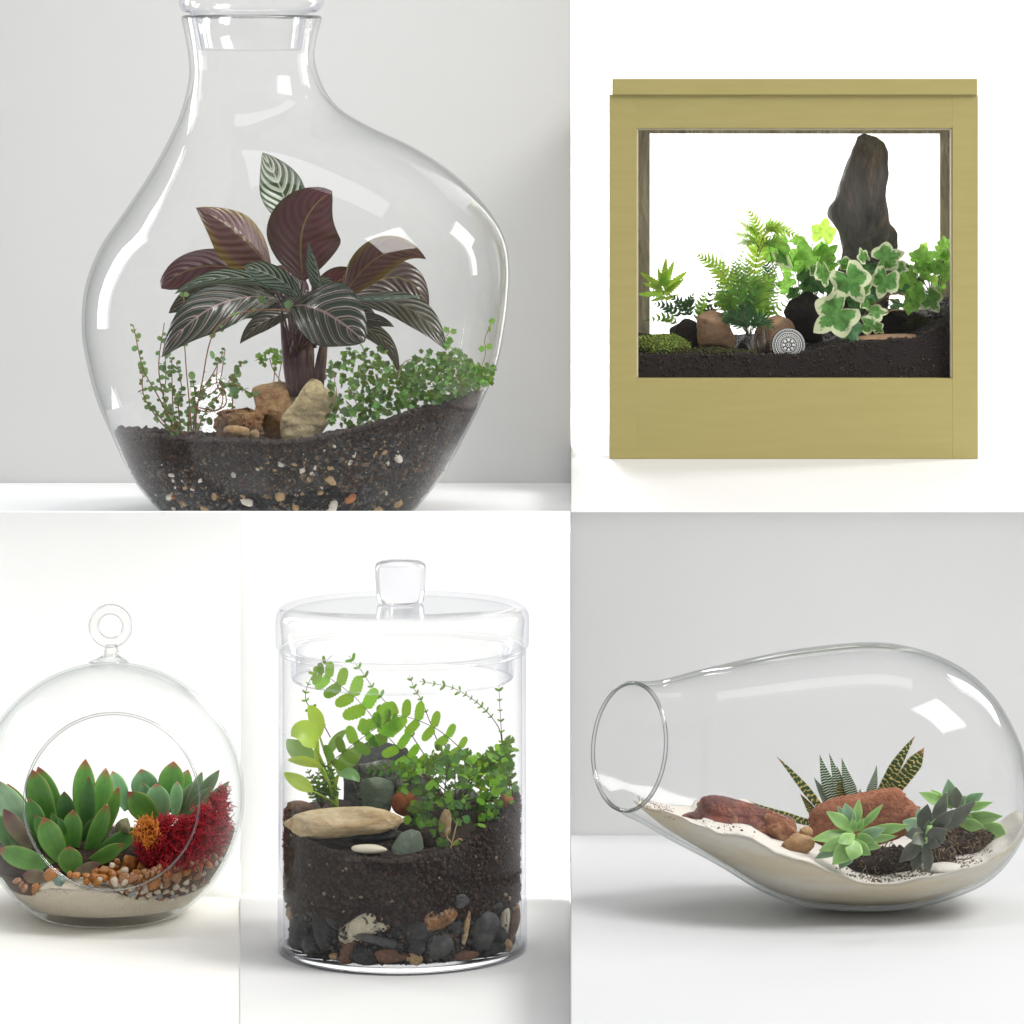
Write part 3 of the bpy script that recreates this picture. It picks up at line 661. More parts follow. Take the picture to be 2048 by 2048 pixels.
cleaf([(955, 985, 3.79), (850, 830, 3.76), (720, 790, 3.75), (588, 755, 3.75)], 75, M['cal_mid'], roll=-0.3, fold=0.15, a=0.6, tip=0.6)
cleaf([(870, 1010, 3.76), (980, 960, 3.70), (1160, 1060, 3.68), (1340, 1228, 3.68)], 205, M['cal_dark'], roll=0.05, fold=-0.14, cup=-0.2, a=0.48, tip=0.65)
cleaf([(1190, 960, 3.80), (1330, 740, 3.78), (1500, 560, 3.77), (1722, 712, 3.76)], 118, M['cal_olive'], roll=0.1, back=True, fold=0.12, a=0.42, cup=0.1)
cleaf([(1230, 960, 3.84), (1420, 800, 3.86), (1640, 740, 3.86), (1738, 1025, 3.86)], 112, M['cal_brown'], roll=-0.1, back=True, fold=0.1, a=0.55)
cleaf([(1230, 975, 3.81), (1480, 940, 3.78), (1700, 980, 3.76), (1850, 1285, 3.76)], 92, M['cal_brown'], roll=-0.2, back=False, fold=-0.1, a=0.6)
cleaf([(1190, 960, 3.79), (1380, 960, 3.76), (1560, 960, 3.75), (1705, 935, 3.75)], 30, M['cal_mid'], roll=-0.8, fold=0.1)
cleaf([(1180, 1120, 3.79), (1300, 1070, 3.77), (1440, 1080, 3.76), (1522, 1135, 3.76)], 44, M['cal_dark'], roll=0.2, fold=-0.1)
cleaf([(1150, 1120, 3.84), (1350, 1120, 3.84), (1520, 1180, 3.84), (1550, 1440, 3.84)], 55, M['cal_brown'], roll=0.2, fold=-0.1)
cleaf([(1060, 960, 3.77), (1070, 860, 3.76), (1040, 740, 3.755), (985, 603, 3.755)], 70, M['cal_mid'], roll=-0.9, fold=0.5, a=0.5)
cleaf([(1000, 1000, 3.85), (900, 960, 3.87), (780, 900, 3.88), (690, 860, 3.88)], 110, M['cal_dark'], roll=0.3, fold=-0.1, a=0.5)
cleaf([(1040, 1010, 3.86), (1140, 960, 3.87), (1260, 930, 3.88), (1400, 940, 3.88)], 100, M['cal_dark'], roll=0.3, fold=-0.1, a=0.5)
cleaf([(990, 900, 3.85), (900, 850, 3.86), (840, 790, 3.86), (770, 760, 3.86)], 70, M['cal_maroon'], roll=0.3, back=True, fold=0.1, a=0.5)
for pts, hw, mt, rl, bk in [([(960, 1000, 3.86), (800, 960, 3.87), (620, 960, 3.87), (520, 1100, 3.87)], 105, 'cal_dark', 0.3, False), ([(1000, 980, 3.87), (1120, 860, 3.88), (1220, 800, 3.88), (1330, 830, 3.88)], 90, 'cal_maroon', 0.2, True),
    ([(940, 960, 3.87), (880, 860, 3.88), (760, 800, 3.89), (640, 820, 3.89)], 90, 'cal_maroon', -0.2, True), ([(1020, 1040, 3.84), (1150, 1040, 3.85), (1300, 1000, 3.85), (1420, 1080, 3.85)], 80, 'cal_dark', 0.4, False),
    ([(900, 1040, 3.82), (760, 1060, 3.81), (640, 1120, 3.80), (560, 1240, 3.80)], 60, 'cal_dark', -0.3, False), ([(960, 930, 3.83), (930, 880, 3.83), (880, 830, 3.83), (800, 850, 3.83)], 60, 'cal_dark', 0.5, False),
    ([(1010, 920, 3.83), (1050, 860, 3.83), (1110, 850, 3.83), (1160, 900, 3.83)], 50, 'cal_mid', 0.4, False), ([(960, 1060, 3.78), (940, 1000, 3.76), (880, 960, 3.76), (800, 1000, 3.76)], 55, 'cal_dark', 0.2, False)]:
    cleaf(pts, hw, M[mt], roll=rl, back=bk, fold=-0.1 if not bk else 0.12, cup=-0.1)
# sheaths at the foot of the plant
for i, (x0, y0, x1, y1, r) in enumerate([(820, 1080, 890, 1560, 0.0048), (870, 1040, 920, 1560, 0.005), (940, 1020, 955, 1560, 0.0055), (1010, 1030, 985, 1560, 0.0052), (1110, 1080, 1040, 1560, 0.0055), (1060, 1120, 925, 1540, 0.003), (830, 1120, 990, 1560, 0.0034)]):
    V, F = tube_vf(bez([qB(x0, y0, 3.83 + 0.006 * (i % 2)), qB((x0 + x1) / 2 - 8, (y0 + y1) / 2, 3.825), qB(x1, y1, 3.83)], 8), [r * 0.3, r * 0.45, r * 0.6, r * 0.75, r * 0.9, r, r * 1.05, r, r], 10)
    solid('sheath', V, F, M['cal_stem'], cal)
for j in range(5):
    V, F = tube_vf(bez([qB(850 + 50 * j, 1010, 3.83), qB(890 + 40 * j, 1120, 3.82), qB(880 + 36 * j, 1260, 3.83)], 8), 0.0022, 8); solid('leaf_stalk', V, F, M['cal_stem'], cal)
# --- small-leaved plants
def disc_leaf(n=9, lob=0.0, seed=0, cup=0.12, asp=1.0):
    V = [(0, 0.5, -cup * 0.5)]; F = []; UV = [(0.5, 0.5)]
    for k in range(n * 2):
        a = PI * k / n - PI / 2; r = 0.5 * (1 - lob * (k % 2)); V.append((math.cos(a) * r * asp, 0.5 + math.sin(a) * r, cup * (r * 2) ** 2 * 0.5 * abs(math.cos(a)))); UV.append((0.5 + 0.5 * math.cos(a), 0.5 + 0.5 * math.sin(a)))
    for k in range(n * 2): F.append((0, 1 + k, 1 + (k + 1) % (n * 2)))
    return V, F, UV
M['wiry_leaf'] = m_leaf('small_dull_green_leaf', (0.07, 0.17, 0.07), (0.13, 0.26, 0.11), 0.3, 0.5)
M['wiry_stem'] = m_plain('orange_brown_stem', (0.32, 0.13, 0.05), 0.5, 0.2, 90)
M['ficus_a'] = m_leaf('bright_small_leaf', (0.17, 0.38, 0.07), (0.10, 0.26, 0.05), 0.35, 0.42, vein=(0.3, 0.45, 0.2))
M['ficus_b'] = m_leaf('dark_small_leaf', (0.04, 0.13, 0.03), (0.08, 0.20, 0.05), 0.25, 0.45)
V, F, UV = disc_leaf(6, 0, 0); ml_round = make_mesh('leaf', V, F, M['wiry_leaf'], uv=UV)
V, F, UV = disc_leaf(5, 0.28, 0, 0.2); ml_fa = make_mesh('leaf', V, F, M['ficus_a'], uv=UV); ml_fb = make_mesh('leaf', V, F, M['ficus_b'], uv=UV)
wiry = thing('wiry_vine', 'wiry plant of thin orange stems and tiny round leaves left of the rocks', 'plant', P(365, 868, 3.80))
stems = [[(330, 655, 3.79), (240, 480, 3.78), (160, 330, 3.77), (112, 120, 3.77)], [(345, 650, 3.80), (275, 520, 3.80), (235, 330, 3.80), (262, 110, 3.79)], [(360, 655, 3.80), (310, 560, 3.80), (300, 420, 3.80), (298, 280, 3.8)],
         [(395, 650, 3.76), (385, 520, 3.75), (362, 250, 3.75), (356, -20, 3.75)], [(395, 655, 3.77), (440, 420, 3.74), (500, 160, 3.70), (640, 60, 3.68), (870, 45, 3.66)], [(400, 650, 3.79), (420, 500, 3.79), (520, 420, 3.79), (556, 238, 3.79)],
         [(410, 645, 3.79), (430, 470, 3.78), (500, 350, 3.78), (548, 250, 3.78)], [(590, 560, 3.82), (592, 480, 3.82), (600, 420, 3.82), (598, 360, 3.82)], [(330, 660, 3.78), (270, 600, 3.78), (220, 540, 3.78), (180, 500, 3.78)],
         [(350, 660, 3.83), (330, 520, 3.83), (345, 420, 3.83), (320, 300, 3.83)], [(420, 650, 3.8), (450, 560, 3.8), (520, 470, 3.8), (640, 300, 3.81)], [(400, 520, 3.78), (480, 540, 3.77), (560, 500, 3.77), (530, 400, 3.77), (440, 440, 3.77)],
         [(520, 430, 3.8), (600, 410, 3.8), (660, 440, 3.8), (700, 460, 3.81)], [(375, 655, 3.84), (380, 560, 3.84), (410, 480, 3.84), (400, 380, 3.84)], [(300, 650, 3.79), (220, 560, 3.79), (160, 450, 3.79), (160, 320, 3.79)], [(315, 650, 3.81), (260, 480, 3.81), (270, 380, 3.81), (265, 260, 3.81)],
         [(430, 520, 3.80), (520, 530, 3.79), (545, 470, 3.79), (515, 400, 3.79), (520, 300, 3.79)]]
skip = {3: 0.85, 4: 0.9, 11: 1.0, 12: 0.7, 16: 1.0}
for i, s in enumerate(stems):
    cl = catmull([P(220 + kA * x, 600 + kA * y, D) for x, y, D in s], 8)
    V, F = tube_vf(cl, [lerp(0.00075, 0.00045, k / len(cl)) for k in range(len(cl))], 5); solid('stem', V, F, M['wiry_stem'], wiry)
    for k in range(2, len(cl)):
        for sd in (-1, 1):
            if R.random() < skip.get(i, 0.45): continue
            L = (6 + 7 * R.random()) * 3.8 / FPX; d = Vector((sd * (0.6 + R.random()), R.gauss(0, 0.7), R.gauss(0.1, 0.5))).normalized()
            place('leaf', ml_round, cl[k], cl[k] + d * L, R.gauss(0, 0.7), 0.95, wiry)
for x, y in ((495, 185), (865, 42), (745, 15), (545, 155), (600, 460), (612, 455), (487, 605), (400, 385), (500, 285), (625, 375), (610, 360)):
    p = P(220 + kA * x, 600 + kA * y, 3.72 if x > 700 else 3.76); place('leaf', ml_round, p, p + Vector((R.gauss(0, 0.4), 0, 1)).normalized() * 17 * 3.8 / FPX, R.gauss(0, 0.5), 0.9, wiry)
def mass(parent, poly_top, poly_bot, x0, x1, org, k, D0, D1, n_obj, n_stuff, meshes, mats, smin, smax, stuff_name='foliage', seed=0, gap=0.42, gs=0.05):
    """bush of small leaves filling the region between two edges (crop pixels), spread in depth"""
    rr = random.Random(seed); tp = line(poly_top); bt = line(poly_bot); sv = []; sf = []; suv = []; cnt = 0; tries = 0
    while cnt < n_obj + n_stuff and tries < 60000:
        tries += 1
        x = lerp(x0, x1, rr.random()); a, b = tp(x), bt(x)
        if b <= a: continue
        y = lerp(a, b, rr.random() ** 0.85); D = lerp(D0, D1, rr.random())
        g = noise.noise(Vector((x * gs * k, y * gs * k, D * 30 + seed)))
        if g < -gap * 0.5: continue
        front = cnt < n_obj
        if front: D = lerp(D0, (D0 + D1) / 2, rr.random())
        p = P(org[0] + k * x, org[1] + k * y, D); L = lerp(smin, smax, rr.random()) * D / FPX
        d = Vector((rr.gauss(0, 1), rr.gauss(-0.3, 0.6), rr.gauss(0.1, 0.8))).normalized(); roll = rr.gauss(0, 0.7)
        if front: place('leaf', meshes[0 if rr.random() < 0.62 + g else 1], p, p + d * L, roll, 0.95, parent, up=(CAMDIR + Vector((rr.gauss(0, 0.5), 0, 0.6 + rr.gauss(0, 0.4)))))
        else:
            S = side_for(p, p + d * L, roll); N = S.cross(d)
            lv, lf, lu = leafproto; o = len(sv)
            for v in lv: sv.append(p + S * (v[0] * L) + d * (v[1] * L) + N * (v[2] * L))
            sf += [tuple(i + o for i in f) for f in lf]; suv += lu
        cnt += 1
    if n_stuff:
        me = make_mesh(stuff_name, sv, sf, mats[1], uv=suv); o = link(stuff_name, me, parent, Matrix()); o['kind'] = 'stuff'
leafproto = disc_leaf(5, 0.28, 0, 0.2)
fic = thing('creeping_fig', 'bushy mass of small bright green leaves right of the pale tan slab', 'plant', P(800, 850, 3.82))
mass(fic, [(1050, 290), (1150, 235), (1280, 225), (1350, 290), (1400, 320), (1500, 245), (1600, 255), (1700, 260), (1760, 320), (1840, 310)],
     [(1050, 590), (1200, 610), (1300, 590), (1400, 530), (1600, 500), (1760, 430), (1840, 380)], 1050, 1840, (220, 600), kA, 3.755, 3.93, 300, 700, [ml_fa, ml_fb], [M['ficus_a'], M['ficus_b']], 10, 19, seed=5)
for s in ([(1640, 300), (1660, 240), (1610, 210), (1640, 150)], [(1790, 340), (1815, 250), (1810, 190), (1840, 115)], [(1500, 300), (1440, 290), (1400, 330), (1390, 380)], [(1150, 420), (1190, 500), (1200, 545)], [(1260, 480), (1300, 520), (1350, 555)], [(1080, 350), (1100, 500), (1080, 590)], [(1650, 330), (1690, 400), (1700, 450)]):
    cl = catmull([P(220 + kA * x, 600 + kA * y, 3.78) for x, y in s], 6); V, F = tube_vf(cl, 0.0004, 5); solid('stem', V, F, M['wiry_stem'], fic)
for (x, y) in ((1640, 155), (1610, 215), (1650, 235), (1625, 205), (1835, 120), (1812, 225), (1190, 540), (1300, 520), (1230, 520)):
    for q in range(2):
        p = P(220 + kA * x, 600 + kA * y, 3.76); place('leaf', ml_fa, p, p + Vector((R.gauss(0, 1), 0, R.gauss(0, 0.7))).normalized() * 16 * 3.8 / FPX, R.gauss(0, 0.4), 0.95, fic)
fic2 = thing('small_creeper', 'small trailing sprig of bright leaves left of the striped plant stalks', 'plant', P(545, 760, 3.88))
mass(fic2, [(715, 290), (760, 225), (840, 215)], [(715, 300), (760, 310), (840, 340)], 715, 845, (220, 600), kA, 3.86, 3.9, 26, 0, [ml_fa, ml_fa], [M['ficus_a']] * 2, 12, 20, seed=9)
for s in ([(800, 290), (795, 350), (790, 400)], [(830, 300), (815, 380), (818, 440)], [(770, 280), (790, 340), (830, 400)]):
    cl = catmull([P(220 + kA * x, 600 + kA * y, 3.88) for x, y in s], 5); V, F = tube_vf(cl, 0.0005, 5); solid('stem', V, F, M['wiry_stem'], fic2)
# ================================================================ B: the olive wooden box
DBk = 4.2
def olive(name, k=1.0):
    t = NT(name); n = t.noise(30, 4, 0.5, t.scaled(0.6, 1, 5)); n2 = t.noise(420, 3, 0.6, t.scaled(0.12, 1, 1)); n3 = t.noise(55, 2, 0.5)
    col = t.mix(t.map(n, 0.35, 0.7), (0.395 * k, 0.335 * k, 0.122 * k), (0.415 * k, 0.355 * k, 0.135 * k))
    col = t.mix(t.map(n3, 0.78, 0.82, 0, 0.4), col, (0.30, 0.22, 0.08))
    return t.done(t.pbr(col, 0.42, t.bump(t.math('ADD', n2, n), 0.15, 0.0006)))
M['olive'] = olive('olive_paint'); M['olive2'] = olive('olive_paint_rail', 0.985)
M['weather'] = m_rock('weathered_grey_brown_wood', (0.72, 0.66, 0.52), (0.40, 0.35, 0.26), (0.85, 0.85, 0.80), 45, streak=(1, 1, 0.18), bump=0.35, fine=200, rough=0.6)
M['bevel'] = m_plain('pale_bare_wood_edge', (0.66, 0.58, 0.40), 0.5, 0.1, 80)
boxr = thing('planter_box', 'olive green painted wooden box with a large front window onto ferns and ivy', 'planter', (X(1588, 4.1), 4.1, ZB))
def bpart(name, px0, px1, py0, py1, y0, y1, mat, D=4.0, bev=0.0012, par=None):
    V, F = box_vf(X(px0, D), X(px1, D), y0, y1, Z(py1, D), Z(py0, D), bev); return solid(name, V, F, mat, par or boxr, smooth=False)
t = 0.012
bpart('stile', 1219, 1273, 190, 917.5, 4.0, 4.0 + t, M['olive'], bev=0.0002); bpart('stile', 1905, 1956, 190, 917.5, 4.0, 4.0 + t, M['olive'], bev=0.0002)
bpart('rail', 1273.05, 1904.95, 190, 256, 4.00012, 4.0 + t, M['olive2'], bev=0.0001); bpart('rail', 1273.05, 1904.95, 757, 917.5, 4.00012, 4.0 + t, M['olive2'], bev=0.0001)
for a in ((1273, 1276.5, 257, 756), (1901.5, 1904.5, 257, 756)): bpart('window_bead', a[0], a[1], a[2], a[3], 4.0015, 4.011, M['bevel'], bev=0.0003)
bpart('window_bead', 1276.5, 1901.5, 256.5, 260, 4.0015, 4.011, M['bevel'], bev=0.0003)
V, F = box_vf(X(1277, 4.0), X(1901, 4.0), 4.006, 4.0085, Z(756, 4.0), Z(260.5, 4.0)); solid('window_pane', V, F, M['pane'], boxr, smooth=False)
bpart('side_panel', 1219.5, 1232, 190, 917.5, 4.0 + t + 0.0003, DBk + t, M['weather']); bpart('side_panel', 1943, 1955.5, 190, 917.5, 4.0 + t + 0.0003, DBk + t, M['weather'])
# rear frame and pane
x0, x1 = X(1232.5, 4.0), X(1942.5, 4.0)
def rpart(name, xa, xb, za, zb, mat, y0=DBk, y1=DBk + 0.011):
    V, F = box_vf(xa, xb, y0, y1, za, zb, 0.0008); return solid(name, V, F, mat, boxr, smooth=False)
zt, zb_ = Z(190, 4.0) - 0.0003, ZB + 0.0003
rpart('rear_stile', x0, X(1300, DBk), zb_, zt, M['weather']); rpart('rear_stile', X(1880, DBk), x1, zb_, zt, M['weather'])
rpart('rear_rail', X(1300, DBk) + 0.0002, X(1880, DBk) - 0.0002, Z(267.5, DBk), zt, M['weather']); rpart('rear_rail', X(1300, DBk) + 0.0002, X(1880, DBk) - 0.0002, zb_, Z(770, DBk), M['weather'])
V, F = box_vf(X(1300, DBk), X(1880, DBk), DBk + 0.004, DBk + 0.0065, Z(769, DBk), Z(268, DBk)); solid('rear_pane', V, F, M['pane'], boxr, smooth=False)
rpart('floor_board', x0, x1, ZB + 0.0004, ZB + 0.011, M['weather'], 4.0 + t + 0.0005, DBk - 0.0004)
bpart('box_lid', 1224.5, 1954.5, 157, 189.85, 3.997, DBk + t + 0.003, M['olive'], bev=0.0012)
# soil
hb = line([(1270, 716), (1340, 718), (1420, 716), (1500, 716), (1590, 716), (1640, 706), (1700, 692), (1760, 690), (1830, 684), (1870, 664), (1910, 640)])
def hBox(x, y):
    px = VX + x * FPX / 4.02
    return Z(hb(px), 4.02) + 0.004 + 0.05 * (y - 4.02) + 0.002 * noise.noise(Vector((x, y, 0)) * 60) + 0.001 * noise.noise(Vector((x, y, 2)) * 220)
M['soilB'] = m_soil('black_brown_soil', (0.005, 0.003, 0.0025), (0.018, 0.009, 0.007), (0.30, 0.24, 0.2), 420, sp=(0.76, 0.79), bump=0.6)
nx, ny = 130, 30; xa, xb, ya, yb = X(1233, 4.0) + 0.0004, X(1942, 4.0) - 0.0004, 4.0 + t + 0.0008, DBk - 0.0006
V = []; F = []
for j in range(ny + 1):
    for i in range(nx + 1):
        x, y = lerp(xa, xb, i / nx), lerp(ya, yb, j / ny); V.append((x, y, hBox(x, y)))
for j in range(ny):
    for i in range(nx): a = j * (nx + 1) + i; F.append((a, a + 1, a + nx + 2, a + nx + 1))
o0 = len(V); zf = ZB + 0.0115
for i in range(nx + 1): V.append((lerp(xa, xb, i / nx), ya, zf))
for i in range(nx): F.append((i, o0 + i, o0 + i + 1, i + 1))
soilB = tag(solid('soil', V, F, M['soilB']), 'almost black soil filling the bottom of the olive box behind its window', 'soil', kind='stuff')
rg = np.random.RandomState(8); pts = []; sz = []; cols = []
for i in range(2600):
    x, y = lerp(xa, xb, rg.rand()), lerp(ya, yb, rg.rand() ** 1.5); pts.append((x, y, hBox(x, y))); sz.append(0.0006 + 0.0018 * rg.rand() ** 3); k = 0.4 + rg.rand(); cols.append((0.028 * k, 0.015 * k, 0.011 * k))
for i in range(5000):
    x = lerp(xa, xb, rg.rand()); z = lerp(zf, hBox(x, ya), rg.rand()); pts.append((x, ya, z)); sz.append(0.0004 + 0.0012 * rg.rand() ** 3); k = rg.rand() ** 2 if i % 25 == 0 else -0.11 + 0.05 * rg.rand();
    if i % 25 == 0: sz[-1] = 0.0003 + 0.0004 * rg.rand()
    k = max(k, -0.11); cols.append((0.05 + 0.3 * k, 0.03 + 0.24 * k, 0.02 + 0.2 * k))
V, F, c = chunks(pts, sz, cols, 4); o = link('soil_crumbs', make_mesh('soil_crumbs', V, F, M['chips'], col=c, smooth=False), soilB, Matrix()); o['kind'] = 'stuff'
# rocks
kB = 0.3364; oB = (1260, 400)
def qb(l): return sp(l, 1140, 100, 0.4814)
M['slate'] = m_rock('dark_grey_driftwood_slate', (0.25, 0.23, 0.22), (0.12, 0.11, 0.11), (0.38, 0.31, 0.25), 16, streak=(1.6, 1.6, 0.28), bump=1.0, fine=150, rough=0.7)
M['slate2'] = m_rock('near_black_stone', (0.030, 0.020, 0.020), (0.012, 0.010, 0.011), (0.05, 0.03, 0.025), 40, bump=0.8)
M['brownstone'] = m_rock('warm_brown_stone', (0.46, 0.28, 0.16), (0.28, 0.18, 0.12), (0.52, 0.25, 0.10), 30, bump=0.5)
tag(outline_rock('standing_stone', qb([(1215, 347), (1195, 362), (1180, 400), (1160, 450), (1140, 500), (1120, 560), (1098, 620), (1065, 665), (1056, 700), (1075, 730), (1100, 760), (1112, 810), (1108, 880), (1098, 950), (1085, 1150)]),
    qb([(1230, 347), (1275, 362), (1303, 385), (1320, 420), (1318, 480), (1312, 540), (1308, 600), (1316, 660), (1332, 725), (1358, 748), (1383, 780), (1393, 830), (1398, 900), (1402, 1000), (1410, 1150)]),
    4.10, 55, M['slate'], 11, ramp=60, amp=0.06, sq=0.62, rows=60, nseg=40, fs=35, fine=0.025), 'tall dark grey stone standing upright behind the ivy in the olive box', 'stone')
tag(outline_rock('dark_stone', qb([(960, 1003), (910, 1045), (890, 1090), (900, 1150), (930, 1220)]), qb([(1010, 1000), (1050, 1040), (1060, 1100), (1060, 1150), (1060, 1220)]), 4.075, 30, M['slate2'], 12, amp=0.1), 'near black stone between the round patterned disc and the lowest ivy leaf', 'stone')
tag(outline_rock('brown_stone', qb([(545, 1082), (530, 1090), (528, 1150), (530, 1215), (540, 1245)]), qb([(620, 1078), (655, 1095), (668, 1150), (683, 1190), (680, 1245)]), 4.045, 28, M['brownstone'], 13, amp=0.07, sq=0.55), 'upright warm brown stone with a square top beside the green moss', 'stone')
tag(outline_rock('brown_stone', qb([(850, 1098), (795, 1115), (765, 1170), (755, 1290)]), qb([(880, 1098), (925, 1115), (960, 1160), (970, 1290)]), 4.062, 26, M['brownstone'], 14, amp=0.07), 'rounded brown stone directly behind the patterned disc', 'stone')
tag(outline_rock('veined_stone', qb([(785, 1150), (768, 1190), (760, 1240), (762, 1290)]), qb([(800, 1148), (820, 1170), (832, 1230), (835, 1290)]), 4.04, 16, m_rock('white_veined_brown_stone', (0.14, 0.095, 0.07), (0.10, 0.07, 0.055), (0.62, 0.55, 0.42), 45, streak=(1.5, 1, 0.3), amt=0.75), 15, amp=0.08), 'narrow brown stone with white veins left of the patterned disc', 'stone')
tag(outline_rock('black_stone', qb([(725, 1192), (700, 1215), (690, 1260)]), qb([(740, 1190), (750, 1220), (755, 1260)]), 4.04, 14, m_rock('black_white_veined_stone', (0.03, 0.03, 0.032), (0.05, 0.05, 0.05), (0.5, 0.5, 0.45), 50, amt=0.45), 16), 'small black stone with a pale vein under the middle of the fern', 'stone')
tag(outline_rock('grey_stone', qb([(430, 1140), (412, 1160), (408, 1220)]), qb([(450, 1138), (480, 1150), (490, 1220)]), 4.10, 15, m_rock('dull_grey_stone', (0.12, 0.12, 0.11), (0.2, 0.19, 0.18), None, 40), 17), 'small grey stone behind the left end of the moss mound', 'stone')
tag(rock('black_stone', 1140 + 0.4814 * 490, 100 + 0.4814 * 1180, 4.08, 26, 32, 18, M['slate2'], 0.1, 18, 3), 'black stone in the shade behind the square topped brown stone', 'stone')
tag(rock('flat_stone', 1140 + 0.4814 * 1320, 100 + 0.4814 * 1197, 4.035, 62, 8.5, 26, M['brownstone'], -0.03, 19, 4, planes=2, blunt=0.7), 'long flat brown stone lying on the soil under the ivy', 'stone')
tag(rock('dark_stone', 1140 + 0.4814 * 1330, 100 + 0.4814 * 1150, 4.10, 80, 34, 35, M['slate2'], 0.0, 29, 4), 'low black rock in shadow under the ivy, above the flat stone', 'stone')
# patterned disc
dc = P(1577, 690, 4.022); rd = 34 * 4.022 / FPX
disc = thing('patterned_disc', 'round dark disc painted with fine white rings and dots', 'ornament', dc)
M['disc'] = m_plain('charcoal_disc', (0.045, 0.047, 0.05), 0.6, 0.1, 60); M['wpaint'] = m_plain('white_disc_paint', (0.80, 0.80, 0.78), 0.6, 0.03, 100)
ydir = Vector((0, -1, 0.05)).normalized(); ux = Vector((1, 0, 0)); uz = ux.cross(-ydir) * 1.0
if uz.z < 0: uz = -uz
def cyl(c, r, y0, y1, n=48, cx=0, cz=0): 
    return shell_vf([(c + ydir * y0, 0.001 * r, ux, uz), (c + ydir * y0, r, ux, uz), (c + ydir * (y0 + (y1 - y0) * 0.7), r, ux, uz), (c + ydir * y1, r * 0.96, ux, uz), (c + ydir * y1, r * 0.001, ux, uz)], n)
V, F = cyl(dc, rd, -0.007, 0.0, 64); solid('disc_body', V, F, M['disc'], disc)
def ring(r0, r1): return shell_vf([(dc + ydir * 0.0001, r0, ux, uz), (dc + ydir * 0.0004, r0, ux, uz), (dc + ydir * 0.0004, r1, ux, uz), (dc + ydir * 0.0001, r1, ux, uz)], 64)
for a, b in ((0.95, 0.91), (0.78, 0.73), (0.57, 0.53), (0.42, 0.385), (0.13, 0.09)):
    V, F = ring(rd * a, rd * b); solid('painted_ring', V, F, M['wpaint'], disc)
dots = []
for rr_, n_, q in ((0.855, 56, 0.026), (0.64, 36, 0.042), (0.485, 30, 0.026), (0.285, 8, 0.085), (0.0, 1, 0.05), (0.205, 8, 0.02)):
    for k in range(n_):
        a = 2 * PI * k / n_; dots.append(cyl(dc + ux * (rd * rr_ * math.cos(a)) + uz * (rd * rr_ * math.sin(a)), rd * q, 0.0001, 0.0006, 10))
V, F = join_vf(dots); o = solid('painted_dots', V, F, M['wpaint'], disc); o['kind'] = 'stuff'
# moss
M['moss'] = m_col('moss', 0.9, 0.3)
def moss_mound(name, label, px, py, D, w, h, d, cols_, n, seed, sz=(0.0006, 0.0013), cat='moss'):
    rg = np.random.RandomState(seed); s = D / FPX; c = P(px, py, D)
    V0, F0 = rock_v(3, seed, planes=0, amp=0.25); base = V0 * np.array([w, d, h]) * s
    me = make_mesh(name, base, F0, m_plain(name + '_core', tuple(x * 0.5 for x in cols_[0]), 0.95, 0.3, 200)); o = link(name, me, None, Matrix.Translation(c)); tag(o, label, cat, kind='thing')
    V0n, _ = rock_v(4, seed, planes=0, amp=0.25); idx = rg.randint(0, len(V0n), n); pts = V0n[idx] * np.array([w, d, h]) * s * 1.0 + rg.normal(size=(n, 3)) * 0.0007 + np.array(c)
    cols = [np.array(cols_[rg.randint(len(cols_))]) * (0.5 + rg.rand()) for _ in range(n)]
    V, F, cc = chunks(pts, sz[0] + (sz[1] - sz[0]) * rg.rand(n), cols, seed, 0.5)
    m = link('moss_tufts', make_mesh('moss_tufts', V, F, M['moss'], col=cc, smooth=False), o, Matrix()); m['kind'] = 'stuff'; return o
gm = [(0.22, 0.30, 0.04), (0.34, 0.42, 0.09), (0.10, 0.17, 0.02)]
moss_mound('moss_mound', 'bright green cushion of moss in the left corner of the olive box', 1140 + 0.4814 * 372, 100 + 0.4814 * 1232, 4.05, 56, 22, 40, gm, 5000, 31)
gd = [(0.06, 0.09, 0.015), (0.10, 0.10, 0.02), (0.10, 0.05, 0.015), (0.03, 0.04, 0.01)]
moss_mound('moss_strip', 'dark green and brown strip of moss in front of the square topped brown stone', 1140 + 0.4814 * 600, 100 + 0.4814 * 1266, 4.03, 82, 12, 16, gd, 4000, 32)
moss_mound('moss_patch', 'dark tuft of moss on the rising soil at the right end of the olive box', 1140 + 0.4814 * 1480, 100 + 0.4814 * 1148, 4.09, 50, 16, 30, gd, 3000, 33)
# ferns
def pinna_vf(n=9, deep=0.42, w=0.21, asym=0.0):
    """toothed strip: one pinna of a fern, length 1 along +Y"""
    V = []; F = []; UV = []
    m = n * 2
    for i in range(m + 1):
        t = i / m; e = w * (1 - t) ** 0.55 * min(1, 0.55 + t * 4); k = 1.0 if i % 2 else 1 - deep
        if i == m: e = 0.0; k = 1
        yy = t + (0.035 if i % 2 else -0.01) * (1 - t)
        V += [(-e * k, yy, 0.02 * k), (0, t, 0), (e * k, yy, 0.02 * k)]; UV += [(0.5 - 0.5 * k, t), (0.5, t), (0.5 + 0.5 * k, t)]
    for i in range(m):
        a = i * 3; F += [(a, a + 1, a + 4, a + 3), (a + 1, a + 2, a + 5, a + 4)]
    return V, F, UV
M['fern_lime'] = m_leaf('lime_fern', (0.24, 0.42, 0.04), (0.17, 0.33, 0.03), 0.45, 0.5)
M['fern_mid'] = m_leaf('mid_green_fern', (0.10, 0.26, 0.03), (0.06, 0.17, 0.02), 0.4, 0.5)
M['fern_dark'] = m_leaf('dark_fern', (0.03, 0.10, 0.018), (0.02, 0.07, 0.015), 0.3, 0.5)
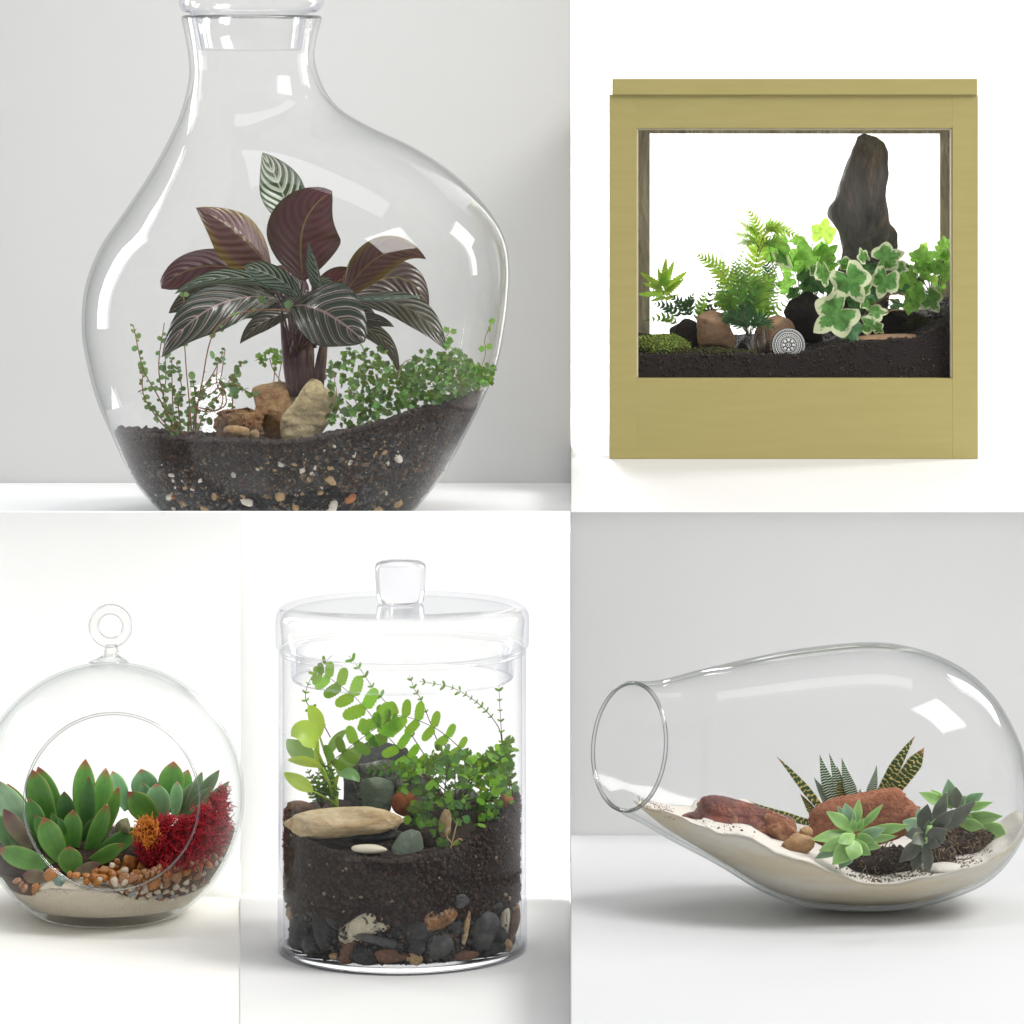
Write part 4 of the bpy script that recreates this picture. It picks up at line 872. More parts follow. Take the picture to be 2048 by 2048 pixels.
M['rachis'] = m_plain('brown_green_midrib', (0.10, 0.10, 0.03), 0.5, 0.2, 90); M['rachis_d'] = m_plain('dark_brown_midrib', (0.09, 0.035, 0.02), 0.5, 0.2, 90)
PIN = {}
for nm in ('fern_lime', 'fern_mid', 'fern_dark'):
    V, F, UV = pinna_vf(); PIN[nm] = make_mesh('leaflet', V, F, M[nm], uv=UV)
def frond(parent, pts, hw, mat, n=13, start=0.2, ang=58, roll=0.0, meshes=None, ws=1.0, taper=0.6, rr=0.00045, drop=0.0, mid='rachis', shape=None):
    """pts: world points of the midrib; hw: leaflet length at the widest, metres"""
    cl = catmull(pts, 8) if len(pts) > 2 else bez(pts, 12); m = len(cl)
    V, F = tube_vf(cl, [lerp(rr, rr * 0.4, i / m) for i in range(m)], 5); fo = solid('frond', V, F, M[mid], parent)
    s0 = side_for(cl[0], cl[-1], roll)
    for i in range(n):
        t = start + (1 - start) * (i + 0.5) / n; f = t * (m - 1); k = min(int(f), m - 2); p = cl[k].lerp(cl[k + 1], f - k)
        T = (cl[k + 1] - cl[k]).normalized(); S = (s0 - T * s0.dot(T)).normalized(); u = (t - start) / (1 - start)
        L = hw * (shape(u) if shape else (0.45 + 0.55 * min(1, u * 3.2)) * (1 - u) ** taper + 0.06)
        a = math.radians(ang) * (1 - 0.25 * u)
        for sd in (-1, 1):
            d = (T * math.cos(a) + S * (sd * math.sin(a)) + Vector((0, 0, -drop)) + Vector((R.gauss(0, 0.05), R.gauss(0, 0.12), R.gauss(0, 0.05)))).normalized()
            N = S.cross(T); N = N if N.y < 0 else -N
            me = meshes[R.randrange(len(meshes))] if meshes else PIN[mat]
            place('leaflet', me, p, p + d * L * (0.9 + 0.2 * R.random()), R.gauss(0, 0.15), ws, fo, up=N)
    p = cl[-1]; T = (cl[-1] - cl[-2]).normalized(); me = meshes[0] if meshes else PIN[mat]; place('leaflet', me, p, p + T * hw * 0.25, 0, ws, fo)
    return fo
def qf(x, y, D=4.06): return P(oB[0] + kB * x, oB[1] + kB * y, D)
u1 = 4.06 / FPX * kB
fern = thing('fern', 'tall fern with lime tipped fronds in the middle of the olive box', 'fern', qf(700, 830))
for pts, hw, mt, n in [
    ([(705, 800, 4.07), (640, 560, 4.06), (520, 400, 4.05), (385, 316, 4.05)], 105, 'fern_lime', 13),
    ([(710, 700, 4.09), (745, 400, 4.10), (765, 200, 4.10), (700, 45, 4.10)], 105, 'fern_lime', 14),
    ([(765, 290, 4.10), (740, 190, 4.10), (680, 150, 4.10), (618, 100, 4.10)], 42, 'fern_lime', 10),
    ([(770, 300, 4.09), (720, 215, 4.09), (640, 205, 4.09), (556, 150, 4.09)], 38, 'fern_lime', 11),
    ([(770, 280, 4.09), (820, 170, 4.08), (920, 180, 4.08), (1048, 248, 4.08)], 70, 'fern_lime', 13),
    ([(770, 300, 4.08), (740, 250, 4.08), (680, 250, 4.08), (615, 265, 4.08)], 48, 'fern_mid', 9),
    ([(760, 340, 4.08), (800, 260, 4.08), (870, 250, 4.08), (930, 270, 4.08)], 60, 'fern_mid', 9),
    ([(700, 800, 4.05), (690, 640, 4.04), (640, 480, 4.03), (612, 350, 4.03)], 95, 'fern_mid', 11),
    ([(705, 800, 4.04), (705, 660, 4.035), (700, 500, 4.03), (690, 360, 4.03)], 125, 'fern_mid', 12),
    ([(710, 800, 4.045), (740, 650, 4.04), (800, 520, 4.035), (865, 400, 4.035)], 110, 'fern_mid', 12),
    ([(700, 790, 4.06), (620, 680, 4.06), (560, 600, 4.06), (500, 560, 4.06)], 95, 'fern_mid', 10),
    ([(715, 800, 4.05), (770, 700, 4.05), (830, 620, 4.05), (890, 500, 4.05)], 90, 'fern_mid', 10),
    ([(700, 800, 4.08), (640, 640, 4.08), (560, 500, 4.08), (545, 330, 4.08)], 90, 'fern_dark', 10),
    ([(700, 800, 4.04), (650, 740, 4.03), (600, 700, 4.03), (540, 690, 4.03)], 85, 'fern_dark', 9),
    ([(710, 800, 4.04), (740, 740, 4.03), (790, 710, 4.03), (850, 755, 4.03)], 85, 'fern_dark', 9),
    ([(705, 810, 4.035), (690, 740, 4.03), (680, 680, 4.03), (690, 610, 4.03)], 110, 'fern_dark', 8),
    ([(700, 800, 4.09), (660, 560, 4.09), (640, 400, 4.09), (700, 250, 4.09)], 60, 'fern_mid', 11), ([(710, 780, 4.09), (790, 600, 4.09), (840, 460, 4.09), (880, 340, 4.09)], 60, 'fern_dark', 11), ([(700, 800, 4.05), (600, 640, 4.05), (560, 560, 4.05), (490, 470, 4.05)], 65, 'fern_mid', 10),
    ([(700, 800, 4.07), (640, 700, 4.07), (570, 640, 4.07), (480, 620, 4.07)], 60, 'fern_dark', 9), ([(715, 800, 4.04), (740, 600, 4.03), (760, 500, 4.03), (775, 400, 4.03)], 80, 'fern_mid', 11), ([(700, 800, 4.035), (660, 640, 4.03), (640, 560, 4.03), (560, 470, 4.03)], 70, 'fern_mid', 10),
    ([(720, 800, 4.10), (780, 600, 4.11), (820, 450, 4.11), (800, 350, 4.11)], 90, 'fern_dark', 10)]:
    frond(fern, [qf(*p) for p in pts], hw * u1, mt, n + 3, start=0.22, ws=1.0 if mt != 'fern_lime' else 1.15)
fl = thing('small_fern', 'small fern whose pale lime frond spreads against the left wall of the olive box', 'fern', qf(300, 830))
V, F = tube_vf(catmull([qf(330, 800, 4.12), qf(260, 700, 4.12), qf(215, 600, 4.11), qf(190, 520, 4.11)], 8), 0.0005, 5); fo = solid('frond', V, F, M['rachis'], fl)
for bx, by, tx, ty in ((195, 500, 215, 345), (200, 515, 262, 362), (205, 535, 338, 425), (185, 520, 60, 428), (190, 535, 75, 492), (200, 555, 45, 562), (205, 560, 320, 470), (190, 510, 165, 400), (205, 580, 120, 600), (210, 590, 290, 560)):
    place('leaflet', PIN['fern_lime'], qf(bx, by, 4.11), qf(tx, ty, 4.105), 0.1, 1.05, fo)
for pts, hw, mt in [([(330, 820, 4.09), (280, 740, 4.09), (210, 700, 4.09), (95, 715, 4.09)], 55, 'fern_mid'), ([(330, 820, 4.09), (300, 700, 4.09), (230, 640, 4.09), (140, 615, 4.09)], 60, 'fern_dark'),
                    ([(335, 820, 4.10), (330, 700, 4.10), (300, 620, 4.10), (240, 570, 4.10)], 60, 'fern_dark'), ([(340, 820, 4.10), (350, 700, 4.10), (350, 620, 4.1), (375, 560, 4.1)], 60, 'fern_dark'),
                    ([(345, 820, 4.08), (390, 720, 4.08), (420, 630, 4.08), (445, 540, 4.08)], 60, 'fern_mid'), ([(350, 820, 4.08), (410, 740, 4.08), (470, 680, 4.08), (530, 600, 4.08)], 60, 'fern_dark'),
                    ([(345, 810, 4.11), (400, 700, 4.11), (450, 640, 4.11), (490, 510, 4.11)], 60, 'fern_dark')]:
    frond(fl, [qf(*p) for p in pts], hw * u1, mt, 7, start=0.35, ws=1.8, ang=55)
# little bright sprig by the patterned disc
sprig = thing('sprig', 'small bright sprig with paired leaflets growing above the patterned disc', 'plant', qf(770, 700))
ml_obl = {}
def oblong_vf(wd=0.36, scal=0.0, n=8, tipflat=0.5):
    V = []; UV = []; F = []
    for i in range(n + 1):
        t = i / n; e = wd * (math.sin(PI * min(1, max(0.0, t * 0.86 + 0.10))) ** tipflat); 
        if i in (0,): e = wd * 0.25
        if i == n: e = wd * 0.45
        k = 1 - scal * (i % 2)
        V += [(-e * k, t, 0.05), (0, t + (0.05 if i == n else 0), 0), (e * k, t, 0.05)]; UV += [(0, t), (0.5, t), (1, t)]
    for i in range(n):
        a = i * 3; F += [(a, a + 1, a + 4, a + 3), (a + 1, a + 2, a + 5, a + 4)]
    return V, F, UV
V, F, UV = oblong_vf(0.25); ml_sprig = make_mesh('leaflet', V, F, M['fern_mid'], uv=UV)
frond(sprig, [qf(745, 720, 4.05), qf(820, 670, 4.05), qf(880, 640, 4.05), qf(945, 590, 4.05)], 42 * u1, '', 5, start=0.3, ang=75, meshes=[ml_sprig], ws=1.0)
frond(sprig, [qf(760, 600, 4.10), qf(830, 560, 4.1), qf(910, 560, 4.1), qf(970, 600, 4.1)], 14 * u1, '', 9, start=0.2, ang=75, meshes=[ml_sprig], ws=1.0)
# ivy
def ivy_vf(seed=0, lob=0.36):
    rr = random.Random(seed); N = 50; V = [(0, 0.36, 0.0)]; UV = [(0, 0)]; F = []
    lobes = [(90, 0.66, 0.30), (28, 0.54, 0.36), (152, 0.54, 0.36), (-38, 0.46, 0.40), (218, 0.46, 0.40)]
    rings = (0.33, 0.66, 0.88, 1.0)
    for f in rings:
        for k in range(N):
            th = 360 * k / N - 90; r = 0.38
            for c, R_, wd in lobes:
                d = (th - c + 180) % 360 - 180; x = abs(d) / (wd * 100)
                if x < 1: r = max(r, lerp(0.38, R_, (1 - x) ** 0.9))
            d = (th + 90 + 180) % 360 - 180
            if abs(d) < 26: r = 0.30 * (0.35 + 0.65 * abs(d) / 26)
            q = math.radians(th); v = 0.0
            z = 0.16 * (r * f) ** 2 * math.cos(q * 2 + seed) + 0.025 * math.sin(q * 5 + seed * 2) * f
            V.append((math.cos(q) * r * f, 0.36 + math.sin(q) * r * f, z - 0.10 * abs(math.cos(q)) * f * r)); UV.append((f, (th + 90) / 360))
    for k in range(N): F.append((0, 1 + k, 1 + (k + 1) % N))
    for g in range(len(rings) - 1):
        for k in range(N): a = 1 + g * N + k; b = 1 + g * N + (k + 1) % N; F.append((a, a + N, b + N, b))
    return V, F, UV
M['ivy_var'] = m_ivy('variegated_ivy', (0.05, 0.16, 0.025), (0.66, 0.70, 0.45), 0.74, 0.15)
M['ivy_back'] = m_ivy('painted_backlight_ivy', (0.13, 0.30, 0.05), (0.62, 0.75, 0.35), 0.93, 0.42)  # brighter copy of the ivy green, backlight put into the colour
M['ivy_pale'] = m_ivy('pale_lime_ivy', (0.33, 0.52, 0.07), (0.5, 0.65, 0.15), 0.99, 0.5)
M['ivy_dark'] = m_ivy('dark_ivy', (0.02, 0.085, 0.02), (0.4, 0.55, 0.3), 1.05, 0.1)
IVY = {k: [make_mesh('leaf', *(lambda q: (q[0], q[1]))(ivy_vf(s)), M[k], uv=ivy_vf(s)[2]) for s in (1, 2, 3)] for k in ('ivy_var', 'ivy_back', 'ivy_pale', 'ivy_dark')}
ivy = thing('ivy', 'variegated ivy with cream edged leaves tumbling over the dark stones in the olive box', 'ivy', qf(1400, 800))
ivy2 = thing('ivy', 'backlit green ivy left of the tall dark stone, behind the fern tips', 'ivy', qf(1060, 760, 4.14))
ivy3 = thing('ivy', 'green ivy climbing in the right corner of the olive box', 'ivy', qf(1800, 700, 4.12))
kk = 0
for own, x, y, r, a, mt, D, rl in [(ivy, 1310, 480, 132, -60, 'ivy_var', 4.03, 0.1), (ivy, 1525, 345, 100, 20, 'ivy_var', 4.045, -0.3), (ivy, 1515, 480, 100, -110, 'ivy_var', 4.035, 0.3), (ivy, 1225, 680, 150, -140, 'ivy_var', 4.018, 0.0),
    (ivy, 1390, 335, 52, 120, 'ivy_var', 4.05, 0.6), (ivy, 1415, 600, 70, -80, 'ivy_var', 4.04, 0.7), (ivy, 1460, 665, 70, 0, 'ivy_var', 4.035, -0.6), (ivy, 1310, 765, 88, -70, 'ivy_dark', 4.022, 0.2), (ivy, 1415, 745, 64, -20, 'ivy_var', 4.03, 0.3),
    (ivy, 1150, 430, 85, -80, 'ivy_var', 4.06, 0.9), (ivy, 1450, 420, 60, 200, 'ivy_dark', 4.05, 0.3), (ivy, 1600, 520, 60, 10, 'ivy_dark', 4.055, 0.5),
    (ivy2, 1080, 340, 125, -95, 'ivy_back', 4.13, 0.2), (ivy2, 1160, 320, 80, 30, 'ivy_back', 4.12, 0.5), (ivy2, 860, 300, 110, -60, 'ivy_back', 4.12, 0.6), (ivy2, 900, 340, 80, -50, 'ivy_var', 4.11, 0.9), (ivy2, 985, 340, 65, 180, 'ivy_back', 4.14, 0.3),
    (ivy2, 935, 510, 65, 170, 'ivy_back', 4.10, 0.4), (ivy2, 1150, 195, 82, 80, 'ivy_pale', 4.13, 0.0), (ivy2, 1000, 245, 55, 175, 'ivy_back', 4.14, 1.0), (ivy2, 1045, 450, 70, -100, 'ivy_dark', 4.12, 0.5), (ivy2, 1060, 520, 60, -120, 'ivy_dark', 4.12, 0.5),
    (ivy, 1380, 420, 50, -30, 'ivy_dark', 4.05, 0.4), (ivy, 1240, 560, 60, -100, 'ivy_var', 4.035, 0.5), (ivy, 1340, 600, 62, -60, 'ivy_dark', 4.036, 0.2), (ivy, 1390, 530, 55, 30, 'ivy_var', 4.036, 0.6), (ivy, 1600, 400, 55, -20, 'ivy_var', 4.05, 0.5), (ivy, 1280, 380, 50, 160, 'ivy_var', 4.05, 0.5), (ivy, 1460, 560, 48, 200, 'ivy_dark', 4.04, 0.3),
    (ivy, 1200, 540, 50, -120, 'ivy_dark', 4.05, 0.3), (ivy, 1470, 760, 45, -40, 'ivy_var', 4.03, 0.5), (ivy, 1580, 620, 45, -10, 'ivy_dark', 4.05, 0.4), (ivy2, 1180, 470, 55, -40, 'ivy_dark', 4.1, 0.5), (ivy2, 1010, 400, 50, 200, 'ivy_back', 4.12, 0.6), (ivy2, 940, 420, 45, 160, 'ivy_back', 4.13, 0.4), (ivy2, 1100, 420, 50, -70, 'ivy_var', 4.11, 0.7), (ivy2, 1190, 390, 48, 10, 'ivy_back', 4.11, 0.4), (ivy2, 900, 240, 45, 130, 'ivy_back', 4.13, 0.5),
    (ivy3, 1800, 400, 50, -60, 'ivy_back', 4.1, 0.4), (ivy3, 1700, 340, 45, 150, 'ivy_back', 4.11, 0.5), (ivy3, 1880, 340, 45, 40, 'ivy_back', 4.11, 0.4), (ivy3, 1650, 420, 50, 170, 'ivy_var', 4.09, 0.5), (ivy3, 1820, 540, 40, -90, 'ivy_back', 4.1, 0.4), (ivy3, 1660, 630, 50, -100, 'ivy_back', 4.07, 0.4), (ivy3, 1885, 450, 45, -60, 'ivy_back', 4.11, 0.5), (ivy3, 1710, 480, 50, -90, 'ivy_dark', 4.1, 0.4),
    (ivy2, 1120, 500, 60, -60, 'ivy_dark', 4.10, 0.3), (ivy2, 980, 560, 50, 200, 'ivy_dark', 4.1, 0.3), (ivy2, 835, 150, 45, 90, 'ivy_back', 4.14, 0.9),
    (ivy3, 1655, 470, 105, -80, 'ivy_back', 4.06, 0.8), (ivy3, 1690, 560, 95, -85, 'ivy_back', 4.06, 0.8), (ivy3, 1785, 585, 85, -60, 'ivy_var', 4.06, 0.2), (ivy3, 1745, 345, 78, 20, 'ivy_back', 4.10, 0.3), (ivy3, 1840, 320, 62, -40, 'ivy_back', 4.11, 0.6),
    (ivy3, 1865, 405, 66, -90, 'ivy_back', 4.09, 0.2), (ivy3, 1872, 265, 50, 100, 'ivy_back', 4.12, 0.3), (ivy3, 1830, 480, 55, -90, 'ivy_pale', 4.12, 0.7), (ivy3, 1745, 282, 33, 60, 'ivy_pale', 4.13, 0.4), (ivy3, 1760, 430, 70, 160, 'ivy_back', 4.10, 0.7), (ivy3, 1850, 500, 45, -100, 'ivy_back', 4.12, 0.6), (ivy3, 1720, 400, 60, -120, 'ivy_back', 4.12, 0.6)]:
    kk += 1; c = qf(x, y, D); q = math.radians(a); d = Vector((math.cos(q), R.gauss(-0.05, 0.1), math.sin(q))).normalized(); L = r * 1.95 * kB * D / FPX
    me = IVY[mt][kk % 3]; p0 = c - d * L * 0.42
    place('leaf', me, p0, p0 + d * L, rl * (1 if kk % 2 else -1), 1.0, own)
    e = {id(ivy): qf(1400, 780, 4.07), id(ivy2): qf(1060, 760, 4.13), id(ivy3): qf(1830, 680, 4.12)}[id(own)]
    pb = p0 + d * L * 0.08; V, F = tube_vf(bez([pb, pb.lerp(e, 0.4) + Vector((R.gauss(0, 0.006), 0.01, R.gauss(0, 0.006))), e], 8), 0.0005, 5)
    solid('stem', V, F, M['rachis'], own)
for pts in ([(1640, 560, 4.04), (1560, 560, 4.04), (1480, 600, 4.04), (1420, 640, 4.04)], [(1640, 655, 4.035), (1560, 655, 4.035), (1480, 690, 4.035), (1400, 720, 4.035)], [(1600, 610, 4.04), (1560, 590, 4.04), (1520, 600, 4.04)]):
    V, F = tube_vf(catmull([qf(*p) for p in pts], 6), 0.0007, 6); solid('stem', V, F, m_plain('bare_ivy_stem', (0.22, 0.15, 0.07), 0.6) if 'bare' not in M else M['bare'], ivy)
# ================================================================ C: the glass globe with a round opening
RG = 270 * DC / FPX; gx = X(218, DC); gz = Z(1596, DC)
cG = Vector((gx, DC, gz))
def sectG(z, off=0.0):
    d = (z - gz) / (RG - off); return gx, (RG - off) * math.sqrt(max(0.0, 1 - d * d))
globe = thing('glass_globe', 'clear glass globe with a hanging loop and round opening, holding succulents and red moss', 'glass globe', (gx, DC, ZC))
axd = Vector((0.145, -1, 0.145)).normalized(); ua = Vector((1, 0, 0)); ua = (ua - axd * ua.dot(axd)).normalized(); va = axd.cross(ua) * -1
TH0 = math.asin(171 / 270)
def globe_shell(Rr, n=90):
    rings = []
    for i in range(n + 1):
        th = lerp(TH0, PI - 0.01, i / n); rings.append((cG + axd * (Rr * math.cos(th)), Rr * math.sin(th), ua, va))
    return rings
def flat(V, zmin): 
    out = []
    for v in V:
        if v.z < zmin: k = (v.z - zmin); v = Vector((v.x, v.y, zmin + 0.02 * k))
        out.append(v)
    return out
M['glass_globe'] = m_glass('globe_glass', edge=(0.60, 0.64, 0.63), k0=0.8, gl=0.8, pw=3.5)
V, F = shell_vf(globe_shell(RG), 128); V = flat(V, ZC + 0.0012); solid('globe_wall', V, F, M['glass_globe'], globe)
V, F = shell_vf(globe_shell(RG - 0.0022), 128); V = flat(V, ZC + 0.010); solid('inner_wall', V, F, M['glass_inner'], globe)
def torus_vf(c, R0, r, u, v, n=128, m=10):
    V = []; F = []; w_ = u.cross(v)
    for i in range(n):
        a = 2 * PI * i / n; d = u * math.cos(a) + v * math.sin(a)
        for j in range(m): b = 2 * PI * j / m; V.append(c + d * (R0 + r * math.cos(b)) + w_ * (r * math.sin(b)))
    for i in range(n):
        for j in range(m): F.append((i * m + j, ((i + 1) % n) * m + j, ((i + 1) % n) * m + (j + 1) % m, i * m + (j + 1) % m))
    return V, F
V, F = torus_vf(cG + axd * ((RG - 0.001) * math.cos(TH0)), (RG - 0.001) * math.sin(TH0), 0.0013, ua, va); solid('opening_rim', V, F, M['glass_rim'], globe)
M['loop_glass'] = m_glass('loop_glass', edge=(0.30, 0.32, 0.32), k0=0.95, base=0.06, pw=2.0)
s_ = DC / FPX
V, F = torus_vf(Vector((X(221, DC), DC, Z(1252, DC))), 33.5 * s_, 10.5 * s_, Vector((1, 0, 0)), Vector((0, 0, 1)), 72, 14); solid('hanging_loop', V, F, M['loop_glass'], globe)
def Rg(px, py, r): return (Vector((X(px, DC), DC, Z(py, DC))), r * s_)
V, F = shell_vf([Rg(222, 1290, 12), Rg(223, 1299, 13), Rg(223, 1303, 15), Rg(222, 1306, 12), Rg(221, 1312, 18), Rg(220, 1318, 28), Rg(219, 1324, 42)], 48, close_top=True, close_bottom=True); solid('loop_neck', V, F, M['loop_glass'], globe)
# sand and gravel bed
hg = line([(0, 1812), (60, 1800), (80, 1780), (100, 1771), (160, 1768), (240, 1776), (270, 1792), (330, 1806), (400, 1812), (480, 1812)])
hg2 = line([(0, 1790), (60, 1785), (100, 1786), (160, 1778), (240, 1778), (330, 1770), (380, 1755), (440, 1725), (480, 1700)])
def hG(x, y):
    px = VX + x * FPX / (DC - 0.07); back = max(0, (y - (DC - 0.08)))
    return Z(hg(px), DC - 0.07) + 0.10 * back + 0.0006 * noise.noise(Vector((x, y, 0)) * 200)
M['sandC'] = m_soil('pale_beige_sand', (0.66, 0.58, 0.46), (0.74, 0.67, 0.55), (0.25, 0.18, 0.12), 520, sp=(0.68, 0.74), bump=0.8)
V, F = fill_vf(ZC + 0.0115, lambda z: sectG(z, 0.0022), hG, (gx, DC), amp=0.0006)
sand_vf = (V, F)
hG0 = hG
def hG2(x, y):
    px = VX + x * FPX / (DC - 0.07); back = max(0, (y - (DC - 0.08))); return Z(hg2(px), DC - 0.07) + 0.10 * back + 0.002 * noise.noise(Vector((x, y, 0)) * 160)
M['gravelC'] = m_rock('mixed_brown_gravel', (0.22, 0.10, 0.045), (0.10, 0.045, 0.02), (0.42, 0.30, 0.2), 420, bump=1.0, fine=300, amt=0.3)
V, F = fill_vf(ZC + 0.012, lambda z: sectG(z, 0.0030), hG2, (gx, DC), amp=0.002)
tag(solid('gravel', V, F, M['gravelC']), 'fine rusty brown gravel under the red moss of the glass globe', 'gravel', kind='stuff')
V, F = sand_vf
tag(solid('sand', V, F, M['sandC']), 'pale beige sand at the bottom of the glass globe', 'sand', kind='stuff')
PEBR = [rock_v(3, 60 + i, amp=0.35, planes=2, fine=0.01, cut=0.9) for i in range(5)]
def pebset(nm, c1, c2, rough=0.35): 
    m = m_rock(nm, c1, c2, None, scale=1.5, fine=7, rough=rough, bump=0.15, bd=0.0004); return [make_mesh('pebble', V, F, m) for V, F in PEBR]
orange = pebset('orange_pebble', (0.52, 0.22, 0.04), (0.36, 0.12, 0.02)); brown = pebset('brown_pebble', (0.30, 0.13, 0.05), (0.40, 0.20, 0.09))
cream = pebset('cream_pebble', (0.66, 0.56, 0.43), (0.55, 0.44, 0.32), 0.5); greyp = pebset('grey_pebble', (0.22, 0.24, 0.25), (0.34, 0.36, 0.36), 0.5); tealp = pebset('grey_green_pebble', (0.22, 0.32, 0.27), (0.16, 0.22, 0.19), 0.4)
def gpt(px, py, off):
    """point on the inside of the globe wall seen at px,py"""
    D = DC - 0.08
    for _ in range(8):
        x, z = X(px, D), Z(py, D); q = (RG - off) ** 2 - (x - gx) ** 2 - (z - gz) ** 2
        if q < 0: return None
        D = DC - math.sqrt(q)
    return Vector((X(px, D), D, Z(py, D)))
R2 = random.Random(11)
def gpeb(px, py, s, meshes, lab, grp, off=None):
    p = gpt(px, py, 0.0026 + s * 0.75 * s_ if off is None else off)
    if p is None: return
    s *= s_; pebble(meshes[R2.randrange(5)], p, (s * R2.uniform(0.9, 1.3), s * 0.85, s * R2.uniform(0.65, 0.95)), (R2.random() * 6, 0.3 * R2.gauss(0, 1), 1, 0.3 * R2.gauss(0, 1)), lab, 'pebble', grp)
kC = 0.2495
def gq(x, y): return kC * x, 1480 + kC * y
G1, G2, G3 = ('orange pebbles in the globe', 'brown pebbles in the globe', 'cream pebbles in the globe')
L1, L2, L3 = ('glossy orange pebble in the gravel in front of the succulents in the glass globe', 'rounded brown pebble against the right wall of the glass globe below the red moss', 'small cream pebble at the edge of the sand in the glass globe')
placed = []
def free(px, py, r):
    for a, b, c in placed:
        if (a - px) ** 2 + (b - py) ** 2 < (0.80 * (c + r)) ** 2: return False
    placed.append((px, py, r)); return True
for x, y, s in [(1230, 1140, 14), (1400, 1090, 14), (1565, 1080, 12), (1330, 1150, 11), (1655, 990, 11), (1490, 1050, 10), (1110, 1170, 9)]:
    px, py = gq(x, y); free(px, py, s); gpeb(px, py, s, orange if R2.random() < 0.5 else brown, L2, G2)
for x, y, s in [(1485, 1130, 9), (1400, 1170, 9), (1260, 1210, 8), (1130, 1260, 10), (1330, 1210, 7), (1550, 1180, 8), (1410, 1250, 6), (1050, 1175, 9), (960, 1250, 8), (1190, 1235, 8), (1330, 1270, 7), (920, 1140, 10), (1000, 1140, 8), (1150, 1210, 7), (1210, 1265, 8)]:
    px, py = gq(x, y); free(px, py, s); gpeb(px, py, s, cream, L3, G3)
for x, y, s in [(1060, 1215, 11), (1270, 1240, 9), (1375, 1250, 7)]: px, py = gq(x, y); free(px, py, s); gpeb(px, py, s, greyp, 'slate grey pebble among the cream pebbles of the glass globe', 'grey pebbles in the globe')
for i in range(2500):      # right wall, under the moss
    px, py = 235 + 235 * R2.random(), 0; py = lerp(line([(235, 1762), (330, 1740), (400, 1722), (480, 1680)])(px), line([(235, 1792), (330, 1797), (400, 1778), (440, 1748), (480, 1710)])(px), R2.random())
    s = R2.uniform(5.5, 10.5)
    if free(px, py, s): m_, L_, G_ = ((brown, L2, G2), (cream, L3, G3), (orange, L2, G2))[R2.choice((0, 0, 1, 2)) if py < 1770 else R2.choice((1, 1, 0))]; gpeb(px, py, s, m_, L_, G_)
for x, y, s in [(465, 1120, 13)]: px, py = gq(x, y); gpeb(px, py, s, tealp, 'grey green pebble on the sand at the left of the glass globe', None)
for x, y, s in [(290, 1180, 8), (275, 1215, 6), (410, 1080, 14), (200, 1190, 7), (140, 1130, 8), (170, 1160, 6), (610, 1085, 9), (560, 1080, 7)]: px, py = gq(x, y); gpeb(px, py, s, orange if x > 250 else brown, 'rusty pebble between the sand and the large succulent at the left of the glass globe', 'rusty pebbles at the left of the globe')
for x, y, s in [(1040, 990, 17), (840, 1060, 12), (900, 1080, 10), (760, 1110, 12), (700, 1100, 9), (980, 1080, 11), (1000, 1040, 8), (910, 1030, 9), (770, 1060, 8), (1060, 1110, 8), (940, 980, 8), (1100, 1070, 9), (830, 1110, 9), (1020, 1110, 9), (900, 1125, 8), (1130, 1020, 9), (690, 1140, 7), (780, 1145, 7)]:
    px, py = gq(x, y); D = DC - 0.085 + 0.0002 * (1130 - y); s2 = 1.15 * s * D / FPX
    pebble(orange[R2.randrange(5)], P(px, py, D), (s2 * R2.uniform(0.8, 1.1), s2 * 0.8, s2 * 0.85), (R2.random() * 6, 0.4, 1, 0.3), L1, 'pebble', G1)
for x, y, s in [(1000, 1050, 8), (900, 1005, 6), (800, 1120, 6)]: px, py = gq(x, y); D = DC - 0.088; s2 = s * D / FPX; pebble(cream[R2.randrange(5)], P(px, py, D), (s2, s2 * 0.8, s2), (1, 0.4, 1, 0.3), 'small white pebble among the orange ones in front of the succulents', 'pebble', 'white pebbles among the orange ones')
for i in range(2500):      # second layer, just behind the first
    px = 235 + 240 * R2.random(); py = lerp(line([(235, 1756), (330, 1735), (400, 1718), (480, 1680)])(px), line([(235, 1792), (330, 1797), (400, 1780), (440, 1750), (480, 1712)])(px), R2.random()); s = R2.uniform(6, 9.5)
    if any((a - px) ** 2 + (b - py) ** 2 < (0.5 * (c + s)) ** 2 for a, b, c in placed): continue
    placed.append((px, py, s)); m_, L_, G_ = ((brown, L2, G2), (cream, L3, G3))[0 if py < 1765 or R2.random() < 0.4 else 1]; gpeb(px, py, s, m_, L_, G_, off=0.0075)
for i in range(90):   # filler gravel behind
    px, py = 140 + 300 * R2.random(), 1738 + 25 * R2.random(); D = DC - 0.07 + 0.10 * R2.random()
    if Vector((X(px, D) - gx, D - DC, Z(py, D) - gz)).length > RG - 0.008: continue
    s2 = R2.uniform(6, 10) * s_; pebble((orange, brown)[i % 2][i % 5], P(px, py, D), (s2, s2 * 0.9, s2 * 0.8), (R2.random() * 6, 0.4, 1, 0.3), 'orange brown pebble lying on the gravel bed behind the front pebbles of the globe', 'pebble', 'gravel bed pebbles of the globe')
# dark earth core that the succulents stand in
M['soilC'] = m_soil('dark_earth', (0.02, 0.012, 0.008), (0.07, 0.035, 0.02), None, 420)
tag(rock('earth_mound', 160, 1712, DC + 0.025, 175, 50, 185, M['soilC'], 0, 41, 4, planes=0), 'dark earth mound that the succulents grow in inside the globe', 'soil')
tag(rock('stone_chip', *gq(985, 700), DC - 0.02, 18, 22, 10, m_rock('pale_green_chip', (0.40, 0.40, 0.22), (0.22, 0.22, 0.12), None, 60), 0.4, 42, 3, cut=0.6, planes=9), 'pale yellowish stone chip between the two succulents in the globe', 'stone')
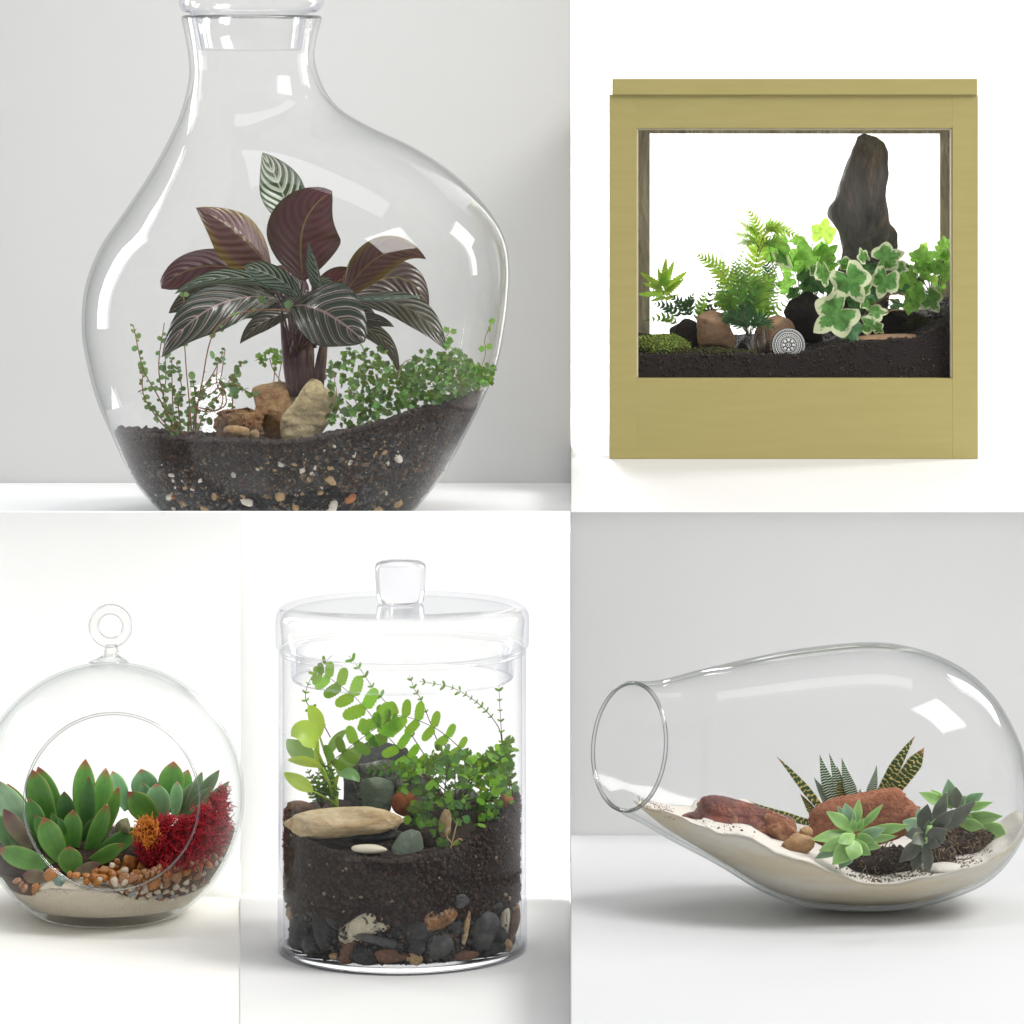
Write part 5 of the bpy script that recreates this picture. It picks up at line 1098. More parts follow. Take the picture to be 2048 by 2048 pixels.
# succulents
def succ(parent, tip, base, hw, mat, q, D0, D1, roll=0.0, th=0.42, bow=0.0, a=0.58, conc=0.35, tippow=0.62, sag=0.0, name='leaf', pe=2.3):
    p0 = P(*q(*base), D0); p1 = P(*q(*tip), D1); L = (p1 - p0).length
    sd = side_for(p0, p1, roll); mid = p0.lerp(p1, 0.5) + sd * (bow * L) + CAMDIR * (0.12 * L) + Vector((0, 0, -sag * L))
    k = (q(1, 0)[0] - q(0, 0)[0]) * D0 / FPX
    V, F, UV = thick_vf(bez([p0, mid, p1], 22), sd, hw * k * (0.94 if pe >= 2 else 0.92), lambda t: max(0.03 if t > 0.5 else 0.34, max(0.0, 1 - ((t - a) / (1 - a)) ** pe) ** 0.95 if t > a else lerp(0.42, 1, math.sin(PI / 2 * t / a) ** 1.1)), th, conc, 16)
    return solid(name, V, F, mat, parent, uv=UV)
M['suc_green'] = m_succ('green_succulent_leaf', (0.125, 0.31, 0.05), (0.07, 0.21, 0.035), (0.34, 0.015, 0.035), 0.16, 0.6)
M['suc_dark'] = m_succ('deep_green_succulent_leaf', (0.07, 0.20, 0.035), (0.04, 0.13, 0.03), (0.20, 0.02, 0.03), 0.10, 0.4)
M['suc_purple'] = m_succ('purplish_succulent_leaf', (0.17, 0.15, 0.07), (0.14, 0.08, 0.07), (0.15, 0.03, 0.05), 0.35, 0.8)
M['suc_blue'] = m_succ('blue_green_succulent_leaf', (0.25, 0.47, 0.24), (0.15, 0.36, 0.14), (0.45, 0.05, 0.06), 0.13, 0.25, 0.42)
M['suc_grey'] = m_succ('grey_green_succulent_leaf', (0.30, 0.46, 0.27), (0.20, 0.34, 0.19), (0.30, 0.12, 0.12), 0.10, 0.25, 0.55)
ech = thing('succulent', 'large bright green rosette succulent with red tipped leaves at the left of the glass globe', 'succulent', P(*gq(600, 1020), DC))
for tip, base, hw, mt, D0, D1, rl in [((685, 152), (690, 760), 98, 'suc_green', 0.02, 0.03, 0.1), ((848, 222), (760, 780), 90, 'suc_green', 0.02, 0.03, 0.35), ((712, 288), (690, 800), 74, 'suc_dark', 0.0, 0.0, -0.2), ((304, 213), (520, 720), 92, 'suc_green', 0.03, 0.03, 0.2),
    ((258, 238), (430, 720), 112, 'suc_green', 0.0, 0.0, -0.1), ((516, 412), (560, 800), 88, 'suc_dark', 0.01, 0.01, 0.0), ((235, 468), (370, 850), 82, 'suc_dark', -0.02, -0.02, 0.2), ((952, 372), (760, 860), 72, 'suc_green', -0.01, -0.02, 0.5),
    ((860, 512), (690, 940), 80, 'suc_green', -0.03, -0.04, 0.4), ((585, 560), (595, 900), 88, 'suc_green', -0.03, -0.035, 0.0), ((350, 618), (510, 980), 108, 'suc_green', -0.05, -0.06, -0.1), ((555, 850), (590, 1075), 108, 'suc_green', -0.065, -0.085, 0.0),
    ((990, 832), (690, 1000), 70, 'suc_green', -0.05, -0.05, 0.3), ((800, 990), (600, 1060), 50, 'suc_purple', -0.07, -0.085, 0.0), ((-30, 320), (330, 920), 125, 'suc_grey', 0.0, -0.01, 0.1), ((60, 350), (360, 900), 90, 'suc_green', 0.02, 0.02, 0.1), ((30, 552), (270, 880), 75, 'suc_purple', -0.03, -0.04, 0.0),
    ((-70, 600), (360, 980), 110, 'suc_dark', -0.01, -0.02, 0.2), ((-15, 872), (450, 1025), 90, 'suc_green', -0.05, -0.06, 0.1), ((180, 1082), (400, 1100), 62, 'suc_purple', -0.07, -0.075, 0.0), ((1120, 700), (680, 990), 85, 'suc_dark', -0.03, -0.02, 0.2), ((60, 700), (430, 980), 100, 'suc_dark', -0.02, -0.03, 0.2),
    ((412, 585), (500, 760), 36, 'suc_dark', -0.03, -0.035, 0.1), ((470, 620), (540, 780), 34, 'suc_dark', -0.035, -0.04, 0.1), ((520, 640), (560, 800), 30, 'suc_green', -0.03, -0.03, 0.3), ((280, 600), (480, 900), 70, 'suc_dark', -0.03, -0.03, 0), ((760, 620), (650, 880), 60, 'suc_dark', -0.01, -0.01, 0.2), ((250, 1000), (500, 1060), 60, 'suc_dark', -0.04, -0.05, 0.1)]:
    succ(ech, tip, base, hw, M[mt], gq, DC + D0 * 0.8, DC + D1 * 0.8, rl, bow=0.03 if tip[0] > base[0] else -0.03)
ech2 = thing('succulent', 'plump blue green rosette succulent with red tips behind the tuft of orange moss', 'succulent', P(*gq(1290, 660), DC))
for tip, base, hw, D0, D1, rl, mt in [((1392, 170), (1350, 580), 112, 0.04, 0.05, 0.15, 'suc_green'), ((1130, 232), (1220, 560), 118, 0.05, 0.05, -0.1, 'suc_blue'), ((1145, 342), (1200, 560), 62, 0.03, 0.03, -0.3, 'suc_blue'), ((1250, 348), (1290, 660), 108, 0.0, -0.01, 0.0, 'suc_blue'),
    ((1028, 415), (1270, 680), 105, 0.0, -0.02, 0.1, 'suc_green'), ((900, 248), (1020, 560), 72, 0.05, 0.05, 0.3, 'suc_blue'), ((1508, 235), (1420, 560), 70, 0.05, 0.06, 0.3, 'suc_green'), ((1420, 330), (1400, 620), 60, 0.03, 0.03, 0.4, 'suc_blue'), ((1210, 450), (1260, 640), 60, 0.02, 0.02, 0.0, 'suc_blue')]:
    succ(ech2, tip, base, hw, M[mt], gq, DC + D0 * 0.6, DC + D1 * 0.6, rl, th=0.5)
ech3 = thing('succulent', 'slender grey green rosette succulent just above the red moss in the glass globe', 'succulent', P(*gq(1450, 640), DC + 0.04))
for tip, base, hw in [((1620, 252), (1480, 620), 52), ((1760, 238), (1470, 620), 62), ((1842, 328), (1520, 640), 48), ((1710, 500), (1440, 640), 48), ((1560, 340), (1400, 620), 66), ((1690, 380), (1450, 640), 58), ((1640, 560), (1450, 660), 50)]:
    succ(ech3, tip, base, hw, M['suc_grey'], gq, DC + 0.03, DC + 0.02, 0.35, th=0.3)
# reindeer moss: tangled branching threads
def tangle(name, label, test, n, depthf, mats, seed, L=22, rad=1.1, kind='thing', bright=0.4):
    rr = random.Random(seed); root = None; groups = [[] for _ in mats]
    while sum(len(g) for g in groups) < n:
        c = test(rr)
        if c is None: continue
        p, k = c; d = Vector((rr.gauss(0, 1), rr.gauss(-0.3, 0.8), rr.gauss(0.1, 1))).normalized(); pts = [p]
        for j in range(5):
            d = (d + Vector((rr.gauss(0, 0.55), rr.gauss(0, 0.55), rr.gauss(0, 0.55)))).normalized(); pts.append(pts[-1] + d * L * s_ * 0.2)
        groups[k].append(tube_vf(pts, [rad * s_ * f for f in (1, 1, 0.9, 0.8, 0.7, 0.45)], 4))
        b = pts[2]; d2 = Vector((rr.gauss(0, 1), rr.gauss(-0.3, 0.8), rr.gauss(0.3, 1))).normalized(); groups[k].append(tube_vf([b, b + d2 * L * s_ * 0.2, b + d2 * L * s_ * 0.35 + Vector((0, 0, 0.0008))], [0.8 * rad * s_, 0.7 * rad * s_, 0.4 * rad * s_], 4))
    for k, g in enumerate(groups):
        if not g: continue
        V, F = join_vf(g)
        if root is None: root = tag(solid(name, V, F, mats[k]), label, 'moss', kind=kind)
        else: q = solid('moss_threads', V, F, mats[k], root); q['kind'] = 'stuff'
    return root
M['moss_red'] = m_plain('crimson_moss', (0.72, 0.012, 0.035), 0.7, 0.3, 300); M['moss_deep'] = m_plain('deep_red_moss', (0.27, 0.005, 0.012), 0.7, 0.3, 300)
M['moss_orange'] = m_plain('orange_moss', (0.85, 0.27, 0.02), 0.7, 0.3, 300); M['moss_scarlet'] = m_plain('scarlet_moss', (0.55, 0.03, 0.01), 0.7, 0.3, 300)
mt_ = line([(1120, 760), (1200, 700), (1330, 620), (1500, 640), (1620, 550), (1700, 460), (1760, 430), (1830, 340), (1870, 310), (1930, 310)]); mb_ = line([(1120, 880), (1160, 960), (1200, 1040), (1300, 1050), (1450, 1030), (1600, 1010), (1750, 960), (1850, 880), (1930, 800)])
def red_test(rr):
    x = lerp(1120, 1930, rr.random()); a, b = mt_(x), mb_(x); y = lerp(a, b, rr.random()); px, py = gq(x, y)
    if noise.noise(Vector((x * 0.011, y * 0.011, 3))) < -0.38: return None
    w_ = gpt(px, py, 0.006)
    if w_ is None: return None
    if (px - 222) ** 2 + (py - 1601) ** 2 < 165 ** 2: D = max(w_.y, DC - 0.070) + 0.022 * rr.random() ** 1.5
    else: D = w_.y + 0.03 * rr.random() ** 1.5
    return P(px, py, D), (0 if rr.random() < 0.62 else 1)
tangle('red_moss', 'tangled crimson moss filling the right side of the glass globe', red_test, 7500, 0, [M['moss_red'], M['moss_deep']], 3, rad=0.95)
tag(rock('red_moss_core', *gq(1480, 830), DC - 0.02, 90, 42, 60, M['moss_deep'], -0.45, 43, 4, planes=0), 'dense dark red heart of the moss clump at the right of the globe', 'moss')
def or_test(rr):
    a = rr.random() * 2 * PI; r = math.sqrt(rr.random()); x, y = 1190 + 105 * r * math.cos(a), 735 + 95 * r * math.sin(a); px, py = gq(x, y)
    return P(px, py, DC - 0.082 + 0.02 * rr.random()), (0 if x < 1235 or rr.random() < 0.5 else 1)
tangle('orange_moss', 'small frizzy tuft of orange moss in front of the red moss in the globe', or_test, 480, 0, [M['moss_orange'], M['moss_scarlet']], 4, rad=1.15)
# ================================================================ D: the lidded cylinder jar
jx = X(805, DD); sD = DD / FPX; RJ = 248.5 * sD
def J(py): return Z(py, DD)
jar = thing('glass_jar', 'tall lidded cylindrical glass jar layered with stones, soil and ferns', 'jar', (jx, DD, ZD))
def jr(py, r, ox=0): return (Vector((jx + ox * sD, DD, J(py))), r * sD)
zb0 = (VY - ZD * FPX / DD)     # pixel row of the jar's foot at its axis
V, F = shell_vf([jr(zb0 - 0.5, 238), jr(zb0 - 2, 245), jr(zb0 - 6, 249.5), jr(1700, 248.5), jr(1500, 247.5), jr(1303, 247.5)], 128, close_bottom=True); solid('jar_wall', V, F, M['glass_jar'], jar)
V, F = shell_vf([jr(zb0 - 17, 150), jr(zb0 - 17, 228), jr(zb0 - 24, 238), jr(1700, 239.5), jr(1303, 239.5)], 128); 
solid('inner_wall', V, F, M['glass_inner'], jar)
V, F = shell_vf([jr(zb0 - 2.5, 5), jr(zb0 - 2.5, 240), jr(zb0 - 6, 246), jr(zb0 - 11, 246), jr(zb0 - 15, 238), jr(zb0 - 15, 5)], 128); solid('jar_base', V, F, M['solid_glass'], jar)
V, F = torus_vf(Vector((jx, DD, J(1302))), 243.5 * sD, 3.6 * sD, Vector((1, 0, 0)), Vector((0, 1, 0)), 128, 10); solid('jar_rim', V, F, M['glass_rimj'] if 'glass_rimj' in M else M.setdefault('glass_rimj', m_glass('jar_rim_glass', edge=(0.42, 0.42, 0.52), k0=0.9, base=0.08)), jar)
lid = [jr(1292, 252), jr(1288, 253.5), jr(1240, 254), jr(1226, 252), jr(1217, 246), jr(1211, 236), jr(1208, 215), jr(1206.5, 160), jr(1206, 60)]
V, F = shell_vf(lid, 128, close_top=True); li = solid('jar_lid', V, F, M['glass_lid'], jar)
V, F = shell_vf([jr(1292, 252), jr(1294, 246), jr(1292, 240), jr(1240, 244), jr(1228, 238), jr(1219, 222), jr(1216, 160), jr(1215.5, 20)], 128); solid('lid_inner_face', V, F, M['glass_inner'], li)
V, F = shell_vf([jr(1294, 240), jr(1294, 225), jr(1350, 223), jr(1356, 221), jr(1356, 213), jr(1350, 212), jr(1298, 213)], 128); solid('lid_flange', V, F, M['glass_lid'], li)
V, F = torus_vf(Vector((jx, DD, J(1355))), 218 * sD, 2.6 * sD, Vector((1, 0, 0)), Vector((0, 1, 0)), 128, 8); solid('flange_edge', V, F, M['glass_rimj'], li)
V, F = shell_vf([jr(1204, 44, -4), jr(1200, 47, -4), jr(1180, 49, -4), jr(1150, 51, -4), jr(1132, 51, -4), jr(1126, 48, -4), jr(1122.5, 40, -4), jr(1121, 20, -4)], 64, close_bottom=True, close_top=True); solid('lid_knob', V, F, M['knob'] if 'knob' in M else M.setdefault('knob', (lambda t: t.done(t.pbr((0.96, 0.96, 1.0), 0.16, None, Transmission_Weight=0.9, IOR=1.42)))(NT('milky_knob_glass'))), li)
# soil
hd = line([(555, 1635), (590, 1640), (610, 1672), (650, 1694), (700, 1704), (800, 1706), (860, 1704), (900, 1696), (950, 1672), (990, 1652), (1020, 1618), (1055, 1598)])
def hJ(x, y):
    px = VX + x * FPX / (DD - 0.06); f = (y - (DD - 0.09))
    return Z(hd(px), DD - 0.09 + 0.02) - 0.05 * max(0, f) + 0.0025 * noise.noise(Vector((x, y, 4)) * 50)
M['soilD'] = m_soil('dark_red_brown_soil', (0.006, 0.0035, 0.003), (0.034, 0.015, 0.009), (0.28, 0.18, 0.11), 420, sp=(0.74, 0.78))
def sJ(z):
    py = VY - z * FPX / DD
    return jx, (238.0 - 9 * max(0.0, min(1.0, (py - 1795) / 10.0))) * sD
zgr = J(zb0 - 17) + 0.0005
V, F = fill_vf(zgr, sJ, hJ, (jx, DD), amp=0.0016, inset=0.0012, nl=60)
soilD = tag(solid('soil', V, F, M['soilD']), 'dark red brown soil packed in the middle of the lidded jar', 'soil', kind='stuff')
rg = np.random.RandomState(21); pts = []; sz = []; cols = []
for i in range(9000):
    a = PI + rg.rand() * PI; r = 238 * sD - 0.0014; x, y = jx + r * math.cos(a), DD + r * math.sin(a); z = lerp(J(1796), hJ(x, y), rg.rand()); k = rg.rand() ** 3
    pts.append((x, y, z)); sz.append(0.0004 + 0.0020 * rg.rand() ** 4); q = 0.3 + 1.6 * rg.rand() ** 1.5; cols.append((0.032 * q, 0.014 * q, 0.008 * q) if rg.rand() < 0.985 else (0.3, 0.22, 0.15))
for i in range(3500):
    a = rg.rand() * 2 * PI; r = (238 * sD - 0.002) * math.sqrt(rg.rand()); x, y = jx + r * math.cos(a), DD + r * math.sin(a); pts.append((x, y, hJ(x, y))); sz.append(0.0006 + 0.002 * rg.rand() ** 3); q = 0.4 + rg.rand(); cols.append((0.036 * q, 0.016 * q, 0.009 * q))
V, F, c = chunks(pts, sz, cols, 5); o = link('soil_crumbs', make_mesh('soil_crumbs', V, F, M['chips'], col=c, smooth=False), soilD, Matrix()); o['kind'] = 'stuff'
def wallJ(px, py, off=0.0):
    D = DD - 0.09
    for _ in range(8):
        dx = X(px, D) - jx; q = (238 * sD - 0.001 - off) ** 2 - dx * dx
        if q < 0: return None
        D = DD - math.sqrt(q)
    return D
# thin streak of pale sand pressed against the glass
pts = []; sz = []; cols = []
for i in range(1300):
    px = 540 + 0.2795 * (800 + 300 * (rg.rand() + rg.rand() - 1)); py = 1680 + 0.2795 * (142 + (16 + 8 * math.sin(px * 0.031)) * rg.randn() * 0.55 + 10 * math.sin(px * 0.05)); D = wallJ(px, py, -0.0003); pts.append(tuple(P(px, py, D))); sz.append(0.0005 + 0.0006 * rg.rand()); q = 0.6 + 0.5 * rg.rand(); cols.append((0.10 * q, 0.065 * q, 0.045 * q))
V, F, c = chunks(pts, sz, cols, 6, 0.6); tag(link('sand', make_mesh('sand', V, F, M['chips'], col=c, smooth=False), None, Matrix()), 'thin grey brown streak of sand in the soil of the lidded jar', 'sand', kind='stuff')
# drainage stones seen through the wall (crop 540,1680 scale .2795)
M['st_dark'] = m_rock('charcoal_stone', (0.035, 0.036, 0.037), (0.014, 0.015, 0.016), (0.075, 0.075, 0.07), 45, bump=0.6, rough=0.6); M['st_grey'] = m_rock('slate_grey_stone', (0.085, 0.088, 0.082), (0.042, 0.046, 0.046), (0.13, 0.13, 0.12), 40, bump=0.5, rough=0.6)
M['st_brown'] = m_rock('reddish_brown_stone', (0.20, 0.10, 0.06), (0.12, 0.06, 0.04), (0.3, 0.17, 0.1), 45, bump=0.6); M['st_cream'] = m_rock('cream_stone', (0.55, 0.49, 0.36), (0.62, 0.56, 0.42), (0.025, 0.022, 0.02), 75, bump=0.6, amt=0.9)
M['st_tan'] = m_rock('tan_stone', (0.48, 0.34, 0.17), (0.36, 0.22, 0.10), (0.6, 0.5, 0.35), 60, bump=0.6); M['st_orange'] = m_rock('crusted_orange_stone', (0.40, 0.19, 0.07), (0.12, 0.06, 0.03), (0.62, 0.45, 0.28), 90, bump=1.0, fine=180)
def js(name, x, y, w, h, rot, mt, seed, label, off=0.0, dep=0.5, **k):
    px, py = 540 + 0.2795 * x, 1680 + 0.2795 * y; w *= 0.2795 * 1.22; h *= 0.2795 * 1.22; dp = min(w, h) * dep + 4
    D = wallJ(px, py, dp * 0.8 * sD + off)
    if D is None: return
    return tag(rock(name, px, py, D, w, h, dp, M[mt], rot, seed, 4 if w > 18 else 3, **k), label, 'stone')
G4 = [(0, 'stone')]
js('stone', 735, 575, 225, 95, -0.55, 'st_cream', 101, 'cream stone with black speckles, largest pale one among the drainage stones of the jar', planes=5, cut=0.7)
js('stone', 1150, 560, 130, 105, -0.3, 'st_orange', 102, 'crusted orange and brown stone in the middle of the drainage layer of the jar', planes=8, amp=0.35)
js('stone', 1490, 640, 125, 130, 0.2, 'st_grey', 103, 'large rounded slate grey stone at the right of the drainage layer', planes=5)
js('stone', 1665, 590, 48, 95, 0.15, 'st_cream', 104, 'small upright cream and black stone beside the large slate grey stone')
js('stone', 1190, 745, 105, 95, -0.6, 'st_grey', 105, 'slanted grey stone standing on the jar floor right of the middle')
js('stone', 870, 770, 110, 42, 0.15, 'st_brown', 106, 'flat brown stone lying on the jar floor near the middle') if False else js('stone', 870, 830, 105, 50, 0.05, 'st_brown', 106, 'flat brown stone lying on the jar floor near the middle')
js('stone', 560, 790, 48, 100, 0.2, 'st_brown', 107, 'narrow upright reddish brown stone at the left part of the jar floor')
js('stone', 400, 680, 70, 130, -0.45, 'st_dark', 108, 'long dark stone leaning left of the narrow reddish brown stone')
js('stone', 250, 640, 90, 110, 0.1, 'st_dark', 109, 'charcoal stone with a pitted face at the left wall of the jar')
js('stone', 1330, 430, 75, 55, 0.1, 'st_grey', 110, 'grey stone topping the drainage layer under the soil at the right')
js('stone', 1310, 620, 55, 55, 0.0, 'st_dark', 111, 'round dark stone left of the large slate grey stone')
js('stone', 1400, 640, 20, 130, 0.18, 'st_tan', 112, 'thin curved rusty sliver between two grey stones of the jar')
js('stone', 780, 720, 170, 28, 0.22, 'st_grey', 113, 'thin flat grey stone lying under the speckled cream stone')
js('stone', 1030, 850, 52, 36, 0.3, 'st_tan', 114, 'small tan stone on the jar floor, middle of the three tan ones')
js('stone', 465, 830, 35, 22, 0.0, 'st_tan', 115, 'small tan stone on the jar floor, left of the three tan ones')
js('stone', 1680, 755, 50, 40, 0.4, 'st_tan', 116, 'small tan stone on the jar floor, right of the three tan ones')
js('stone', 1730, 640, 36, 120, 0.3, 'st_brown', 117, 'orange brown stone against the right wall of the jar')
js('stone', 1740, 480, 36, 50, 0.0, 'st_tan', 118, 'pale tan stone at the right wall just below the soil of the jar')
js('stone', 150, 520, 34, 40, 0.0, 'st_tan', 119, 'pale tan stone at the left wall just below the soil of the jar')
js('stone', 1560, 780, 110, 42, -0.1, 'st_dark', 120, 'low dark stone on the jar floor under the large slate grey stone')
js('stone', 690, 830, 90, 62, 0.1, 'st_dark', 121, 'dark stone on the jar floor beside the narrow reddish brown stone')
js('stone', 1060, 650, 90, 80, 0.3, 'st_dark', 122, 'dark grained stone under the crusted orange stone')
js('stone', 940, 640, 80, 70, 0.3, 'st_dark', 123, 'dark stone between the speckled cream stone and the crusted orange one', off=0.004)
js('stone', 1050, 760, 60, 55, -0.2, 'st_dark', 124, 'dark stone wedged above the middle tan stone')
js('stone', 300, 760, 60, 60, 0.4, 'st_grey', 125, 'grey stone on the jar floor at the left')
js('stone', 1360, 830, 110, 30, -0.05, 'st_brown', 126, 'low reddish stone on the jar floor right of the slanted grey stone')
js('stone', 200, 720, 55, 60, 0.1, 'st_dark', 127, 'small charcoal stone low at the left wall of the jar')
js('stone', 500, 560, 90, 70, 0.2, 'st_dark', 128, 'black stone left of the speckled cream stone', off=0.003)
js('stone', 640, 440, 110, 60, 0.1, 'st_dark', 129, 'black stone above the speckled cream stone, half sunk in soil', off=0.004)
js('stone', 1560, 480, 90, 55, 0.1, 'st_dark', 130, 'dark stone above the large slate grey stone', off=0.003)
js('stone', 1620, 700, 60, 70, 0.3, 'st_dark', 131, 'dark stone between the large slate grey stone and the right tan one')
js('stone', 370, 500, 80, 60, -0.3, 'st_dark', 132, 'dark stone at the top left of the drainage layer', off=0.004)
# small grit between the stones
pts = []; sz = []; cols = []
for i in range(4500):
    px, py = 540 + 0.2795 * lerp(100, 1800, rg.rand()), 1680 + 0.2795 * lerp(420, 900, rg.rand()); D = wallJ(px, py, 0.002 + 0.006 * rg.rand())
    if D is None: continue
    z = Z(py, D)
    if z < zgr: continue
    pts.append((X(px, D), D, z)); sz.append(0.0008 + 0.0022 * rg.rand() ** 2); q = 0.3 + rg.rand(); cols.append((0.03 * q, 0.028 * q, 0.027 * q) if rg.rand() < 0.9 else (0.22 * q, 0.13 * q, 0.07 * q))
V, F, c = chunks(pts, sz, cols, 7); tag(link('grit', make_mesh('grit', V, F, M['chips'], col=c, smooth=False), None, Matrix()), 'dark grit between the drainage stones of the lidded jar', 'grit', kind='stuff')
# stones on the soil (crop 550,1290 scale .264)
kD = 0.264
def qj(x, y): return 550 + kD * x, 1290 + kD * y
def sp3(l): return [(1290 + kD * y, 550 + kD * x) for x, y in l]
M['longstone'] = m_rock('cream_tan_long_stone', (0.70, 0.58, 0.37), (0.55, 0.37, 0.18), (0.16, 0.11, 0.07), 22, streak=(0.6, 1, 1.6), bump=0.55, amt=0.3)
M['greenst'] = m_rock('grey_green_stone', (0.20, 0.25, 0.18), (0.15, 0.19, 0.14), (0.28, 0.30, 0.22), 25, bump=0.3); M['greyst'] = m_rock('mid_grey_stone', (0.14, 0.14, 0.14), (0.09, 0.09, 0.095), None, 30, bump=0.5)
M['speckst'] = m_rock('lichen_speckled_stone', (0.30, 0.29, 0.27), (0.12, 0.12, 0.11), (0.66, 0.64, 0.58), 60, bump=0.9, amt=0.7); M['terra'] = m_rock('terracotta_shard', (0.46, 0.14, 0.045), (0.36, 0.10, 0.03), None, 40, bump=0.4)
M['whitest'] = m_plain('smooth_cream_stone', (0.62, 0.58, 0.44), 0.5, 0.06, 60)
tag(rock('long_stone', *qj(520, 1355), DD - 0.055, 440 * kD, 112 * kD, 34, M['longstone'], -0.03, 51, 5, planes=4, amp=0.30, cut=0.82, blunt=0.68), 'long cream and tan stone lying on the soil at the left of the lidded jar', 'stone')
tag(rock('white_stone', *qj(710, 1545), DD - 0.083, 135 * kD, 34 * kD, 16, M['whitest'], 0.04, 52, 4, planes=0, amp=0.06, fine=0), 'small flat cream stone below the long tan stone', 'stone')
tag(outline_rock('grey_green_stone', sp3([(985, 1385), (940, 1400), (900, 1460), (870, 1530), (880, 1580)]), sp3([(1050, 1385), (1100, 1420), (1130, 1490), (1150, 1550), (1140, 1580)]), DD - 0.07, 16, M['greenst'], 53, amp=0.04, planes=3), 'grey green stone right of the small flat cream stone', 'stone')
tag(outline_rock('split_stone', sp3([(680, 1000), (640, 1015), (618, 1080), (640, 1150), (680, 1260)]), sp3([(840, 995), (880, 1010), (900, 1080), (890, 1180), (870, 1260)]), DD + 0.0, 22, M['greenst'], 54, amp=0.05, planes=2), 'upright grey green stone with a cleft, standing behind the long tan stone', 'stone')
tag(outline_rock('grey_stone', sp3([(700, 715), (600, 730), (540, 770), (520, 900), (520, 1250)]), sp3([(900, 720), (990, 760), (1050, 830), (1080, 950), (1080, 1250)]), DD + 0.055, 24, M['greyst'], 55, amp=0.08, planes=4), 'large dark grey stone standing at the back of the lidded jar', 'stone')
tag(outline_rock('speckled_stone', sp3([(720, 870), (600, 910), (550, 960), (540, 1060), (560, 1230)]), sp3([(950, 870), (1050, 900), (1140, 940), (1160, 1060), (1150, 1230)]), DD + 0.012, 18, M['speckst'], 56, amp=0.1, planes=3), 'white speckled grey stone behind the cleft grey green stone', 'stone')
tag(rock('terracotta_shard', *qj(985, 1200), DD - 0.01, 95 * kD, 100 * kD, 14, M['terra'], 0.2, 57, 4, planes=6), 'orange terracotta shard beside the cleft grey green stone', 'shard')
tag(rock('terracotta_shard', *qj(1755, 1195), DD - 0.01, 60 * kD, 65 * kD, 12, M['terra'], 0.4, 58, 3, planes=6), 'small orange terracotta shard at the right wall of the lidded jar', 'shard')
tag(rock('speckled_stone', *qj(1450, 1170), DD + 0.0, 110 * kD, 90 * kD, 18, M['speckst'], 0.3, 59, 3), 'grey and white stone half hidden inside the bushy fern of the jar', 'stone')
tag(rock('tan_stone', *qj(1290, 1360), DD - 0.055, 50 * kD, 110 * kD, 12, M['st_tan'], 0.1, 60, 3), 'upright tan stone under the bushy fern of the jar', 'stone')
tag(rock('black_stone', *qj(640, 1440), DD - 0.05, 330 * kD, 70 * kD, 26, M['st_dark'], 0, 61, 4), 'black stone in shadow under the long tan stone', 'stone')
tag(rock('brown_stone', *qj(200, 1230), DD - 0.02, 110 * kD, 50 * kD, 20, M['st_brown'], 0.1, 62, 3), 'reddish brown lump of earth behind the left end of the long tan stone', 'stone')
tag(rock('earth_mound', *qj(1350, 1400), DD + 0.01, 380 * kD, 190 * kD, 170, M['soilC'], 0, 63, 4, planes=0), 'dark mound of earth under the bushy fern of the lidded jar', 'soil')
tag(rock('earth_mound', *qj(420, 1290), DD + 0.015, 260 * kD, 90 * kD, 120, M['soilC'], 0, 64, 4, planes=0), 'dark mound of earth behind the long tan stone', 'soil')
# ferns
M['bf'] = m_leaf('button_fern_leaflet', (0.22, 0.46, 0.03), (0.14, 0.36, 0.02), 0.42, 0.5, rand=0.2); M['bfd'] = m_leaf('dark_green_fern_leaflet', (0.04, 0.16, 0.02), (0.03, 0.11, 0.02), 0.3, 0.5); M['bfm'] = m_leaf('green_fern_leaflet', (0.08, 0.25, 0.02), (0.05, 0.18, 0.015), 0.4, 0.5)  # three greens of leaflet: bright, dark and mid
def fan_vf(asym=0.0, n=14):
    V = [(0, 0, 0)]; UV = [(0.5, 0)]; F = []
    for k in range(n + 1):
        a = math.radians(lerp(-62, 62, k / n)); r = 1.0 - 0.16 * (k % 2) - (0.30 if k in (n // 2,) else 0); V.append((math.sin(a) * r * 0.62, math.cos(a) * r, 0.05 * math.sin(k))); UV.append((k / n, 1))
    for k in range(n): F.append((0, k + 2, k + 1))
    return V, F, UV
V, F, UV = oblong_vf(0.33, 0.16, 12, 0.28); BF = {k: make_mesh('leaflet', V, F, M[k], uv=UV) for k in ('bf', 'bfm', 'bfd')}
V, F, UV = fan_vf(); FAN = {k: make_mesh('leaflet', V, F, M[k], uv=UV) for k in ('bf', 'bfm', 'bfd')}
uj = DD / FPX * kD
def jfrond(par, pts, hw, ks, n, start=0.1, ang=80, taper=0.25, ws=1.0, meshes=None, shape=None, roll=0.0):
    return frond(par, [P(*qj(p[0], p[1]), DD + p[2]) for p in pts], hw * uj, '', n, start=start, ang=ang, meshes=meshes or [BF[k] for k in ks], ws=ws, mid='rachis_d', rr=0.0005, taper=taper, shape=shape, roll=roll)
bfern = thing('button_fern', 'fern with long arching fronds of rounded bright green leaflets in the lidded jar', 'fern', P(*qj(1250, 1250), DD))
hump = lambda u: (0.55 + 0.45 * math.sin(PI * min(1, u * 1.15)) ** 0.7) if u < 0.93 else 0.4
jfrond(bfern, [(1180, 1000, 0.0), (1050, 890, -0.01), (850, 690, -0.02), (640, 430, -0.02), (410, 250, -0.015), (290, 215, -0.01)], 160, ['bf', 'bf', 'bfm'], 11, 0.12, 80, shape=hump)
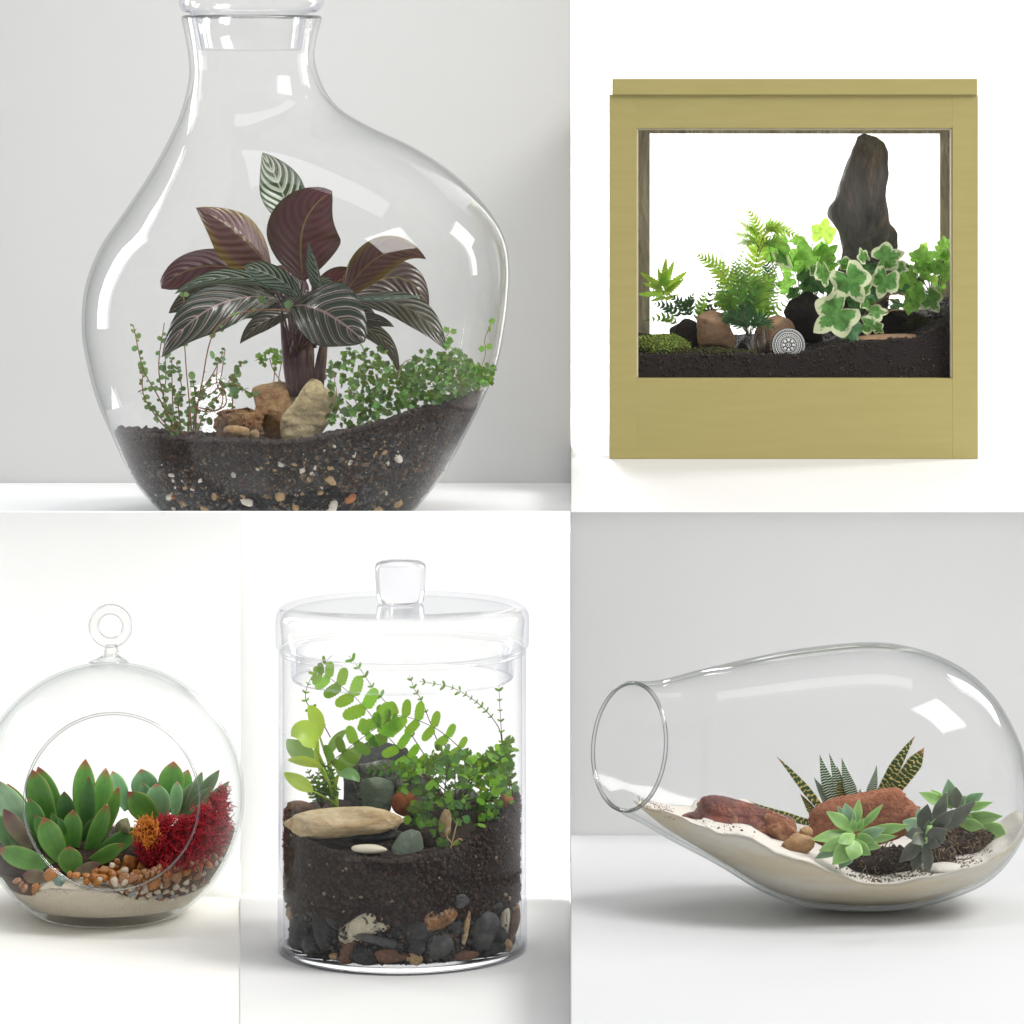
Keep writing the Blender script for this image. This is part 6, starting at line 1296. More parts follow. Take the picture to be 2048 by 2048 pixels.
jfrond(bfern, [(1480, 880, 0.02), (1390, 770, 0.015), (1230, 640, 0.01), (1050, 560, 0.0), (920, 535, -0.01), (830, 560, -0.01)], 165, ['bf'], 7, 0.12, 82, shape=lambda u: 0.55 + 0.6 * u if u < 0.6 else 0.9 - 0.6 * (u - 0.6))
jfrond(bfern, [(250, 1060, 0.0), (380, 930, -0.01), (520, 810, -0.015), (680, 690, -0.02), (830, 590, -0.02), (920, 560, -0.02)], 135, ['bf', 'bfm'], 8, 0.12, 78, shape=hump)
jfrond(bfern, [(1130, 830, 0.03), (1010, 650, 0.03), (860, 460, 0.03), (740, 320, 0.03), (650, 190, 0.03), (565, 90, 0.03)], 50, ['bfm'], 8, 0.1, 70, ws=0.75, shape=lambda u: 0.6 + 0.5 * R.random())
jfrond(bfern, [(1250, 780, 0.04), (1180, 600, 0.04), (1110, 420, 0.04), (1060, 340, 0.04), (1020, 240, 0.04)], 35, ['bfm'], 5, 0.3, 60, ws=0.8, shape=lambda u: 0.5 + 0.5 * R.random())
jfrond(bfern, [(1720, 780, 0.03), (1700, 640, 0.03), (1600, 500, 0.03), (1480, 400, 0.03), (1330, 320, 0.03), (1100, 275, 0.03)], 48, ['bfm'], 11, 0.3, 65, ws=0.7, shape=lambda u: 0.5 + 0.5 * R.random())
jfrond(bfern, [(1790, 1160, 0.0), (1750, 900, 0.0), (1720, 700, 0.0), (1705, 500, 0.0), (1695, 310, 0.0)], 42, ['bfm'], 8, 0.2, 65, ws=0.8, shape=lambda u: 0.5 + 0.5 * R.random())
jfrond(bfern, [(1800, 1160, 0.01), (1790, 1050, 0.01), (1760, 900, 0.01), (1790, 790, 0.01)], 60, ['bfm', 'bfd'], 7, 0.1, 65, ws=0.8, shape=lambda u: 0.5 + 0.5 * R.random())
jfrond(bfern, [(420, 700, 0.02), (370, 610, 0.02), (300, 520, 0.02), (235, 420, 0.02), (240, 330, 0.02), (290, 225, 0.02), (420, 90, 0.02)], 55, ['bfm', 'bf'], 8, 0.1, 70, ws=0.8, shape=lambda u: 0.4 + 0.6 * R.random())
bush = thing('maidenhair_fern', 'dense bushy fern of small fan shaped leaflets at the right of the lidded jar', 'fern', P(*qj(1350, 1350), DD))
rr3 = random.Random(77)
tpj = line([(920, 900), (1100, 830), (1250, 790), (1400, 790), (1560, 850), (1660, 800), (1760, 720), (1800, 780)]); btj = line([(920, 960), (1000, 1200), (1080, 1480), (1180, 1560), (1400, 1530), (1560, 1420), (1680, 1330), (1800, 1180)])
cnt = 0
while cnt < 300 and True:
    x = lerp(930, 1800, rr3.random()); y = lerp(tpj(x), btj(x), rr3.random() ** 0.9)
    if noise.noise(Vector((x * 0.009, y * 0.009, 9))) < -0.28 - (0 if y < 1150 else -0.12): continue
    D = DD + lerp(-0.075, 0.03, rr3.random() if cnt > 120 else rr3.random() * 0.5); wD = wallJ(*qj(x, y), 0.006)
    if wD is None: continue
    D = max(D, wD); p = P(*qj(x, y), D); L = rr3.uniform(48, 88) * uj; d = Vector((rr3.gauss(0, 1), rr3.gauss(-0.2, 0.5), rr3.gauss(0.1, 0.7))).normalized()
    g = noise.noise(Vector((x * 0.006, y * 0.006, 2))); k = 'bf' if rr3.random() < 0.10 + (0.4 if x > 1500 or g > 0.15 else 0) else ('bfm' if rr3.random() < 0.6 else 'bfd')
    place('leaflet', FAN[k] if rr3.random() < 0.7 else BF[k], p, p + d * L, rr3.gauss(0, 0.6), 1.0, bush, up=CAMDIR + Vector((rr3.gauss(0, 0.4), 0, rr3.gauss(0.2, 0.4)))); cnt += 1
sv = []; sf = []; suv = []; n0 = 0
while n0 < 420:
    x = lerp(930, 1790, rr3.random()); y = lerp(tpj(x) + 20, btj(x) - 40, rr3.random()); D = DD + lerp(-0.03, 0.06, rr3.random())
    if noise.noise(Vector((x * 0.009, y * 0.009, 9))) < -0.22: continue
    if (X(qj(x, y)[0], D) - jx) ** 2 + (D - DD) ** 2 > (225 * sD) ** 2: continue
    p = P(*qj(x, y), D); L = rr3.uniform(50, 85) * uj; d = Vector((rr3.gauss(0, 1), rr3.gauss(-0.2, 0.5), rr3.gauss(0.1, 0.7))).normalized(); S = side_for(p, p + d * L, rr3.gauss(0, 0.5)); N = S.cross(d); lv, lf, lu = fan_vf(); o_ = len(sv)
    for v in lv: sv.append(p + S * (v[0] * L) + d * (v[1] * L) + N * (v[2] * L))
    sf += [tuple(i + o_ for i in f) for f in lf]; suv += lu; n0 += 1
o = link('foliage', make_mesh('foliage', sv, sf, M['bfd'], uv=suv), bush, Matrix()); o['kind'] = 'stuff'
for i in range(26):
    x = lerp(960, 1760, rr3.random()); y = lerp(tpj(x) + 40, btj(x), rr3.random() * 0.9); a = P(*qj(1350 + rr3.gauss(0, 60), 1300), DD - 0.01); b = P(*qj(x, y), DD - 0.03)
    wD = wallJ(*qj(x, y), 0.008)
    if wD is None: continue
    b = P(*qj(x, y), max(DD - 0.03, wD)); V, F = tube_vf(bez([a, a.lerp(b, 0.5) + Vector((0, 0, 0.012)), b], 8), 0.0005, 5); solid('stem', V, F, M['rachis_d'], bush)
# pale broad-leaved plant at the left
M['pal'] = m_leaf('pale_yellow_green_leaf', (0.40, 0.52, 0.06), (0.32, 0.46, 0.07), 0.4, 0.4, scale=60, rand=0.15); M['pal2'] = m_leaf('grey_green_leaf', (0.20, 0.36, 0.13), (0.14, 0.28, 0.10), 0.35, 0.4, scale=60, rand=0.15)
pal = thing('foliage_plant', 'pale yellow green broad leafed plant at the left of the lidded jar', 'plant', P(*qj(440, 1230), DD - 0.01))
for pts, hw, mt, rl in [([(340, 700, 0.0), (330, 600, 0.0), (300, 520, 0.0), (250, 455, 0.0)], 62, 'pal', 0.4), ([(310, 780, -0.02), (300, 700, -0.025), (200, 620, -0.03), (120, 690, -0.03)], 105, 'pal', 0.5), ([(310, 850, -0.01), (240, 830, -0.01), (140, 800, -0.01), (90, 710, -0.01)], 80, 'pal2', 0.3),
    ([(360, 930, -0.03), (280, 880, -0.035), (180, 860, -0.035), (95, 872, -0.035)], 42, 'pal', -0.4), ([(290, 1110, -0.03), (230, 1060, -0.035), (150, 1030, -0.035), (65, 965, -0.035)], 55, 'pal', 0.2), ([(400, 860, 0.0), (420, 760, 0.0), (470, 690, 0.0), (545, 640, 0.0)], 38, 'pal2', 0.3),
    ([(470, 990, -0.02), (540, 960, -0.025), (600, 970, -0.025), (640, 1040, -0.025)], 48, 'pal2', -0.5), ([(480, 990, 0.02), (500, 900, 0.02), (580, 840, 0.02), (680, 760, 0.02)], 70, 'pal2', 0.2), ([(330, 930, -0.02), (310, 850, -0.02), (310, 780, -0.02), (330, 720, -0.02)], 22, 'pal', 0.2)]:
    cl = bez([P(*qj(p[0], p[1]), DD + p[2]) for p in pts], 16); V, F, UV = blade_vf(cl, side_for(cl[0], cl[-1], rl), hw * uj, lambda t: max(0.03, prof_leaf(t, 0.5, 0.7)) if t < 0.999 else 0, 0.15, 0.05, 8)
    solid('leaf', V, F, M[mt], pal, uv=UV); cr = P(*qj(440 + 40 * R.random(), 1230), DD - 0.01)
    V, F = tube_vf(bez([cl[0], cl[0].lerp(cr, 0.5) + Vector((0.004 if cl[0].x < cr.x else -0.003, 0, 0)), cr], 8), [0.0009] * 5 + [0.0013] * 4, 6); solid('leaf_stalk', V, F, M['pal'], pal)
df = thing('dark_fern_tuft', 'small dark green fern tuft between the pale plant and the long tan stone', 'fern', P(*qj(340, 1220), DD))
for tip in ((300, 1000), (380, 900), (440, 960), (260, 1080), (330, 960), (410, 1050), (480, 1080), (350, 1110), (250, 950), (440, 880)):
    jfrond(df, [(350, 1230, -0.01), ((350 + tip[0]) / 2, (1230 + tip[1]) / 2, -0.015), (tip[0], tip[1], -0.02)], 50, ['bfd', 'bfm'], 5, 0.3, 60, ws=0.8)
sp_ = thing('trailing_sprig', 'dark sprig of small leaflets lying across the white speckled stone', 'plant', P(*qj(720, 960), DD - 0.02))
jfrond(sp_, [(1000, 930, -0.03), (900, 920, -0.03), (800, 950, -0.03), (700, 950, -0.03)], 55, ['bfd'], 6, 0.1, 65)
dry = thing('dry_sprig', 'curled dry tan sprig at the foot of the bushy fern', 'plant', P(*qj(1350, 1500), DD - 0.08))
for a in ([(1330, 1540), (1350, 1460), (1370, 1380), (1380, 1330)], [(1340, 1520), (1390, 1470), (1420, 1480)], [(1340, 1500), (1300, 1450), (1310, 1400)]):
    V, F = tube_vf(catmull([P(*qj(x, y), DD - 0.085) for x, y in a], 6), 0.0006, 5); solid('stem', V, F, M['st_tan'], dry)
# ================================================================ E: the glass vase lying on its side
Tp = [(1274, 1362), (1302, 1362), (1340, 1356), (1422, 1336), (1563, 1306), (1657, 1293), (1732, 1287), (1798, 1291), (1873, 1311), (1939, 1346), (1986, 1390), (2019, 1440), (2046, 1500), (2062, 1560)]
Bp = [(1241, 1614), (1275, 1636), (1300, 1648), (1356, 1684), (1441, 1731), (1516, 1776), (1586, 1804), (1657, 1815), (1751, 1818), (1845, 1808), (1939, 1778), (1986, 1750), (2019, 1715), (2046, 1672), (2062, 1628)]
tX, tY = smooth_interp([p[0] for p in Tp], [p[1] for p in Tp]); bX, bY = smooth_interp([p[0] for p in Bp], [p[1] for p in Bp])
sE = DE / FPX
def secE(px): t = float(np.interp(px, tX, tY)); b = float(np.interp(px, bX, bY)); return (t + b) / 2, (b - t) / 2     # centre row, half height in pixels
def eggring(px, off=0.0):
    c, r = secE(px); k = max(0.0, min(1.0, (px - 1258) / 190.0)); k = k * k * (3 - 2 * k); psi = math.radians(33) * (1 - k)
    lean = (1 - k) * 0.13
    u = Vector((-math.sin(psi), math.cos(psi), 0)); v = Vector((lean, 0, 1)).normalized()
    return (Vector((X(px, DE), DE, Z(c, DE))), r * sE - off, u, v)
pxs = [1258] + list(np.linspace(1275, 2060, 84)); rings = [eggring(p) for p in pxs]
c, r, u, v = rings[-1]
for f, g in ((0.004, 0.80), (0.0075, 0.55), (0.0095, 0.28), (0.0103, 0.03)): rings.append((c + Vector((f, 0, 0)), r * g, u, v))
vase = thing('glass_vase', 'egg shaped clear glass vase lying on its side, open end at the left', 'vase', (X(1720, DE), DE, ZE))
M['glass_vase'] = m_glass('vase_glass', edge=(0.22, 0.26, 0.23), k0=0.95, pw=4.5)
V, F = shell_vf(rings, 128); V = flat(V, ZE + 0.0006); solid('vase_wall', V, F, M['glass_vase'], vase)
ri = []
for i, q in enumerate(rings[:-3]): ri.append((q[0] - Vector((0.0, 0, 0)) if i < len(rings) - 6 else q[0] - Vector((0.004, 0, 0)), max(0.001, q[1] - 0.0034), q[2], q[3]))
V, F = shell_vf(ri, 128, close_top=True); solid('inner_wall', V, F, M['glass_inner'], vase)
c, r, u, v = rings[0]; V, F = torus_vf(c, r - 0.0015, 0.0017, u, v, 128, 10); solid('mouth_rim', V, F, M['glass_rim'], vase)
# sand
sl = line([(1255, 1618), (1262, 1621), (1295, 1642), (1375, 1665), (1460, 1674), (1497, 1675), (1540, 1703), (1610, 1722), (1657, 1741), (1704, 1764), (1751, 1771), (1821, 1760), (1892, 1748), (1962, 1736), (2010, 1706), (2040, 1672)])
def zsE(x, y):
    px = VX + x * FPX / DE
    return Z(sl(px), DE - 0.07) + 0.0012 * noise.noise(Vector((x, y, 0)) * 90) + 0.002 * noise.noise(Vector((x, 0.3 * y, 7)) * 45) + 0.03 * max(0, (y - DE + 0.07)) * (1 if px > 1400 else 0)
M['sandE'] = NT('white_sand'); t = M['sandE']; n = t.noise(900, 3); n2 = t.noise(18, 4, 0.6, t.scaled(0.35, 1, 2.6))
col = t.mix(t.map(n2, 0.42, 0.60), (0.68, 0.64, 0.57), (0.62, 0.54, 0.39)); col = t.mix(t.map(n, 0.3, 0.8, 0, 0.3), col, (0.55, 0.5, 0.42))
sx = t.n('ShaderNodeSeparateXYZ'); geo = t.n('ShaderNodeNewGeometry'); t.l(geo.outputs['Normal'], sx.inputs[0])
M['sandE'] = t.done(t.pbr(col, 0.9, t.bump(n, 0.5, 0.001)))
M['sandTop'] = m_soil('pale_sand_top', (0.62, 0.58, 0.52), (0.70, 0.66, 0.60), (0.35, 0.28, 0.2), 900, sp=(0.72, 0.80), bump=0.5)
NX, NW, NT_ = 150, 26, 22; V = []; F = []; row = NW + NT_; tops = []
for i in range(NX + 1):
    px = lerp(1292, 2050, i / NX); cpy, rp = secE(px); r_ = rp * sE - 0.0048 - 0.006 * max(0.0, (1330 - px) / 70); zc = Z(cpy, DE); x = X(px, DE); kk = max(0.0, min(1.0, (px - 1258) / 190.0)); sh = -math.tan(math.radians(33)) * (1 - kk * kk * (3 - 2 * kk)) * 0.8
    r_ = max(0.002, r_)
    ends = []
    for sg in (-1, 1):
        y = DE + sg * r_ * 0.7
        for _ in range(20):
            z = zsE(x, y); dz = max(-0.999, min(0.999, (z - zc) / r_)); y = 0.5 * y + 0.5 * (DE + sg * r_ * math.sqrt(1 - dz * dz))
        ends.append((math.atan2(z - zc, (y - DE))))
    a0 = ends[0] if ends[0] > 0 else ends[0] + 2 * PI; a1 = ends[1] if ends[1] > 0 else ends[1] + 2 * PI       # front angle, back angle (through the bottom)
    if a1 < a0: a1 += 2 * PI if a1 + 2 * PI - a0 < 2 * PI else 0
    for j in range(NW + 1):
        a = lerp(a0, a1, j / NW); yy = r_ * math.cos(a); V.append(Vector((x + sh * yy, DE + yy, zc + r_ * math.sin(a))))
    yb, yf = r_ * math.cos(a1), r_ * math.cos(a0)
    for j in range(1, NT_):
        yy = lerp(yb, yf, j / NT_); V.append(Vector((x + sh * yy, DE + yy, zsE(x, DE + yy))))
for i in range(NX):
    for k in range(row):
        a = i * row + k; b = i * row + (k + 1) % row; F.append((a, b, b + row, a + row)); tops.append(1 if k >= NW else 0)
F.append(tuple(range(row - 1, -1, -1))); F.append(tuple(range(NX * row, (NX + 1) * row))); tops += [0, 0]
sand = solid('sand', V, F, M['sandE']); sand.data.materials.append(M['sandTop'])
for i, p in enumerate(sand.data.polygons): p.material_index = tops[i]
tag(sand, 'pale cream sand lying in a wavy layer along the bottom of the glass vase', 'sand', kind='stuff')
kE = 0.3509
def qe(x, y): return 1370 + kE * x, 1440 + kE * y
def spE(l): return [(1440 + kE * y, 1370 + kE * x) for x, y in l]
# rocks
M['jasper'] = m_rock('dark_red_jasper', (0.26, 0.06, 0.03), (0.08, 0.016, 0.014), (0.50, 0.22, 0.10), 30, rough=0.25, bump=0.9, amt=0.5, fine=160)
M['lava'] = m_rock('terracotta_pumice', (0.50, 0.20, 0.10), (0.38, 0.13, 0.06), (0.24, 0.06, 0.03), 60, bump=1.0, fine=330, amt=0.3)
tag(rock('red_stone', *qe(330, 600), DE - 0.005, 112, 43, 42, M['jasper'], 0.16, 71, 5, planes=4, blunt=0.75, amp=0.45, fine=0.06, fs=4.0), 'glossy dark red jagged stone on the sand left of the plants in the vase', 'stone')
tag(rock('red_stone', *qe(545, 640), DE - 0.015, 42, 30, 24, m_rock('rough_orange_rock', (0.42, 0.17, 0.08), (0.26, 0.09, 0.04), (0.55, 0.36, 0.2), 70, bump=1.0, fine=220), 0.5, 72, 4, planes=6, amp=0.4, fine=0.08), 'rough orange brown rock end joined behind the glossy dark red stone', 'stone')
tag(rock('brick_stone', *qe(1020, 575), DE + 0.02, 118, 56, 46, M['lava'], -0.22, 73, 5, planes=2, blunt=0.8, amp=0.22, fine=0.06, fs=7), 'large rounded terracotta coloured porous stone behind the front green rosette', 'stone')
tag(rock('tan_stone', *qe(645, 712), DE - 0.045, 33, 22, 16, m_rock('ochre_stone', (0.42, 0.24, 0.09), (0.33, 0.16, 0.06), None, 40, rough=0.5, bump=0.3), -0.1, 74, 4, planes=4), 'small ochre stone in front of the gap between the two red stones', 'stone')
tag(rock('tan_stone', *qe(690, 640), DE - 0.01, 14, 12, 10, M['rockA2'], -0.1, 75, 3), 'tiny brown stone between the ochre stone and the porous stone', 'stone')
# soil clumps with roots
M['rootsoil'] = m_soil('dry_brown_root_soil', (0.045, 0.026, 0.016), (0.17, 0.11, 0.065), (0.35, 0.26, 0.17), 420, sp=(0.66, 0.72)); M['darksoil'] = m_soil('wet_dark_root_soil', (0.02, 0.012, 0.008), (0.09, 0.05, 0.03), (0.25, 0.17, 0.1), 420, sp=(0.72, 0.76))
M['root'] = m_plain('pale_brown_root', (0.30, 0.21, 0.12), 0.7, 0.2, 200)
def clump(label, x, y, D, w, h, d, mt, seed, n=900, roots=40, pal_=((0.06, 0.035, 0.02), (0.20, 0.13, 0.08), (0.03, 0.02, 0.012))):
    px, py = qe(x, y); V0, F0 = rock_v(4, seed, planes=0, amp=0.4, fine=0.10); s = D / FPX; c = P(px, py, D); W = V0 * np.array([w, d, h]) * s * kE
    o = link('root_ball', make_mesh('root_ball', W, F0, mt), None, Matrix.Translation(c)); tag(o, label, 'soil')
    rg = np.random.RandomState(seed); idx = rg.randint(0, len(W), n); pts = W[idx] + np.array(c) + rg.normal(size=(n, 3)) * 0.0006; cols = [np.array(pal_[rg.randint(3)]) * (0.6 + 0.8 * rg.rand()) for _ in range(n)]
    V, F, cc = chunks(pts, 0.0005 + 0.0013 * rg.rand(n) ** 2, cols, seed); m = link('soil_crumbs', make_mesh('soil_crumbs', V, F, M['chips'], col=cc, smooth=False), o, Matrix()); m['kind'] = 'stuff'
    g = []; rr = random.Random(seed)
    for _ in range(roots):
        p = Vector(W[rr.randrange(len(W))]) + c; d_ = Vector((rr.gauss(0, 1), rr.gauss(-0.5, 0.6), rr.gauss(0, 1))).normalized(); q = [p]
        for j in range(6): d_ = (d_ + Vector((rr.gauss(0, 0.6), rr.gauss(0, 0.3), rr.gauss(0, 0.6)))).normalized(); q.append(q[-1] + d_ * 0.0022)
        g.append(tube_vf(q, 0.00028, 4))
    if g: V, F = join_vf(g); m = solid('roots', V, F, M['root'], o); m['kind'] = 'stuff'
    return o
clump('brown lump of dry soil and roots under the right rosettes in the vase', 1560, 690, DE + 0.0, 175, 85, 100, M['rootsoil'], 81)
clump('brown lump of dry soil below the dark grey rosette in the vase', 1460, 740, DE - 0.035, 75, 85, 60, M['rootsoil'], 83, 500)
clump('dark lump of moist soil under the front green rosette in the vase', 1110, 800, DE - 0.03, 210, 85, 80, M['darksoil'], 82, 900, 30, ((0.03, 0.018, 0.01), (0.10, 0.06, 0.035), (0.015, 0.01, 0.007)))
px, py = qe(1560, 800)
# grit scattered on the sand
pts = []; sz = []; cols = []; rg = np.random.RandomState(9)
for cx_, cy_, wx, n_ in ((1330, 905, 190, 320), (1560, 830, 130, 300), (1060, 890, 90, 160), (1100, 860, 160, 200), (200, 545, 150, 60), (1690, 745, 60, 60), (100, 480, 90, 0)):
    for i in range(n_):
        px = 1370 + kE * (cx_ + wx * rg.randn() * 0.6); x = X(px, DE); y = DE - 0.065 + 0.05 * rg.rand() + (0.04 if cx_ == 1690 else 0); x = X(px, y)
        cpy, rp = secE(min(2040, max(1262, px))); 
        if (y - DE) ** 2 + (zsE(x, y) - Z(cpy, DE)) ** 2 > (rp * sE - 0.006) ** 2: continue
        pts.append((x, y, zsE(x, y) + 0.0003)); sz.append(0.0003 + 0.0009 * rg.rand() ** 2.5); q = rg.rand(); cols.append((0.05 + 0.2 * q, 0.03 + 0.15 * q, 0.02 + 0.1 * q))
for i in range(260):
    px = 1275 + 75 * rg.rand(); x = X(px, DE); y = DE + 0.03 * rg.randn(); cpy, rp = secE(px)
    if (y - DE) ** 2 + (zsE(x, y) - Z(cpy, DE)) ** 2 > (rp * sE - 0.006) ** 2: continue
    pts.append((x, y, zsE(x, y) + 0.0003)); sz.append(0.0003 + 0.0004 * rg.rand()); q = rg.rand(); cols.append((0.25 + 0.3 * q, 0.18 + 0.25 * q, 0.12 + 0.2 * q))
V, F, c = chunks(pts, sz, cols, 12); tag(link('grit', make_mesh('grit', V, F, M['chips'], col=c, smooth=False), None, Matrix()), 'dark soil crumbs scattered over the pale sand of the vase', 'grit', kind='stuff')
V0, F0 = rock_v(4, 91, planes=0, amp=0.1); me = make_mesh('sand_heap', V0 * np.array([110, 90, 30]) * sE * kE, F0, M['sandTop']); tag(link('sand_heap', me, None, Matrix.Translation(P(*qe(1480, 845), DE - 0.05))), 'little heap of coarse sand in front of the dark grey rosette', 'sand')
# succulents
M['zebra'] = m_banded('zebra_leaf', (0.018, 0.07, 0.03), (0.62, 0.74, 0.58), 20, 0.34, 0.5, (0.20, 0.14, 0.05)); M['tiger'] = m_banded('gold_banded_leaf', (0.035, 0.075, 0.015), (0.62, 0.52, 0.16), 13, 0.22, 1.6, (0.45, 0.16, 0.05), dots=False)
sharp = lambda a: (lambda t: (1 - ((t - a) / (1 - a)) ** 1.25) if t > a else lerp(0.75, 1, t / a))
def spike(par, tip, base, hw, mt, D0, D1, bow=0.0, a=0.3, th=0.6, roll=0.1):
    p0, p1 = P(*qe(*base), DE + D0), P(*qe(*tip), DE + D1); L = (p1 - p0).length; sd = side_for(p0, p1, roll)
    V, F, UV = thick_vf(bez([p0, p0.lerp(p1, 0.5) + sd * bow * L + CAMDIR * 0.03 * L, p1], 34), sd, hw * kE * sE, lambda t: max(0.03, sharp(a)(t)), th, 0.4, 14)
    return solid('leaf', V, F, M[mt], par, uv=UV)
zb = thing('zebra_succulent', 'spiky dark green succulent with white zebra bands, behind the porous stone', 'succulent', P(*qe(890, 470), DE + 0.05))
for tip, base, hw, bow in [((768, 198), (860, 480), 44, -0.05), ((820, 188), (890, 460), 30, 0.04), ((893, 215), (970, 460), 38, -0.06), ((735, 328), (850, 500), 34, -0.05), ((868, 262), (905, 470), 30, 0.0), ((1092, 258), (1045, 450), 30, 0.06), ((905, 395), (940, 480), 22, 0.0), ((1000, 390), (990, 470), 22, 0.0)]:
    spike(zb, tip, base, hw, 'zebra' if tip[0] != 868 else 'tiger', 0.05, 0.05, bow)
tg = thing('banded_succulent', 'thin leafed succulent with gold banded leaves reaching left behind the glossy red stone', 'succulent', P(*qe(760, 560), DE + 0.04))
for tip, base, hw, bow in [((520, 205), (800, 540), 26, 0.03), ((368, 463), (730, 590), 24, -0.06), ((655, 420), (750, 570), 24, 0.05)]: spike(tg, tip, base, hw, 'tiger', 0.04, 0.04, bow, 0.4)
tg2 = thing('banded_succulent', 'thick leafed succulent with gold banded leaves rising at the right behind the porous stone', 'succulent', P(*qe(1150, 440), DE + 0.05))
for tip, base, hw, bow, a in [((1312, 90), (1110, 430), 36, -0.05, 0.45), ((1362, 158), (1150, 450), 46, 0.04, 0.72), ((1250, 330), (1080, 450), 36, -0.04, 0.6)]: spike(tg2, tip, base, hw, 'tiger', 0.05, 0.05, bow, a)
M['es_green'] = m_succ('pale_green_rosette_leaf', (0.27, 0.45, 0.13), (0.18, 0.36, 0.10), (0.35, 0.22, 0.18), 0.07, 0.25, 0.45); M['es_blue'] = m_succ('blue_green_rosette_leaf', (0.26, 0.40, 0.25), (0.17, 0.31, 0.18), (0.35, 0.25, 0.22), 0.07, 0.2, 0.5)
M['es_dark'] = m_succ('dark_grey_rosette_leaf', (0.060, 0.062, 0.050), (0.12, 0.14, 0.09), (0.30, 0.27, 0.25), 0.05, 0.5, 0.4, rand=0.3)
def rosette(par, D, leaves):
    for tip, base, hw, mt, d0, d1, rl in leaves: succ(par, tip, base, hw, M[mt], qe, DE + D + d0, DE + D + d1, rl, th=0.32, a=0.56, conc=0.5, pe=1.3)
r1 = thing('rosette_succulent', 'pale green rosette succulent at the front, before the porous terracotta stone', 'succulent', P(*qe(980, 800), DE - 0.06))
rosette(r1, -0.055, [((992, 448), (965, 620), 34, 'es_green', 0, 0, 0.3), ((912, 472), (955, 620), 46, 'es_blue', 0, 0, -0.2), ((868, 490), (940, 600), 26, 'es_blue', 0.005, 0.008, -0.2), ((1130, 478), (985, 625), 28, 'es_green', 0, 0, 0.4), ((803, 520), (965, 635), 44, 'es_green', 0, -0.005, 0.3), ((718, 682), (965, 648), 44, 'es_green', 0, -0.01, 0.5),
    ((1282, 600), (1000, 640), 40, 'es_green', 0, 0.005, 0.4), ((1140, 618), (985, 665), 42, 'es_blue', -0.005, -0.01, 0.4), ((1212, 662), (1000, 680), 32, 'es_green', -0.003, 0, 0.6), ((763, 745), (965, 665), 46, 'es_green', -0.01, -0.015, 0.3), ((1117, 728), (970, 680), 40, 'es_green', -0.01, -0.015, 0.3), ((1060, 770), (960, 690), 42, 'es_green', -0.012, -0.02, 0.3),
    ((840, 825), (965, 690), 60, 'es_green', -0.012, -0.022, 0.2), ((945, 800), (975, 690), 58, 'es_green', -0.015, -0.025, 0.0), ((740, 790), (930, 690), 40, 'es_blue', -0.005, -0.005, 0.3), ((1020, 560), (975, 630), 22, 'es_green', -0.003, -0.008, 0), ((950, 560), (968, 635), 24, 'es_green', -0.003, -0.008, 0), ((880, 850), (950, 720), 50, 'es_blue', 0.0, -0.012, 0.2), ((1080, 690), (980, 660), 34, 'es_green', -0.01, -0.02, 0.2), ((870, 700), (960, 660), 40, 'es_green', -0.012, -0.024, 0.2)])
r2 = thing('rosette_succulent', 'dark grey purple rosette succulent between the two green ones', 'succulent', P(*qe(1370, 800), DE - 0.05))
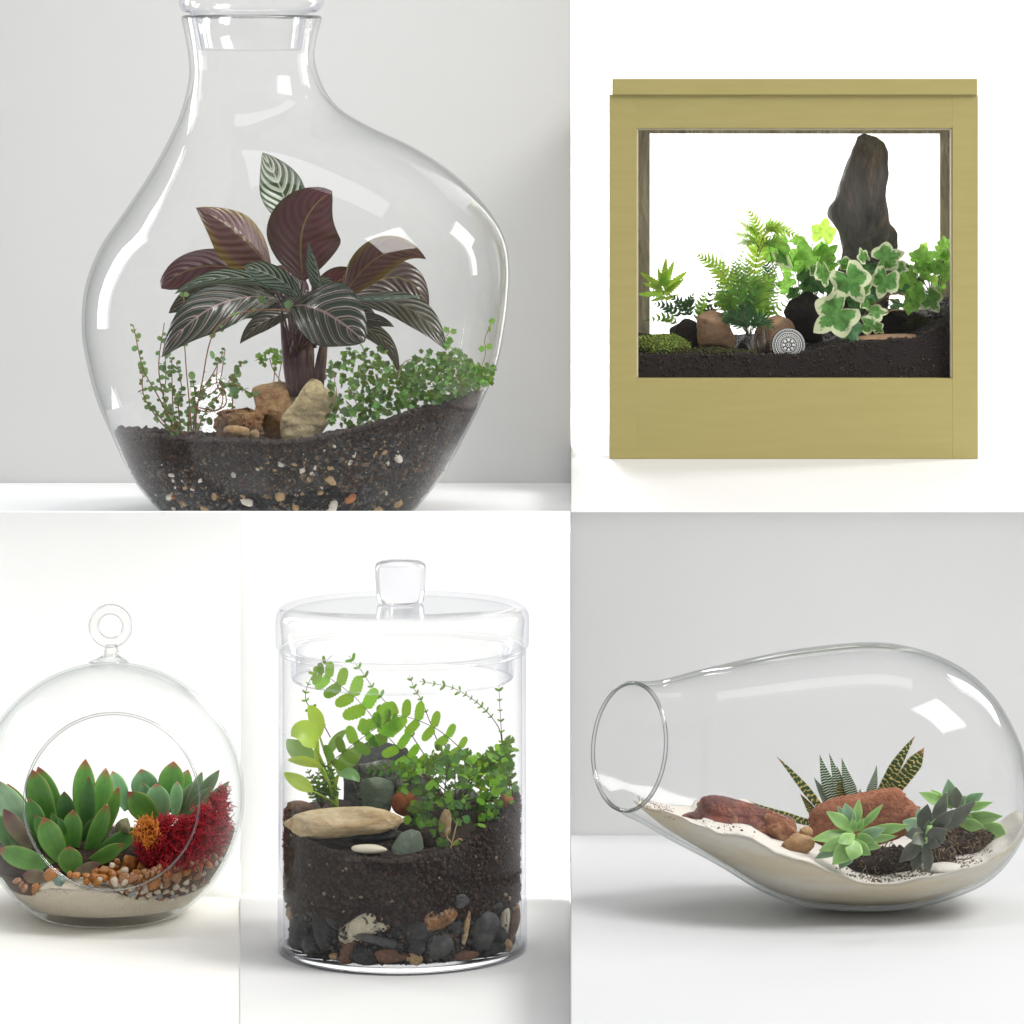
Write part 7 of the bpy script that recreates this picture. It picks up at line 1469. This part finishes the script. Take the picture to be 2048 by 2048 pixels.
rosette(r2, -0.045, [((1492, 408), (1405, 620), 44, 'es_dark', 0, 0, 0.2), ((1383, 478), (1350, 640), 50, 'es_dark', 0, 0, -0.2), ((1535, 508), (1395, 640), 42, 'es_dark', -0.01, -0.015, 0.2), ((1660, 460), (1420, 650), 50, 'es_dark', 0.005, 0.01, 0.2), ((1492, 622), (1375, 690), 58, 'es_dark', -0.012, -0.02, 0.1), ((1222, 812), (1365, 670), 46, 'es_dark', -0.005, -0.012, 0.2),
    ((1255, 660), (1370, 640), 46, 'es_dark', 0.0, -0.005, 0.3), ((1240, 575), (1350, 630), 52, 'es_blue', 0.01, 0.01, 0.2), ((1388, 872), (1375, 700), 38, 'es_dark', -0.012, -0.018, 0.1), ((1300, 862), (1350, 700), 44, 'es_dark', -0.005, -0.012, 0.1), ((1430, 560), (1385, 660), 28, 'es_green', -0.008, -0.012, 0.1), ((1390, 570), (1375, 650), 26, 'es_dark', -0.01, -0.016, 0.1),
    ((1330, 500), (1340, 600), 26, 'es_blue', 0.012, 0.012, 0), ((1290, 700), (1370, 660), 44, 'es_dark', -0.01, -0.02, 0.2), ((1450, 720), (1375, 680), 40, 'es_dark', -0.01, -0.02, 0.3)])
V, F = tube_vf(bez([P(*qe(1395, 600), DE - 0.06), P(*qe(1385, 680), DE - 0.058), P(*qe(1340, 780), DE - 0.05), P(*qe(1310, 840), DE - 0.045)], 8), 0.0022, 8); solid('stem', V, F, M['es_green'], r2)
r3 = thing('rosette_succulent', 'blue green rosette succulent at the right end of the vase', 'succulent', P(*qe(1560, 640), DE + 0.0))
rosette(r3, 0.0, [((1500, 335), (1520, 500), 48, 'es_blue', 0, 0, 0), ((1545, 380), (1540, 500), 42, 'es_dark', -0.01, -0.01, 0), ((1333, 412), (1510, 490), 38, 'es_green', 0, 0, 0.3), ((1400, 395), (1500, 480), 24, 'es_green', 0.01, 0.01, 0.3), ((1702, 415), (1560, 490), 40, 'es_blue', 0, 0, 0.3), ((1755, 468), (1560, 510), 30, 'es_green', -0.005, -0.005, 0.3),
    ((1812, 548), (1565, 560), 46, 'es_green', -0.005, -0.008, 0.3), ((1706, 610), (1560, 580), 44, 'es_green', -0.015, -0.02, 0.4), ((1832, 662), (1700, 600), 58, 'es_green', 0, 0, 0.2), ((1600, 430), (1540, 500), 30, 'es_blue', -0.005, -0.01, 0), ((1470, 440), (1525, 500), 28, 'es_green', -0.005, -0.01, 0), ((1640, 560), (1555, 530), 34, 'es_green', -0.01, -0.02, 0.2)])
